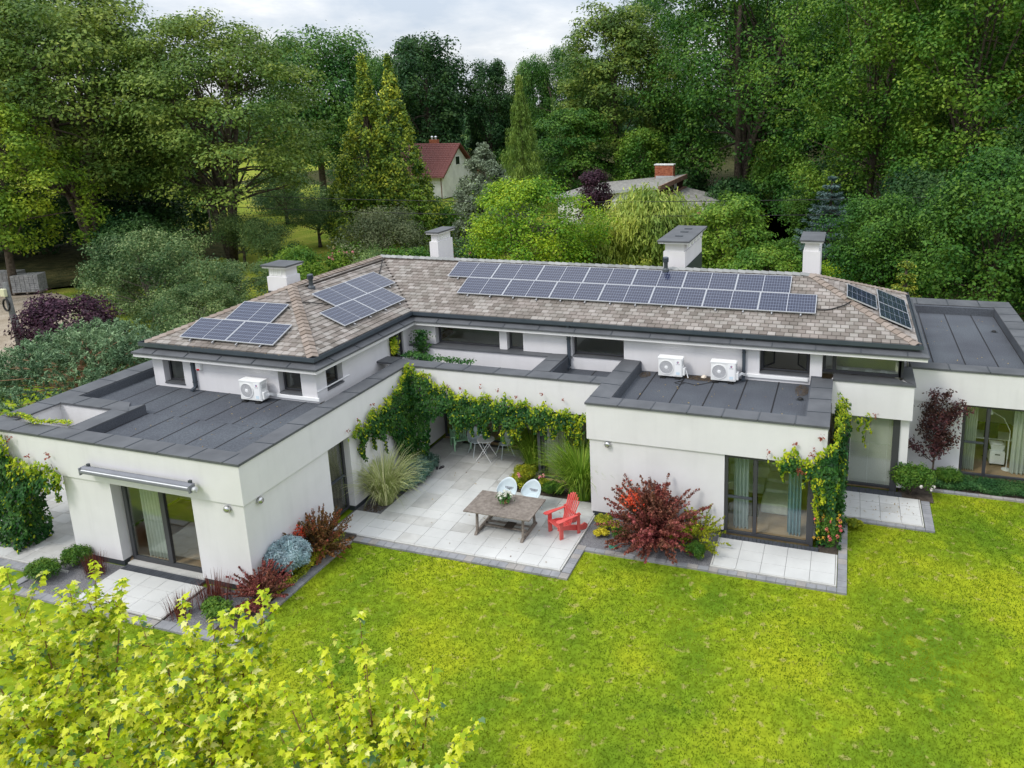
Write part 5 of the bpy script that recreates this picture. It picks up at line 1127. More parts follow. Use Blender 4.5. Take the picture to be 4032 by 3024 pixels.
mound('globe_conifer', -6.38, 19.2, 0, .34, .3, .38, 3000, .045, gold, 'olive green cushion conifer at the left end of the gravel bed', seed=10); mound('yellow_sedum', -6.28, 18.72, 0, .24, .2, .22, 1300, .05, vgold, 'small bright yellow cushion plant in the gravel bed', seed=11)
mound('globe_conifer', -5.72, 18.75, 0, .26, .24, .32, 2400, .04, grn, 'small dark green globe conifer beside the barberry', seed=12, tmpl=NEEDLE*1.8, nc=20); mound('globe_conifer', -3.5, 18.45, 0, .3, .27, .42, 3000, .04, grn, 'green globe conifer at the left edge of the bay patio', seed=13, tmpl=NEEDLE*1.8, nc=22)
mound('globe_conifer', -5.95, 19.15, 0, .2, .2, .3, 1100, .045, gold, 'yellowish cushion shrub squeezed beside the barberry and the wall', seed=14)
rose_p = leafmat('rose_petal', (.72, .10, .13), (.85, .28, .25), trans=.2, clump=0); rose_y = leafmat('yellow_rose_leaf', (.50, .25, .02), (.75, .50, .06), trans=.2, clump=0); pinkm = leafmat('pink_petal', (.78, .20, .28), (.88, .42, .45), trans=.2, clump=0); whitem = leafmat('white_rose', (.8, .75, .7), (.85, .8, .78), trans=.2, clump=0)
rs = mound('rose_bush', -.12, 20.0, 0, .38, .42, .95, 4200, .065, grn, 'rose bush with red and yellow flowers at the bay corner', seed=15, nc=22)
rq = random.Random(5)
blooms(rs, [(rq.uniform(-.35, .35), rq.uniform(-.5, -.1), rq.uniform(.45, .95)) for _ in range(14)], .055, rose_p, 5); blooms(rs, [(rq.uniform(-.35, .35), rq.uniform(-.5, .3), rq.uniform(.3, 1.15)) for _ in range(18)], .055, rose_y, 6, 16, 'yellow_leaves')
r1 = mound('rose_bush', -9.75, 20.8, 0, .36, .34, .45, 2000, .06, gold, 'low rose with pink flower left in the courtyard bed', seed=16); blooms(r1, [(.05, -.1, .5), (.12, -.15, .45)], .07, pinkm, 7)
r2_ = mound('rose_bush', -8.85, 20.75, 0, .3, .25, .4, 1500, .06, gold, 'low rose with two pink flowers in front of the glass wall', seed=17); blooms(r2_, [(-.1, -.05, .5), (0, 0, .55)], .07, pinkm, 8)
mound('boxwood', -9.75, 21.35, 0, .42, .4, .5, 3200, .05, gold, 'low green gold shrub behind the left courtyard rose', seed=18); mound('boxwood', -8.5, 20.65, 0, .42, .3, .45, 3600, .045, grn, 'fresh green low shrub in front of the tall corner grass', seed=19, tmpl=NEEDLE*1.8, nc=24)
v2b = mound('white_rose_bush', 2.25, 23.62, 0, .75, .55, 1.05, 7500, .07, grn, 'bushy green rose with white flowers by the middle patio', seed=20, nc=34, rough=.28); blooms(v2b, [(.25, -.5, .55), (.62, -.3, .5), (.55, -.35, .42)], .06, whitem, 9)
mound('dwarf_pine', 3.45, 24.75, 0, .42, .35, .5, 3600, .05, grn, 'small green conifer at the foot of the plum tree', seed=21, tmpl=NEEDLE*1.8, nc=24)
gc = leafmat('ground_cover_leaf', (.02, .08, .02), (.07, .18, .05), (.04, .12, .03), trans=.2, clump=.25, clump_s=2)
n_ = 26000; P = np.c_[RNG.uniform(3.0, 9.0, n_), RNG.uniform(24.26, 25.2, n_), np.zeros(n_)]; P[:, 2] = .02+.13*RNG.random(n_)+.05*np.sin(P[:, 0]*5)*np.sin(P[:, 1]*6)
o = add_me('ground_cover', leaves_mesh('ground_cover', P, RNG.normal(size=(n_, 3))*.6+[0, 0, 1], .05, LEAF4), gc); tag(o, 'dark green ground cover under the far right window', 'ground cover', kind='stuff')
mound('round_boxwood', -20.05, 12.65, 0, .48, .42, .5, 5200, .05, grn, 'round green bush near the left patio paving corner', seed=22, nc=26); mound('round_boxwood', -19.75, 13.4, 0, .42, .34, .55, 4200, .05, grn, 'bushy green shrub at the foot of the left wing wall', seed=23, nc=24)
mound('low_shrub', -14.3, 12.75, 0, .5, .35, .4, 2600, .07, grn, 'low green shrub at the outer left wing corner', seed=24)
mound('low_shrub', .55, 21.2, 0, .35, .22, .22, 1500, .06, gold, 'low yellow green vine patch at the edge of the middle patio', seed=25)
# plum tree at the far right wall
plum_m = leafmat('plum_leaf', (.04, .022, .024), (.15, .06, .048), (.07, .030, .030), trans=.2, clump=.35, clump_s=1.5)
pt_ = thing('purple_plum_tree', (2.98, 24.95, 0), 'slender purple leaved plum tree against the far right wall', 'tree')
r_ = np.random.default_rng(8); PP = []; bt = B(); bt.tube([(0, 0, -.05), (.02, 0, .6), (.05, .02, 1.4), (.05, 0, 2.2)], [.035, .03, .022, .012], 7)
brn = B()
for (dx, dy, z0, z1, cnt, sp) in ((-.95, -.1, .55, 1.25, 260, .16), (-.35, 0, .7, 1.9, 420, .2), (-.25, 0, 1.3, 2.45, 520, .24), (-.12, -.1, 1.6, 2.95, 420, .22), (.25, 0, .7, 1.7, 420, .2), (.55, -.1, .65, 1.5, 420, .2), (.5, 0, 1.2, 2.3, 560, .26), (.7, 0, 1.5, 2.6, 420, .2), (.3, 0, 1.7, 3.0, 220, .14), (1.0, 0, 1.9, 2.45, 160, .14), (.1, 0, .6, 1.1, 260, .2)):
    s = r_.uniform(.25, 1, cnt)[:, None]; a = np.array([0, 0, z0]); e_ = np.array([dx, dy, z1]); c = a+(e_-a)*s+np.array([0, 0, .12])*np.sin(s*pi); PP.append(c+r_.normal(0, sp*.55, (cnt, 3))*np.array([1, .7, 1])); brn.tube([tuple(a), tuple(a+(e_-a)*.5+[0, 0, .1]), tuple(e_)], [.02, .012, .004], 5, cap=False)
PP = np.concatenate(PP); add_me('crown', leaves_mesh('crown', PP, r_.normal(size=PP.shape)+[0, -.3, .7], .085*r_.uniform(.7, 1.3, len(PP)), LEAF6), plum_m, pt_); obj('trunk', bt, bark_m, pt_, local=True); obj('branches', brn, bark_m, pt_, local=True)
# ---- climbing vines
vine_d = leafmat('vine_leaf_dark', (.012, .055, .012), (.05, .15, .022), (.025, .095, .015), trans=.2, clump=.3, clump_s=1.8); vine_l = leafmat('vine_leaf_lime', (.13, .26, .010), (.58, .60, .03), (.32, .42, .018), trans=.35, clump=.2, clump_s=3)
vine_r = leafmat('vine_leaf_red', (.28, .05, .03), (.40, .14, .10), trans=.3, clump=0)
def vine(label, loc, areas, strands, lime, red=(), seed=1, size=.115, name='climbing_vine', runners=()):
    """areas: (origin, u axis, n axis, [(u, ztop, zbot)...], leaves per m2, thickness); strands: (x,y,z0,z1,w,n,lime?)"""
    r = np.random.default_rng(seed); t = thing(name, loc, label, 'climbing plant'); off = np.array(loc); Dk = [[], []]; Lm = [[], []]; st = B()
    for o, u, n, prof, dens, th in areas:
        o = np.array(o, float); u = np.array(u, float); n = np.array(n, float); us = [p[0] for p in prof]; tp = [p[1] for p in prof]; bt_ = [p[2] for p in prof]
        A_ = (max(us)-min(us))*(max(tp)-min(bt_)); m_ = int(A_*dens); a = r.uniform(min(us), max(us), m_); z = r.uniform(min(bt_)-.15, max(tp)+.15, m_)
        jt = .09*np.sin(a*9)+.06*np.sin(a*23)+r.normal(0, .035, m_); jb = .10*np.sin(a*7+1)+.09*np.sin(a*19)+r.normal(0, .05, m_)
        k = (z < np.interp(a, us, tp)+jt) & (z > np.interp(a, us, bt_)+jb); a = a[k]; z = z[k]; jt = jt[k]; m_ = len(a)
        lump_ = th*(.45+.55*np.abs(np.sin(a*3.1+z*2.3)*np.cos(z*4.1-a*1.7)))
        P = o+u*a[:, None]+n*(lump_*r.uniform(.5, 1.1, m_)+.02)[:, None]; P[:, 2] = z
        Nn = n*.9+np.array([0, 0, .55])+r.normal(size=(m_, 3))*.42; edge = (np.interp(a, us, tp)+jt-z)
        isl = (edge < lime*r.uniform(.3, 1.3, m_)) | (r.random(m_) < .05)
        for arr, kk in ((Lm, isl), (Dk, ~isl)): arr[0].append(P[kk]); arr[1].append(Nn[kk])
        for q in range(int((max(us)-min(us))*2)+1):
            aa = r.uniform(min(us), max(us)); z0, z1 = np.interp(aa, us, bt_), np.interp(aa, us, tp); c = o+u*aa+n*.03-off; st.tube([(c[0], c[1], z0-off[2]), (c[0]+r.normal(0, .05), c[1], (z0+z1)/2-off[2]), (c[0], c[1], z1-.1-off[2])], .008, 4, cap=False)
    for (x, y, z0, z1, w, cnt, fl) in strands:
        s = r.random(cnt); ww = w*(1-.55*s); sw = .05*np.sin(s*6+x*9)
        P = np.c_[x+sw+r.normal(0, 1, cnt)*ww*.45, y+r.normal(0, 1, cnt)*ww*.35, z0+(z1-z0)*s]; Nn = r.normal(size=(cnt, 3))*.6+np.array([0, -.8, .5]); isl = r.random(cnt) < fl
        for arr, kk in ((Lm, isl), (Dk, ~isl)): arr[0].append(P[kk]); arr[1].append(Nn[kk])
        st.tube([(x-off[0], y-off[1], z0-off[2]), (x+.03-off[0], y-off[1], (z0+z1)/2-off[2]), (x-off[0], y-off[1], z1-off[2])], .005, 4, cap=False)
    for arr, nm, mm in ((Dk, 'foliage', vine_d), (Lm, 'young_foliage', vine_l)):
        if arr[0]:
            P = np.concatenate(arr[0])-off; add_me(nm, leaves_mesh(nm, P, np.concatenate(arr[1]), size*r.uniform(.6, 1.25, len(P))*(1 if mm is vine_d else .82), LEAF6, np.array([0, 0, -1.])+r.normal(size=(len(P), 3))*.6), mm, t)
    if len(red):
        P = np.concatenate([np.array(p)[None, :]+r.normal(0, s_, (c_, 3))*np.array([1, .4, 1]) for p, s_, c_ in red])-off; add_me('red_shoots', leaves_mesh('red_shoots', P, r.normal(size=P.shape)+[0, -.6, .3], size*.6, LEAF6), vine_r, t)['kind'] = 'stuff'
    for p in runners:
        st.tube([tuple(np.array(p)-off), tuple(np.array(p)-off+[.05, -.02, .1]), tuple(np.array(p)-off+[.04+r.normal(0, .05), -.03, .24])], .005, 4, cap=False)
    obj('stems', st, bark_m, t, local=True); return t
rs_ = random.Random(9)
strs = [(x+rs_.uniform(-.08, .08), 21.3+rs_.uniform(-.05, .05), 2.3, 2.3-rs_.uniform(.5, 1.15) if x < -10 else 2.3-rs_.uniform(.35, 1.0), .14, 170, .25 if x < -10.5 else .62) for x in np.arange(-12.35, -7.6, .17)]
strs += [(-7.45, 21.33, 2.4, 1.5, .07, 70, .8), (-7.2, 21.33, 2.45, 1.75, .06, 60, .9), (-8.2, 21.3, 2.3, 1.35, .08, 80, .8), (-10.2, 21.3, 2.2, 1.2, .1, 100, .5), (-12.2, 21.3, 2.0, 1.15, .1, 120, .2)]
strs += [(-13.9, y, 2.35, 2.35-l, .12, 120, .35) for y, l in ((18.45, .75), (18.75, .3), (19.15, .8), (19.4, .55), (19.75, 1.2), (20.05, .7), (18.6, .95))]
redp = [((x, 21.28, 2.95+rs_.uniform(-.05, .2)), .04, 8) for x in (-12.9, -12.4, -11.9, -11.2, -10.6, -9.9, -9.0, -8.3)]+[((-13.9, y, z), .04, 8) for y, z in ((17.9, 2.7), (18.4, 2.85), (19.2, 3.05))]
vine('large climbing vine over the courtyard corner hanging like a curtain above the terrace', (-13.6, 21.0, 0), [
  ((0, 21.37, 0), (1, 0, 0), (0, -1, 0), [(-14.0, 3.62, 0), (-13.55, 3.60, 0), (-13.3, 3.5, .4), (-13.1, 3.35, 1.9), (-12.6, 3.1, 2.1), (-12.2, 2.85, 1.8), (-11.5, 2.85, 1.85), (-10.6, 2.85, 1.95), (-9.8, 2.8, 2.0), (-9.0, 2.72, 2.1), (-8.2, 2.62, 2.2), (-7.6, 2.5, 2.35), (-7.1, 2.5, 2.42)], 980, .26),
  ((-13.99, 0, 0), (0, 1, 0), (1, 0, 0), [(17.85, 2.5, 2.4), (18.3, 2.66, 2.3), (18.8, 2.75, 2.15), (19.3, 2.9, 2.0), (19.8, 2.95, 1.9), (20.2, 3.05, 1.6), (20.5, 3.15, .2), (20.9, 3.45, 0), (21.3, 3.6, 0)], 980, .25)],
  strs, .26, redp, seed=3)
vine('dense vine column hanging over the right corner of the bay', (-.2, 20.4, 0), [
  ((-.22, 0, 0), (0, 1, 0), (1, 0, 0), [(19.75, 3.3, 2.3), (20.0, 3.45, .1), (20.6, 3.5, 0), (21.5, 3.5, 0), (22.4, 3.45, .1), (22.8, 3.3, 1.6)], 910, .52),
  ((0, 19.74, 0), (1, 0, 0), (0, -1, 0), [(-1.75, 2.58, 2.5), (-1.4, 2.62, 2.36), (-1.05, 2.92, 2.3), (-.8, 2.72, 2.2), (-.55, 2.6, 2.1), (-.35, 3.0, 1.9), (-.15, 3.25, 1.6), (.05, 3.3, .6)], 1085, .14),
  ((0, 20.05, 0), (1, 0, 0), (0, -1, 0), [(-.42, 2.4, .2), (-.1, 2.6, 0), (.25, 2.6, 0)], 735, .2)],
  [(-1.32, 19.68, 2.4, 1.9, .07, 70, .85), (-.75, 19.68, 2.3, 1.8, .08, 80, .8), (-.5, 19.68, 2.3, 1.6, .1, 120, .85), (-.3, 19.66, 2.2, 1.4, .12, 200, .85), (-.42, 19.7, 1.8, .5, .1, 220, .8), (0, 19.7, 2.2, 1.3, .14, 220, .7)], .3,
  [((-1.75, 19.68, 2.7), .05, 14), ((-1.05, 19.68, 3.05), .04, 12), ((-.55, 19.68, 2.75), .08, 30), ((-.9, 19.66, 2.3), .08, 40), ((-.4, 19.68, 3.3), .05, 18)], seed=5)
vine('short vine trailing over the middle glass door', (.4, 23.5, 2.2), [((0, 23.5, 0), (1, 0, 0), (0, -1, 0), [(-.1, 2.55, 2.3), (.3, 2.52, 2.35), (.7, 2.5, 2.4), (1.0, 2.5, 2.42)], 735, .1)],
  [(.35, 23.46, 2.4, 1.95, .08, 80, .7), (.65, 23.46, 2.4, 2.0, .06, 60, .9), (.82, 23.46, 2.4, 1.5, .06, 70, .9), (.95, 23.46, 2.45, 1.95, .04, 30, .9)], .2, [((1.05, 23.46, 2.6), .06, 12)], seed=6)
vine('thick vine over the pillar at the far left corner of the house', (-22.6, 13.6, 0), [
  ((0, 13.7, 0), (1, 0, 0), (0, -1, 0), [(-24.6, 3.5, .1), (-23.4, 3.62, 0), (-22.6, 3.62, 0), (-22.1, 3.6, 0), (-21.85, 3.5, .2), (-21.7, 2.75, .5), (-21.55, 2.8, 1.6), (-21.2, 2.85, 2.0), (-20.9, 2.75, 2.1), (-20.5, 2.95, 2.2), (-20.25, 2.7, 2.3), (-19.95, 2.55, 2.42)], 752, .38),
  ((-21.98, 0, 0), (0, 1, 0), (1, 0, 0), [(13.7, 2.4, 0), (14.3, 2.4, 0)], 700, .2)],
  [(-20.3, 13.62, 2.5, 1.7, .13, 130, .8), (-20.75, 13.62, 2.4, 1.9, .1, 110, .7), (-21.5, 13.6, 2.2, 1.3, .12, 150, .4), (-21.9, 13.6, 1.5, .1, .3, 400, .1)], .5, [((-20.4, 13.6, 3.1), .05, 12), ((-21.2, 13.6, 2.95), .05, 10), ((-21.8, 13.6, 3.4), .05, 10)], seed=7, size=.13)
vine('thin vine along the coping of the left roof opening', (-21.3, 14.4, 3.6), [], [], .2, seed=8, name='climbing_vine') if False else None
vr = thing('vine_runner', (-21.5, 14.4, 3.6), 'thin lime green vine runner on the coping beside the left roof opening', 'climbing plant'); n_ = 420; s = RNG.random(n_)
P = np.c_[-1.5+2.6*s, .12*np.sin(s*9)+.03-.1*s+RNG.normal(0, .05, n_), .05+RNG.random(n_)*.08]; add_me('foliage', leaves_mesh('f', P, RNG.normal(size=(n_, 3))*.5+[0, 0, 1], .085, LEAF6), vine_l, vr); obj('stems', B().tube([(-1.5, 0, .03), (-.5, .1, .04), (.3, -.05, .04), (1.1, -.05, .03)], .008, 5), bark_m, vr, local=True)
vr = thing('vine_runner', (-14.6, 23.3, 2.8), 'green vine climbing in the corner of the roof light well', 'climbing plant'); n_ = 1400; s = RNG.random(n_)
P = np.where((RNG.random(n_) < .6)[:, None], np.c_[RNG.normal(0, .16, n_), RNG.normal(0, .05, n_)+.12, 1.4*s], np.c_[2.6*s**1.6+RNG.normal(0, .05, n_), RNG.normal(-.9, .12, n_), .78+RNG.random(n_)*.12-.1*s]); add_me('foliage', leaves_mesh('f', P, RNG.normal(size=(n_, 3))*.5+[0, -.5, .8], .10, LEAF6), vine_d, vr); obj('stems', B().tube([(0, .1, 0), (.05, .1, .7), (0, .12, 1.4)], .012, 5), bark_m, vr, local=True)
vr = thing('vine_runner', (-15.12, 22.4, 3.6), 'small hanging vine at the edge of the dark upper side window', 'climbing plant'); n_ = 260; s = RNG.random(n_); P = np.c_[RNG.normal(0, .04, n_)+.05, RNG.normal(0, .09, n_), .6*s]; add_me('foliage', leaves_mesh('f', P, RNG.normal(size=(n_, 3))*.5+[.6, -.5, .6], .09, LEAF6), vine_l, vr); obj('stems', B().tube([(0, 0, 0), (.03, 0, .6)], .006, 4), bark_m, vr, local=True)

# ============================================================ FOREGROUND MAPLES
half = [(.2, -.12), (.46, -.06), (.34, .12), (.55, .42), (.29, .40), (.17, .64)]
outl = [(0, 0)]+half+[(0, 1.0)]+[(-x, y) for x, y in reversed(half)]
MAPLE = np.array([(x, y-.4, -.22*abs(x)**1.3+.05-.28*max(0, y-.35)**2) for x, y in outl])
def ramp_leaf(name, stops, trans=.4):
    m = leafmat(name, stops[0][1], stops[-1][1], trans=trans, clump=0, rough=.45, spec=.35)
    e = [n for n in m.node_tree.nodes if n.type == 'VALTORGB'][0].color_ramp; e.interpolation = 'LINEAR'
    for p, c in stops[1:-1]: x = e.elements.new(p); x.color = (*c, 1)
    return m
mp_m = ramp_leaf('maple_leaf_yellow_green', [(0, (.16, .29, .012)), (.16, (.32, .45, .012)), (.38, (.50, .60, .014)), (.62, (.64, .68, .022)), (.84, (.76, .76, .08)), (.93, (.80, .78, .30)), (.95, (.16, .27, .12)), (1, (.09, .19, .10))])
mp_s = [leafmat('maple_leaf_%s' % nm, a, a, trans=.4, clump=0, rough=.45, spec=.35) for nm, a in (('lime', (.55, .64, .015)), ('green', (.24, .37, .015)), ('cream', (.80, .78, .30)), ('gold', (.66, .69, .04)), ('teal', (.12, .24, .12)))]
leaf_me = []
for m_ in mp_s:
    b = B(); b.v = [tuple(p) for p in MAPLE]; b.f = [tuple(range(len(MAPLE)))]; leaf_me.append(mesh_of('leaf', b, m_))
twig_m = mat('maple_twig', (.20, .11, .05), (.28, .17, .08), scale=8, rough=.8)
CAMP = np.array([0, 0, 12.])
def yellow_maple(x, y, shoots, label, seed, trunk_r=.06, per=30):
    r = np.random.default_rng(seed); t = thing('variegated_maple', (x, y, 0), label, 'tree', None); bt = B(); bl = B(); tw = B()
    bt.tube([(0, 0, -.1), (.03, .02, .8), (0, .03, 1.6)], [trunk_r*1.2, trunk_r, trunk_r*.8], 8); C_ = []; N_ = []; T_ = []
    for (sx, sy, sz, L_) in shoots:
        tip = np.array([sx-x, sy-y, sz]); base = np.array([0, .03, 1.4])*1.0; mid = base+(tip-base)*np.array([.55, .55, .38]); q = tip-mid; qn = q/np.linalg.norm(q)
        bl.tube([tuple(base), tuple(base+(mid-base)*.5+[0, 0, -.05]), tuple(mid), tuple(mid+q*.5), tuple(tip)], [.03, .026, .018, .012, .004], 6, cap=False)
        subs = [(mid*0+mid, tip)]
        for k in range(int(7*L_)+2):
            a0 = mid+q*r.uniform(.0, .8); a = r.uniform(0, 2*pi); d_ = np.array([cos(a)*.75, sin(a)*.75, .55+r.random()*.5]); subs.append((a0, a0+d_*L_*r.uniform(.3, .72)))
        for a0, a1 in subs:
            ln = np.linalg.norm(a1-a0); nn_ = max(3, int(ln/.055)); tw.tube([tuple(a0), tuple((a0+a1)/2+[0, 0, .02]), tuple(a1)], [.009, .006, .003], 4, cap=False)
            for i in range(nn_):
                s = (i+.5)/nn_; p = a0+(a1-a0)*s; w = .125*(1-.35*s); k2 = 3 if i < nn_-1 else 5
                for j in range(k2):
                    a = r.uniform(0, 2*pi); o_ = np.array([cos(a), sin(a), r.uniform(-.35, .5)]); c = p+o_*w*r.uniform(.55, 1.25); C_.append(c)
                    N_.append(o_*.35+np.array([0, 0, .9])+r.normal(size=3)*.33); T_.append(o_+np.array([0, 0, -.55])+r.normal(size=3)*.25)
    C_ = np.array(C_); N_ = unit(np.array(N_)); T_ = np.array(T_); n = len(C_); size = .096*r.uniform(.6, 1.3, n)
    dist = np.linalg.norm(C_+np.array([x, y, 0])-CAMP, axis=1)/size; order = np.argsort(dist); near = order[:300]; rest = order[300:]
    add = leaves_mesh('foliage', C_[rest], N_[rest], size[rest], MAPLE, T_[rest]); o = add_me('foliage', add, mp_m, t); o['kind'] = 'stuff'
    for i in near:
        nv = Vector(N_[i]); tv = Vector(T_[i]); tv = (tv-nv*tv.dot(nv)).normalized(); bv = tv.cross(nv)
        M = Matrix.Identity(4)
        for k in range(3): M[k][0] = bv[k]*size[i]; M[k][1] = tv[k]*size[i]; M[k][2] = nv[k]*size[i]
        M.translation = Vector(C_[i]); o = bpy.data.objects.new('leaf', leaf_me[int(r.choice(5, p=[.38, .22, .10, .27, .03]))]); COL.objects.link(o); o.parent = t; o.matrix_basis = M
    obj('trunk', bt, bark_l, t, local=True, smooth=True); obj('branches', bl, twig_m, t, local=True); obj('twigs', tw, twig_m, t, local=True)
    print('maple leaves', n); return t
LS = [(-12.63, 7.43, 5.0), (-11.57, 7.11, 4.8), (-11.18, 7.4, 5.0), (-11.03, 7.74, 5.2), (-10.63, 7.84, 4.9), (-10.92, 6.49, 4.6), (-10.2, 6.74, 4.8), (-9.58, 7.21, 4.9), (-9.17, 7.63, 5.0), (-8.43, 7.43, 4.9), (-8.18, 7.8, 5.0), (-8.04, 8.06, 5.1), (-8.78, 6.86, 4.8), (-8.0, 6.8, 4.8), (-7.45, 7.12, 4.9), (-7.11, 6.83, 4.7), (-9.26, 6.5, 4.6), (-10.08, 6.23, 4.4), (-10.66, 5.99, 4.3), (-8.37, 6.27, 4.5), (-7.59, 6.34, 4.5), (-7.1, 6.44, 4.4), (-9.06, 5.92, 4.2), (-9.83, 5.59, 4.0), (-7.92, 5.95, 4.2), (-7.13, 6.11, 4.2), (-11.7, 6.3, 4.6), (-12.2, 6.9, 4.7), (-11.3, 5.8, 4.2)]
RS = [(-6.25, 7.88, 5.2), (-6.59, 7.5, 4.8), (-5.84, 7.4, 4.9), (-5.33, 7.36, 4.7), (-4.84, 7.44, 5.0), (-6.44, 6.89, 4.6), (-5.77, 6.97, 4.7), (-5.19, 6.9, 4.5), (-6.85, 6.94, 4.6), (-6.02, 6.68, 4.4), (-6.62, 6.54, 4.3), (-4.94, 7.13, 4.5), (-4.19, 6.97, 4.6), (-5.49, 6.68, 4.2), (-4.85, 6.73, 4.2), (-4.32, 6.71, 4.3), (-6.15, 6.44, 4.1)]
yellow_maple(-11.0, 6.9, [s+(1.0,) for s in LS if s[0] < -9.9]+[(-11.8, 7.3, 3.9, .9), (-10.4, 6.3, 3.6, .9), (-11.3, 6.2, 3.6, .9)], 'variegated yellow green maple at the lower left corner of the view', 1)
yellow_maple(-8.3, 6.9, [s+(1.0,) for s in LS if s[0] >= -9.9]+[(-8.8, 7.2, 3.9, .9), (-7.8, 7.2, 3.9, .9), (-8.4, 6.3, 3.5, .9), (-9.4, 6.6, 3.8, .9), (-7.3, 6.5, 3.7, .9)], 'variegated yellow green maple in front of the left patio and its beds', 2)
yellow_maple(-5.6, 7.0, [s+(.8,) for s in RS], 'smaller variegated maple standing apart on the lawn at the bottom centre', 3)
# ============================================================ BACKGROUND BUILDINGS
redroof = mat('red_roof_sheet', (.115, .032, .026), (.155, .050, .042), scale=3, rough=.55)
oldwhite = mat('old_white_wall', (.64, .64, .62), (.78, .78, .76), scale=.8, rough=.9, bump=.3, bscale=20); oldfelt = mat('old_roof_felt', (.16, .155, .145), (.33, .32, .29), scale=2.5, rough=.95, bump=.6, bscale=20, detail=8)
rust = mat('rusty_fascia', (.14, .06, .04), (.30, .20, .15), scale=4, rough=.9); brick_m = mat('red_brick', (.26, .07, .035), (.42, .15, .08), scale=9, rough=.9); mortar = mat('mortar', (.42, .38, .33), rough=.95); darkwin = mat('dark_window_glass', (.015, .018, .02), rough=.1, spec=.6)
t = thing('red_roof_house', (-59.5, 99, 0), 'small white house with a red brown tiled gable roof behind the tall conifer', 'house')
obj('wall', B().box(-66, -53.6, 94.6, 104.2, 0, 3.1), oldwhite, t); b = B(); i0 = 0
b.v = [(-53.62, 94.6, 3.1), (-53.62, 104.2, 3.1), (-53.62, 99.4, 7.0), (-53.9, 94.6, 3.1), (-53.9, 104.2, 3.1), (-53.9, 99.4, 7.0)]; b.f = [(0, 1, 2), (5, 4, 3), (0, 2, 5, 3), (1, 4, 5, 2), (0, 3, 4, 1)]; obj('gable_wall', b, oldwhite, t)
rf = obj('roof', B().hull8([(-66.4, 94, 2.95), (-53.1, 94, 2.95), (-66.4, 99.4, 7.25), (-53.1, 99.4, 7.25), (-66.4, 94, 3.05), (-53.1, 94, 3.05), (-66.4, 99.4, 7.37), (-53.1, 99.4, 7.37)]).hull8([(-66.4, 99.4, 7.25), (-53.1, 99.4, 7.25), (-66.4, 104.8, 2.95), (-53.1, 104.8, 2.95), (-66.4, 99.4, 7.37), (-53.1, 99.4, 7.37), (-66.4, 104.8, 3.05), (-53.1, 104.8, 3.05)]), redroof, t)
b = B()
for k in range(18):
    for j in range(30):
        y0 = 94+k*.3; z0 = 3.06+k*.3*.8; x0 = -66.4+j*.444; b.hull8([(x0, y0, z0), (x0+.40, y0, z0), (x0, y0+.29, z0+.21), (x0+.40, y0+.29, z0+.21), (x0+.05, y0, z0+.07), (x0+.35, y0, z0+.07), (x0+.05, y0+.29, z0+.25), (x0+.35, y0+.29, z0+.25)])
obj('roof_tiles', b, redroof, rf, kind='stuff'); obj('gutter', B().box(-66.4, -53.1, 93.9, 94.02, 2.88, 3.0), rust, t); obj('verge_board', B().hull8([(-53.12, 94, 2.85), (-53.06, 94, 2.85), (-53.12, 99.4, 7.15), (-53.06, 99.4, 7.15), (-53.12, 94, 3.1), (-53.06, 94, 3.1), (-53.12, 99.4, 7.42), (-53.06, 99.4, 7.42)]), redroof, t)
obj('verge_board', B().hull8([(-53.12, 99.4, 7.15), (-53.06, 99.4, 7.15), (-53.12, 104.8, 2.85), (-53.06, 104.8, 2.85), (-53.12, 99.4, 7.42), (-53.06, 99.4, 7.42), (-53.12, 104.8, 3.1), (-53.06, 104.8, 3.1)]), redroof, t)
for (x0, x1, z0, z1, y) in ((-58.3, -57.6, 1.0, 2.5, 94.6), (-62.5, -61.5, 1.0, 2.4, 94.6)):
    wd = obj('window', B().box(x0, x1, y-.03, y+.02, z0, z1), white_br, t); obj('pane', B().box(x0+.08, x1-.08, y-.04, y-.031, z0+.08, z1-.08), darkwin, wd)
wd = obj('window', B().box(-53.62, -53.58, 98.6, 99.9, 4.3, 5.6), white_br, t); obj('pane', B().box(-53.579, -53.57, 98.7, 99.8, 4.4, 5.5), darkwin, wd)
ch = obj('chimney', B().box(-58.2, -57.0, 99.6, 100.4, 6.8, 7.9), brick_m, t)
for x in (-57.9, -57.3): obj('chimney_pot', B().lathe((x, 100, 7.9), [(.15, 0), (.15, .3), (.22, .35), (.1, .5)], 10), steel, ch)
obj('downpipe', B().tube([(-53.8, 94.5, 2.9), (-53.8, 94.5, 0)], .06, 6), rust, t)
t = thing('old_flat_house', (-20, 80, 0), 'old white house with sloping felt roofs and a brick chimney behind the willow', 'house')
b = B(); b.v = [(-29, 75, 0), (-18.5, 75, 0), (-18.5, 75, 3.85), (-29, 75, 2.8), (-29, 88, 0), (-18.5, 88, 0), (-18.5, 88, 3.85), (-29, 88, 2.8)]; b.f = [(0, 1, 2, 3), (1, 5, 6, 2), (5, 4, 7, 6), (4, 0, 3, 7), (3, 2, 6, 7)]; obj('wall', b, oldwhite, t)
obj('roof', B().hull8([(-29.6, 74.6, 2.72), (-18.1, 74.6, 3.87), (-29.6, 88.4, 2.72), (-18.1, 88.4, 3.87), (-29.6, 74.6, 2.92), (-18.1, 74.6, 4.07), (-29.6, 88.4, 2.92), (-18.1, 88.4, 4.07)]), oldfelt, t)
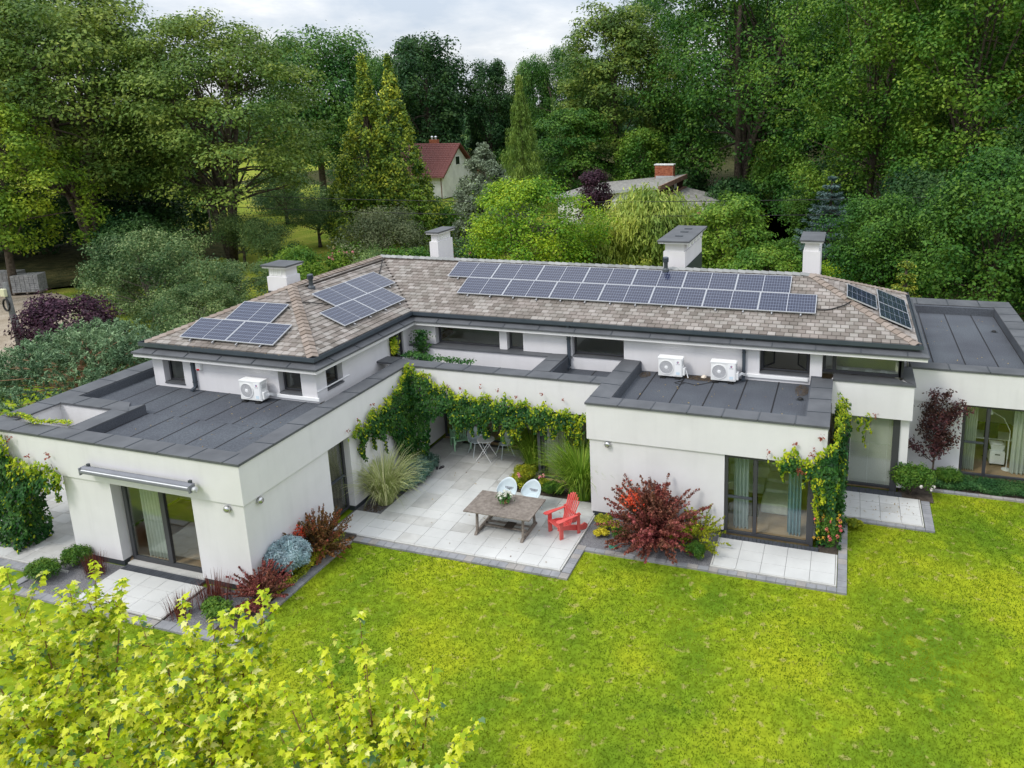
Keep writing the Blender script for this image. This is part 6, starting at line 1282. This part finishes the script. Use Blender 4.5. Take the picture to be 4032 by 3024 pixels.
obj('front_flashing', B().hull8([(-29.6, 74.55, 2.66), (-18.1, 74.55, 3.8), (-29.6, 74.6, 2.66), (-18.1, 74.6, 3.8), (-29.6, 74.55, 2.95), (-18.1, 74.55, 4.1), (-29.6, 74.6, 2.95), (-18.1, 74.6, 4.1)]), alu, t); obj('side_fascia', B().box(-18.1, -17.95, 74.6, 88.4, 3.62, 4.09), rust, t)
obj('clerestory', B().box(-18.5, -18.4, 75.2, 88, 2.7, 3.62), mat('dark_boards', (.03, .012, .010), (.07, .025, .02), scale=5, rough=.9), t); obj('white_panel', B().box(-18.4, -18.37, 83.3, 84.6, 2.9, 3.6), white_br, t); obj('dark_window', B().box(-18.4, -18.37, 80.5, 82.2, 2.9, 3.6), darkwin, t); obj('ledge', B().box(-18.4, -17.9, 75.2, 88, 2.62, 2.7), rust, t)
obj('lower_roof', B().hull8([(-18.3, 76.2, 2.5), (-9.5, 76.2, -.2), (-18.3, 88, 2.5), (-9.5, 88, -.2), (-18.3, 76.2, 2.68), (-9.5, 76.2, .0), (-18.3, 88, 2.68), (-9.5, 88, .0)]).v and B().hull8([(-18.3, 75.6, 2.5), (-11.6, 75.6, .95), (-18.3, 88, 2.5), (-11.6, 88, .95), (-18.3, 75.6, 2.68), (-11.6, 75.6, 1.13), (-18.3, 88, 2.68), (-11.6, 88, 1.13)]), oldfelt, t)
b = B(); b.v = [(-18.4, 76, 0), (-12, 76, 0), (-12, 76, 1.0), (-18.4, 76, 2.48), (-18.4, 87.6, 0), (-12, 87.6, 0), (-12, 87.6, 1.0), (-18.4, 87.6, 2.48)]; b.f = [(0, 1, 2, 3), (1, 5, 6, 2), (5, 4, 7, 6), (4, 0, 3, 7)]; obj('lower_wall', b, oldwhite, t); obj('lower_flashing', B().hull8([(-18.3, 75.55, 2.45), (-11.6, 75.55, .9), (-18.3, 75.6, 2.45), (-11.6, 75.6, .9), (-18.3, 75.55, 2.7), (-11.6, 75.55, 1.15), (-18.3, 75.6, 2.7), (-11.6, 75.6, 1.15)]), alu, t)
dw = obj('window', B().box(-23.3, -21.9, 74.95, 75.02, .1, 1.55), rust, t); obj('pane', B().box(-23.2, -22.0, 74.93, 74.949, .2, 1.45), darkwin, dw)
ch = obj('chimney', B().box(-21.35, -19.25, 86.5, 87.5, 3.5, 5.25), mortar, t)
bm = B()
for k in range(21):
    z = 3.6+k*.078
    for j in range(9):
        x0 = -21.38+j*.24+(.12 if k % 2 else 0)-.06; x0_, x1_ = max(x0, -21.38), min(x0+.225, -19.22)
        if x1_-x0_ > .04: bm.box(x0_, x1_, 86.47, 86.5, z, z+.066)
    for j in range(4):
        y0 = 86.5+j*.25; bm.box(-19.25, -19.22, y0, y0+.235, z, z+.066)
obj('bricks', bm, mat('chimney_brick', (.24, .06, .03), (.48, .17, .09), island=True, rough=.9), ch, kind='stuff'); obj('cap', B().box(-21.45, -19.15, 86.4, 87.6, 5.25, 5.36), oldwhite, ch)
obj('chimney_flashing', B().box(-21.2, -19.1, 86.2, 86.46, 3.75, 4.05), alu, ch)
# pallets, pole, wires
stone = mat('concrete_block', (.20, .20, .205), (.32, .32, .32), scale=6, rough=.9, island=False)
def pallet(x, y, rz, label, lay=7):
    t = thing('paver_pallet', (x, y, 0), label, 'pallet', 'stacks of grey pavers on pallets', rz); r = random.Random(int(x*9))
    pl = B(); 
    for k in range(5): pl.box(-.9, .9, -.6+k*.27, -.6+k*.27+.12, .10, .13)
    for k in (-.85, 0, .75): pl.box(k, k+.1, -.6, .6, 0, .1)
    obj('pallet', pl, teak, t, local=True); b = B()
    for L_ in range(lay):
        for i in range(6):
            for j in range(5): b.box(-.88+i*.295+r.uniform(0, .012), -.88+(i+1)*.295-.02, -.58+j*.235, -.58+(j+1)*.235-.015, .14+L_*.15, .14+L_*.15+.135)
    obj('blocks', b, stone, t, local=True, kind='stuff')
pallet(-58.0, 38.4, .35, 'pallet of grey concrete blocks, left one of the two by the trees', 8); pallet(-55.4, 38.0, .5, 'pallet of grey concrete blocks, right one of the two by the trees', 8); pallet(-60.8, 37.4, .3, 'pallet of grey blocks at the left edge behind the pole', 6)
P_ = thing('utility_pole', (-40.9, 27, 0), 'grey utility pole with a coiled cable at the left edge', 'pole'); conc = mat('concrete_pole', (.10, .105, .10), (.17, .17, .165), scale=4, rough=.9)
obj('pole', B().tube([(0, 0, -.2), (-.22, 0, 3.9)], [.16, .13], 10), conc, P_, local=True, smooth=True); obj('strut', B().tube([(.5, .1, -.2), (-.1, .05, 2.2)], [.11, .1], 8), conc, P_, local=True, smooth=True)
b = B(); b.tube([(-.1+.22*cos(a), -.22, 2.75+.3*sin(a)) for a in [2*pi*k/20 for k in range(21)]], .05, 6); obj('cable_coil', b, black_r, P_, local=True, smooth=True); obj('junction_box', B().box(-.32, .02, -.3, -.14, 3.2, 3.6), mat('cream_box', (.62, .60, .40), rough=.5), P_, local=True, bevel=.02)
for k, (z0, z1) in enumerate(((7.2, 6.6), (6.3, 5.6))):
    b = B(); b.tube([(-75+95*q/14, 46+6*q/14, z0+(z1-z0)*q/14-1.3*sin(pi*q/14)) for q in range(15)], .022, 4); tag(obj('overhead_wire', b, black_r), ['upper thin overhead wire crossing the garden trees', 'lower thin overhead wire crossing the garden trees'][k], 'wire')

# ============================================================ TREES AND SHRUBS
oakA = tree('oak_tree', 'oak', -13.2, 97, 12.8, 4.2, 32, 'huge oak with several dark trunks behind the old white house', n=66000, size=.46, nc=300, rc=2.0, trunk=.75, forks=6, limbs=46, inner=.25, seed=21, spread=.3)
oakB = tree('oak_tree', 'oakb', 1.2, 70, 7.4, 3.5, 27, 'tall leafy oak at the right side behind the blue spruce', n=60000, size=.31, nc=330, rc=1.15, trunk=.42, limbs=34, seed=22, forks=2, inner=.3, lobes=.25)
locA = tree('locust_tree', 'locust', -49.0, 50.5, 9.6, 5.4, 19.6, 'spreading locust tree with dark forked trunks left of the garden lawn', n=76000, size=.30, nc=260, rc=1.6, trunk=.45, forks=5, limbs=60, inner=.3, seed=23, spread=.26, lobes=.12, zl=.3)
map_ = tree('maple_tree', 'maple', -67.5, 87, 8.2, 4.5, 23.2, 'tall round maple behind the locust and the golden conifer', n=44000, size=.46, nc=180, rc=1.9, trunk=.5, limbs=26, seed=24)
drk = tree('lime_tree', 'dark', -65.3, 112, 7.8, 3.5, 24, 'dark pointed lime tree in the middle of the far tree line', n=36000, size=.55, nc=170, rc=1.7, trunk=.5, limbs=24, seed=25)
bg = 'trees of the far tree line'
oakC = copy_tree(oakB, 8.3, 62, (1.05, 1.05, 1.0), 2.1, 'tall bright oak crown at the right edge of the view', None)
copy_tree(oakB, 6.8, 82, (1.15, 1.15, 1.12), 3.9, 'oak standing between the two big right side oaks, further back', None)
copy_tree(oakA, 13.5, 100, (.9, .9, .95), 1.3, 'large oak deep in the wood at the right', None); copy_tree(oakA, 24, 88, (.95, .95, 1.0), 2.6, 'oak closing the wood at the far right', None)
copy_tree(oakB, 16, 70, (1.2, 1.2, 1.1), .8, 'oak right of the bright edge oak, partly outside the view', None)
locB = copy_tree(locA, -61, 48, (1.12, 1.1, 1.17), 2.4, 'tallest locust at the upper left with sky showing through its crown'); locC = copy_tree(locA, -76, 58, (1.1, 1.1, 1.2), 4.1, 'locust at the far left edge behind the others')
locD = copy_tree(locA, -70, 44, (.85, .85, 1.25), 1.2, 'locust with dark trunk behind the block pallets')
tree('young_oak', 'yel', -56.2, 37.5, 5.2, 2.6, 13.2, 'yellow green oak at the left edge above the pallets', n=28000, size=.27, nc=150, rc=.85, lobes=.3, trunk=.3, seed=26)
copy_tree(map_, -82.8, 124, (.8, .8, .98), 1.9, 'maple of the far tree line left of the golden conifer tops', bg); copy_tree(drk, -73.5, 126, (.8, .8, .9), 2.2, 'dark tree of the far line right behind the golden conifer', bg)
copy_tree(drk, -57.6, 119, (.62, .62, .84), 3.5, 'narrow dark tree right of the pointed lime tree', bg); copy_tree(map_, -51.8, 124, (.6, .6, .9), 4.4, 'tree of the far line left above the weeping cypress', bg)
copy_tree(oakA, -44.8, 122, (.52, .52, .68), 5.5, 'tree of the far line right above the weeping cypress', bg); copy_tree(map_, -39, 116, (.62, .62, .86), .4, 'rounded tree between the weeping cypress and the big willow like crown', bg)
tree('ash_tree', 'locust', -31.8, 106, 8.2, 5, 25.2, 'grey green feathery tree left of the huge oak', n=36000, size=.5, nc=150, rc=2.0, trunk=.45, limbs=24, seed=27)
copy_tree(oakA, -30.5, 121, (.62, .62, .94), .9, 'high dark oak top behind the grey green feathery tree', bg)
tree('walnut_tree', 'locust', -34.0, 94, 5.6, .8, 11.8, 'lower light green tree behind the weeping cypress', n=22000, size=.4, nc=80, rc=1.5, trunk=.3, seed=28, mt=lm('oak'))
tree('wood_edge_tree', 'silver', -25.5, 96, 4.0, .3, 9.2, 'greyish undergrowth tree behind the sloping felt roof', n=16000, size=.34, nc=60, rc=1.2, trunk=.2, seed=29, mt=lm('oakb'))
copy_tree(map_, -22.5, 108, (.6, .6, .62), 3.1, 'mid height tree filling the gap left of the huge oak trunk', bg)
copy_tree(drk, -3, 122, (1.5, 1.5, 1.25), 2.0, 'dark tree behind the huge oak crown'); copy_tree(map_, -13, 128, (1.3, 1.3, 1.25), 1.0, 'broad dark tree far behind the huge oak'); copy_tree(drk, 8, 112, (1.5, 1.5, 1.3), 5.0, 'dark tree far behind the bright oaks'); copy_tree(map_, 19, 118, (1.3, 1.3, 1.3), 3.3, 'dark tree deep in the right side wood')
# distant wood behind everything
me, _ = crown(1, 0, 1, lambda q: 1, 1, 1, 10, 1, 1)
r_ = np.random.default_rng(3); n_ = 24000; xx = r_.uniform(-330, 160, n_); yy = r_.uniform(165, 300, n_); hh = (11+3.5*np.sin(xx*.09)+2.5*np.sin(xx*.31+1))*(.2+.8*r_.random(n_)**.5)
o = add_me('distant_wood', leaves_mesh('distant_wood', np.c_[xx, yy, hh], np.c_[np.zeros(n_), -np.ones(n_)*.6, np.ones(n_)*.6]+r_.normal(size=(n_, 3))*.5, 2.7*r_.uniform(.6, 1.3, n_), LEAF4), lm('dark')); tag(o, 'far wood closing the horizon behind the garden trees', 'wood', kind='stuff')
gold_con = leafmat('golden_conifer', (.055, .12, .015), (.40, .42, .05), (.15, .22, .025), trans=.2, clump=.25, clump_s=.8); noot = leafmat('weeping_cypress_needles', (.11, .20, .03), (.30, .42, .08), (.19, .29, .05), trans=.2, clump=.2)
blu_j = leafmat('grey_juniper', (.05, .075, .045), (.22, .27, .20), (.10, .13, .085), trans=.15, clump=.35, clump_s=1.1); bsp = leafmat('blue_spruce', (.04, .08, .07), (.17, .25, .24), (.09, .15, .14), trans=.1, clump=.2)
gt = tree('golden_conifer', 'goldc', -42.6, 62, 5.6, .2, 17.6, 'tall golden green conifer with two tops left of the red roofed house', n=36000, size=.30, nc=300, rc=.8, trunk=.3, limbs=60, seed=5, inner=.75, lobes=.07, shell=.3)
gm2, gC2 = crown(4.7, .5, 16.8, gc_prof, 280, .75, 22000, .29, 6, squash=1.25, up=.2, inner=.75, lobes=.07, shell=.3, taper=.65); g2 = add_me('crown', gm2, lm('goldc'), gt, (2.5, .4, 0)); tb_, _ = trunk_mesh(14, .28, gC2, 0, 5); g3 = obj('trunk', tb_, bark_m, gt, local=True); g3.location.x += 2.5
conifer('weeping_cypress', -36.8, 84, 5.0, 15.8, 'slender weeping cypress with drooping branches in the middle background', noot, z0=.3, n=26000, size=.34, droop=.75, tiers=26, seed=6, hang=.9, tuft=.45, prof=lambda q: .05+.95*(1-q)**1.15, upturn=.35)
tree('grey_juniper_tree', 'junip', -29.9, 60, 4.2, .1, 9.7, 'broad grey green juniper in front of the red roofed house', n=34000, size=.24, nc=200, rc=.7, trunk=.2, limbs=50, seed=7, inner=.55, lobes=.1)
conifer('blue_spruce', -1.2, 58, 3.3, 6.8, 'blue spruce between the right chimney and the oaks', bsp, n=16000, size=.22, droop=.12, tiers=14, seed=8, tuft=.5)
conifer('green_thuja', -33.5, 55, 1.7, 5.8, 'bright green thuja right of the golden conifer foot', leafmat('thuja_green', (.05, .13, .012), (.20, .30, .03), trans=.2), n=12000, size=.22, droop=.1, tiers=18, seed=9, prof=lambda q: max(.1, (1-q)**.5))
tree('hornbeam', 'bright', -20.1, 46, 4.2, .6, 7.5, 'bright yellow green spreading tree right behind the ridge', n=42000, size=.2, nc=170, rc=.85, trunk=.2, forks=4, limbs=50, seed=30, spread=.25, bark=bark_l)
tree('weeping_willow', 'willow', -13.1, 53, 4.1, 2.0, 6.2, 'yellow green weeping willow in front of the old white house', n=30000, size=.3, nc=130, rc=.8, trunk=.28, limbs=26, seed=31)
tree('weeping_willow', 'willow', -16.4, 51.5, 2.9, 1.4, 4.7, 'lower left part willow with pale drooping twigs beside the bright tree', n=14000, size=.28, nc=60, rc=.7, trunk=.15, limbs=16, seed=131)
tree('weeping_beech', 'purple', -22.6, 68, 1.7, .5, 6.3, 'narrow dark purple weeping beech beside the white wall', n=13000, size=.24, nc=60, rc=.6, trunk=.14, limbs=16, seed=32)
tree('magnolia', 'bright', -7.2, 50, 3.0, .3, 6.4, 'leafy green shrub tree left of the right chimney', n=20000, size=.24, nc=90, rc=.75, trunk=.12, forks=4, limbs=30, seed=33, spread=.25, mt=lm('oakb')); tree('magnolia', 'bright', -4.4, 46.5, 3.0, .2, 3.6, 'lower spreading green shrub just behind the long roof ridge', n=20000, size=.2, nc=90, rc=.65, trunk=.1, forks=4, limbs=20, seed=34, mt=lm('oakb'))
tree('rose_tree', 'oak', -9.4, 53.5, 1.5, .4, 4.4, 'tall green shrub right behind the large chimney', n=9000, size=.2, nc=45, rc=.55, trunk=.08, limbs=14, seed=35, mt=lm('oakb'))
tree('wood_edge_tree', 'oakb', -7.6, 92, 4.0, .6, 7.6, 'rounded green tree in front of the huge oak trunks', n=18000, size=.28, nc=80, rc=.9, trunk=.15, seed=36, mt=lm('oakb')); tree('wood_edge_tree', 'oak', -2.6, 71, 3.4, .4, 4.2, 'low green bush beneath the huge oak, beside the lawn path', n=14000, size=.26, nc=60, rc=.9, trunk=.12, seed=37)
tree('young_oak', 'oak', 2.0, 47, 3.4, .6, 6.6, 'young dark green oak right behind the roof end', n=34000, size=.2, nc=130, rc=.75, trunk=.15, seed=38, limbs=30); tree('young_oak', 'oak', 7.4, 43.5, 4.0, .8, 9.4, 'oak with low branches behind the far right flat roof', n=42000, size=.22, nc=150, rc=.95, trunk=.2, seed=39, limbs=30)
tree('young_oak', 'dark', 11.5, 50, 4.2, .4, 12, 'dark understorey tree at the right edge of the view', n=26000, size=.28, nc=100, rc=1.1, trunk=.2, seed=40)
tree('hazel_bush', 'dark', 4.6, 54, 3.6, .2, 7.5, 'shaded undergrowth tree between the young oaks', n=22000, size=.26, nc=90, rc=1.0, trunk=.12, seed=41); conifer('yellow_cypress', 2.9, 40.2, 1.3, 4.3, 'small yellow green cypress peeking over the roof end', gold_con, n=6000, size=.16, droop=.1, tiers=14, seed=10)
mound('low_conifer', -3.3, 62, 0, 2.2, 1.4, 1.5, 6000, .16, lm('oak'), 'flat dark conifer on the small lawn at the right', seed=41, nc=24)
tree('apple_tree', 'apple', -46.9, 49.5, 2.4, 1.6, 4.3, 'old apple tree left of the pair on the garden lawn', n=14000, size=.14, nc=60, rc=.7, trunk=.13, limbs=20, seed=42, lean=.1); tree('apple_tree', 'apple', -43.9, 49.0, 2.3, 1.3, 4.0, 'apple tree with leaning trunk behind the left wing chimney', n=14000, size=.14, nc=60, rc=.65, trunk=.12, limbs=20, seed=43, lean=-.12)
tree('apple_tree', 'apple', -46.4, 58.5, 2.5, 1.5, 4.4, 'round apple tree standing alone on the mown lawn', n=16000, size=.15, nc=64, rc=.75, trunk=.16, limbs=22, seed=44); tree('apple_tree', 'apple', -60, 70.5, 3.9, .8, 6.6, 'wide pale apple tree at the far side of the garden lawn', n=18000, size=.19, nc=70, rc=1.0, trunk=.2, limbs=22, seed=45)
tree('thin_tree', 'apple', -62.5, 62, 2.2, 3.5, 8.5, 'thin pale trunk with sparse twigs beside the locust', n=3000, size=.2, nc=30, rc=.7, trunk=.13, limbs=20, seed=46, bark=bark_l)
tree('elder_bush', 'grey', -33.4, 49.5, 3.2, .2, 4.9, 'greyish bush left of the second chimney', n=26000, size=.16, nc=110, rc=.7, trunk=.12, limbs=30, seed=47)
sb = tree('whitebeam', 'silver', -38.0, 33.0, 3.9, .2, 5.9, 'large grey green bush with pale leaves left of the roof', n=42000, size=.15, nc=150, rc=.6, lobes=.4, trunk=.12, forks=5, limbs=40, seed=48, spread=.22, bark=bark_l); copy_tree(sb, -34.5, 35.2, (.75, .75, .62), 1.4, 'second grey green bush behind the left chimney'); copy_tree(sb, -32.3, 30.0, (.75, .75, .6), 3.4, 'lower grey green bush touching the left roof corner')
tree('purple_smoke_bush', 'purple', -35.2, 25.6, 2.4, .1, 3.9, 'dark purple shrub behind the pine at the left', n=20000, size=.17, nc=80, rc=.55, trunk=.08, forks=4, limbs=24, seed=49, spread=.2)
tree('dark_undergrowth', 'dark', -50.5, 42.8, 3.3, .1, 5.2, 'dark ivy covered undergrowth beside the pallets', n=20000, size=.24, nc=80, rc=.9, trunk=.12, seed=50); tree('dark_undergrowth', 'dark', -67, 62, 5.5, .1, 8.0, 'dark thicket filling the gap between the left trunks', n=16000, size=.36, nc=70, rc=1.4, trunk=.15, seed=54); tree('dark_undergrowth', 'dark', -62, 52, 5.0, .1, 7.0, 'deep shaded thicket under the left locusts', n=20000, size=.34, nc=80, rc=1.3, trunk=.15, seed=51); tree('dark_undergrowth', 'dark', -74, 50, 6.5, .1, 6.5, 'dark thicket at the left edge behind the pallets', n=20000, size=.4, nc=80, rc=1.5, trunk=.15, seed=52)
tree('dark_undergrowth', 'silver', -43.5, 35.5, 2.2, .1, 3.4, 'green bramble bush right of the purple shrub', n=12000, size=.16, nc=60, rc=.6, trunk=.06, seed=53)
# hedge line and flower shrubs behind the house
for k, (x, y, R_, h, sp, lb) in enumerate(((-38, 66, 3.2, 3.6, 'oakb', 'green shrubs between the golden conifer and the grey juniper'), (-38.5, 45.5, 2.1, 2.6, 'oakb', 'dark green hedge bush behind the left chimney'), (-36.6, 43.2, 1.7, 2.0, 'oakb', 'bright green low bush below the left chimney'), (-34.6, 47, 2.0, 2.6, 'oakb', 'loose hedge bush with pink flowers behind the roof valley'), (-31.8, 46.2, 1.9, 2.5, 'apple', 'soft green hedge bush beside the valley top'), (-29.0, 45.8, 2.0, 2.8, 'oakb', 'green hedge bush left of the second chimney'),
    (-24.6, 45.5, 1.9, 3.2, 'apple', 'pale green shrub with small blooms right of the second chimney'), (-40.8, 47.6, 1.6, 2.1, 'dark', 'dark bush at the lawn edge behind the left wing'), (-52, 76, 4, 2.6, 'bright', 'flowering border at the far end of the lawn'), (-47.5, 73, 3, 2.6, 'yel', 'yellow flowering border beside the golden conifer'), (-57.5, 79, 4, 3.4, 'silver', 'shrubs at the back of the garden left of the red roof'), (-68, 78, 4, 3.2, 'apple', 'shrub row below the far maple'), (-40, 78, 3, 4.2, 'oakb', 'green shrubs below the red roofed house'), (-34.5, 73, 3, 4.2, 'silver', 'shrub behind the grey juniper'), (-9.8, 64, 2.2, 3.4, 'oakb', 'bush in front of the lower sloping roof'), (-1.6, 52.5, 2.2, 1.2, 'bright', 'low yellow green plants at the foot of the blue spruce'))):
    tree('garden_bush', sp, x, y, R_, .1, h, lb, n=9000, size=.18 if y < 60 else .25, nc=40, rc=.32*R_, trunk=.05, limbs=10, seed=60+k, cat='bush')
rr = random.Random(12)
for k, (x, y, z0, m_, cnt, sp_) in enumerate(((-34.4, 46.0, 2.0, pinkm, 10, 1.3), (-47.3, 72, 1.8, vgold, 16, 2.5), (-51, 75, 1.6, rose_y, 12, 3), (-24.4, 44.6, 2.6, pinkm, 6, 1.0), (-29.6, 57.0, 2.8, rose_y, 8, .8), (-8.9, 51.8, 4.5, pinkm, 6, 1.0))):
    t = thing('flower_cluster', (x, y, z0), ['pink rose blooms over the hedge behind the valley', 'yellow blooms beside the golden conifer', 'orange blooms at the far lawn border', 'mauve blooms right of the second chimney', 'yellow and red blooms beneath the red roofed house', 'pale pink blooms above the shrub by the large chimney'][k], 'flowers')
    blooms(t, [(rr.uniform(-sp_, sp_), rr.uniform(-.6, .2), rr.uniform(-.5, .5)) for _ in range(cnt)], .11 if y < 60 else .2, m_, 20+k, 22)
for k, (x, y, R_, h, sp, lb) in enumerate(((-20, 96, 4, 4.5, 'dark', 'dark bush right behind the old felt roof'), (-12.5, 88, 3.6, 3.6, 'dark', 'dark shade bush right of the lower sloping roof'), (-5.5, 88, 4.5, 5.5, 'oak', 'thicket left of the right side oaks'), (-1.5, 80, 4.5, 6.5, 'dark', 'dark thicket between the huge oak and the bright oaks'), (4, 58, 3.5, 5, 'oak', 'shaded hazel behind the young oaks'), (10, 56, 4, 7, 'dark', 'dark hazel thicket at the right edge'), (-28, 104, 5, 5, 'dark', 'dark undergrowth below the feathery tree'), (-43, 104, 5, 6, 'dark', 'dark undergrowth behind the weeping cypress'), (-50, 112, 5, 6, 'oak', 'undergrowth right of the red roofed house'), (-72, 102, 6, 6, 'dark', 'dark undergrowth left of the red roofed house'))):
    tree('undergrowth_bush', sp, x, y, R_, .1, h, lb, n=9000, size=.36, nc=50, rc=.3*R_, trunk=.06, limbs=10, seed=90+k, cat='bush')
# pine beside the left wing
pin_m = leafmat('pine_needles', (.055, .12, .05), (.24, .36, .19), (.13, .22, .105), trans=.1, clump=.3, clump_s=.9)
r_ = np.random.default_rng(77); t = thing('pine_tree', (-27.6, 20.5, 0), 'blue green pine spreading its branches over the left parapet', 'tree'); P = []; D = []; bl = B(); pn = mat('pine_twig', (.30, .17, .09), (.42, .27, .16), scale=6, rough=.9)
bt = B(); bt.tube([(-.6, 0, -.1), (-.3, 0, 1.5), (0, .1, 3.4)], [.2, .16, .07], 8)
for i in range(300):
    a = r_.uniform(0, 2*pi); q = sqrt(r_.random()); L_ = 4.3*q*(1+.12*sin(3*a+1)); zz = 3.9-1.5*q*q+r_.uniform(-1.9, .25)*(.35+.65*q) ; c = np.array([L_*cos(a), L_*sin(a)*.9, max(.7, zz)])
    if i % 2 == 0: bl.tube([(0, 0, min(3.2, c[2]*.75)), tuple(c*np.array([.5, .5, .88])), tuple(c)], [.05, .028, .008], 5, cap=False)
    for k in range(9):
        c2 = c+r_.normal(0, .30, 3)*np.array([1, 1, .55]); ax = unit(np.array([[cos(a)*.6+r_.normal()*.5, sin(a)*.6+r_.normal()*.5, .55+r_.random()*.5]]))[0]; m_ = 22
        s = r_.random((m_, 1))*.26; dd = unit(ax[None, :]*1.0+r_.normal(size=(m_, 3))*.75); P.append(c2+ax*s+dd*.05); D.append(dd)
P = np.concatenate(P); D = np.concatenate(D); add_me('crown', leaves_mesh('crown', P, r_.normal(size=P.shape)+[0, 0, .8], .15*r_.uniform(.7, 1.2, len(P)), NEEDLE*np.array([1.6, 1, 1]), D), pin_m, t); obj('trunk', bt, bark_m, t, local=True, smooth=True); obj('branches', bl, pn, t, local=True)
t = thing('pine_tree', (-38.6, 21.5, 0), 'smaller blue pine branch group at the left edge near the pole', 'tree'); P = []; D = []; bl = B()
for i in range(110):
    a = r_.uniform(0, 2*pi); q = sqrt(r_.random()); c = np.array([1.9*q*cos(a)-1.2*(i % 3 == 0), 1.9*q*sin(a), r_.uniform(.6, 3.4)*(1-.3*q)+(1.9 if i % 3 == 0 else 0)])
    if i % 3: bl.tube([(0, 0, c[2]*.8), tuple(c)], [.04, .01], 5, cap=False)
    for k in range(8):
        c2 = c+r_.normal(0, .28, 3); ax = unit(r_.normal(size=(1, 3))+[0, 0, 1])[0]; m_ = 24; dd = unit(ax[None, :]+r_.normal(size=(m_, 3))*.7); P.append(c2+ax*r_.random((m_, 1))*.26); D.append(dd)
P = np.concatenate(P); D = np.concatenate(D); add_me('crown', leaves_mesh('crown', P, r_.normal(size=P.shape)+[0, 0, .8], .16*r_.uniform(.7, 1.2, len(P)), NEEDLE*np.array([1.6, 1, 1]), D), pin_m, t); obj('trunk', B().tube([(0, 0, -.1), (-.3, 0, 2.5), (-1.2, 0, 5.2)], [.14, .1, .04], 8), bark_m, t, local=True); obj('branches', bl, pn, t, local=True)

# fallen leaves
fm = leafmat('fallen_leaf', (.10, .05, .02), (.45, .32, .08), trans=0, clump=0)
def fallen(x0, x1, y0, y1, z, n, label, seed):
    r = np.random.default_rng(seed); P = np.c_[r.uniform(x0, x1, n), r.uniform(y0, y1, n), z+r.uniform(.004, .015, n)]
    o = add_me('fallen_leaves', leaves_mesh('fallen_leaves', P, r.normal(size=(n, 3))*.25+[0, 0, 1], .045*r.uniform(.6, 1.4, n), LEAF6), fm); tag(o, label, 'fallen leaves', kind='stuff')
fallen(-13, -7, 17, 23, .03, 60, 'few brown leaves scattered on the terrace tiles', 1); fallen(-19.6, -14.8, 14.5, 18.1, 3.305, 70, 'few dry leaves lying on the left wing flat roof', 2); fallen(.3, 2.4, 21.8, 23.2, .03, 70, 'small dead leaves on the middle patio tiles', 3)
fallen(-6.3, -1, 20.4, 23.6, 3.255, 60, 'few dry leaves lying on the bay flat roof', 4); fallen(-22, -15, 18.12, 18.24, 4.78, 260, 'rusty leaf litter caught in the left wing gutter', 5); fallen(2.3, 5.7, 26, 33, 3.255, 50, 'few dry leaves on the far right flat roof', 6)
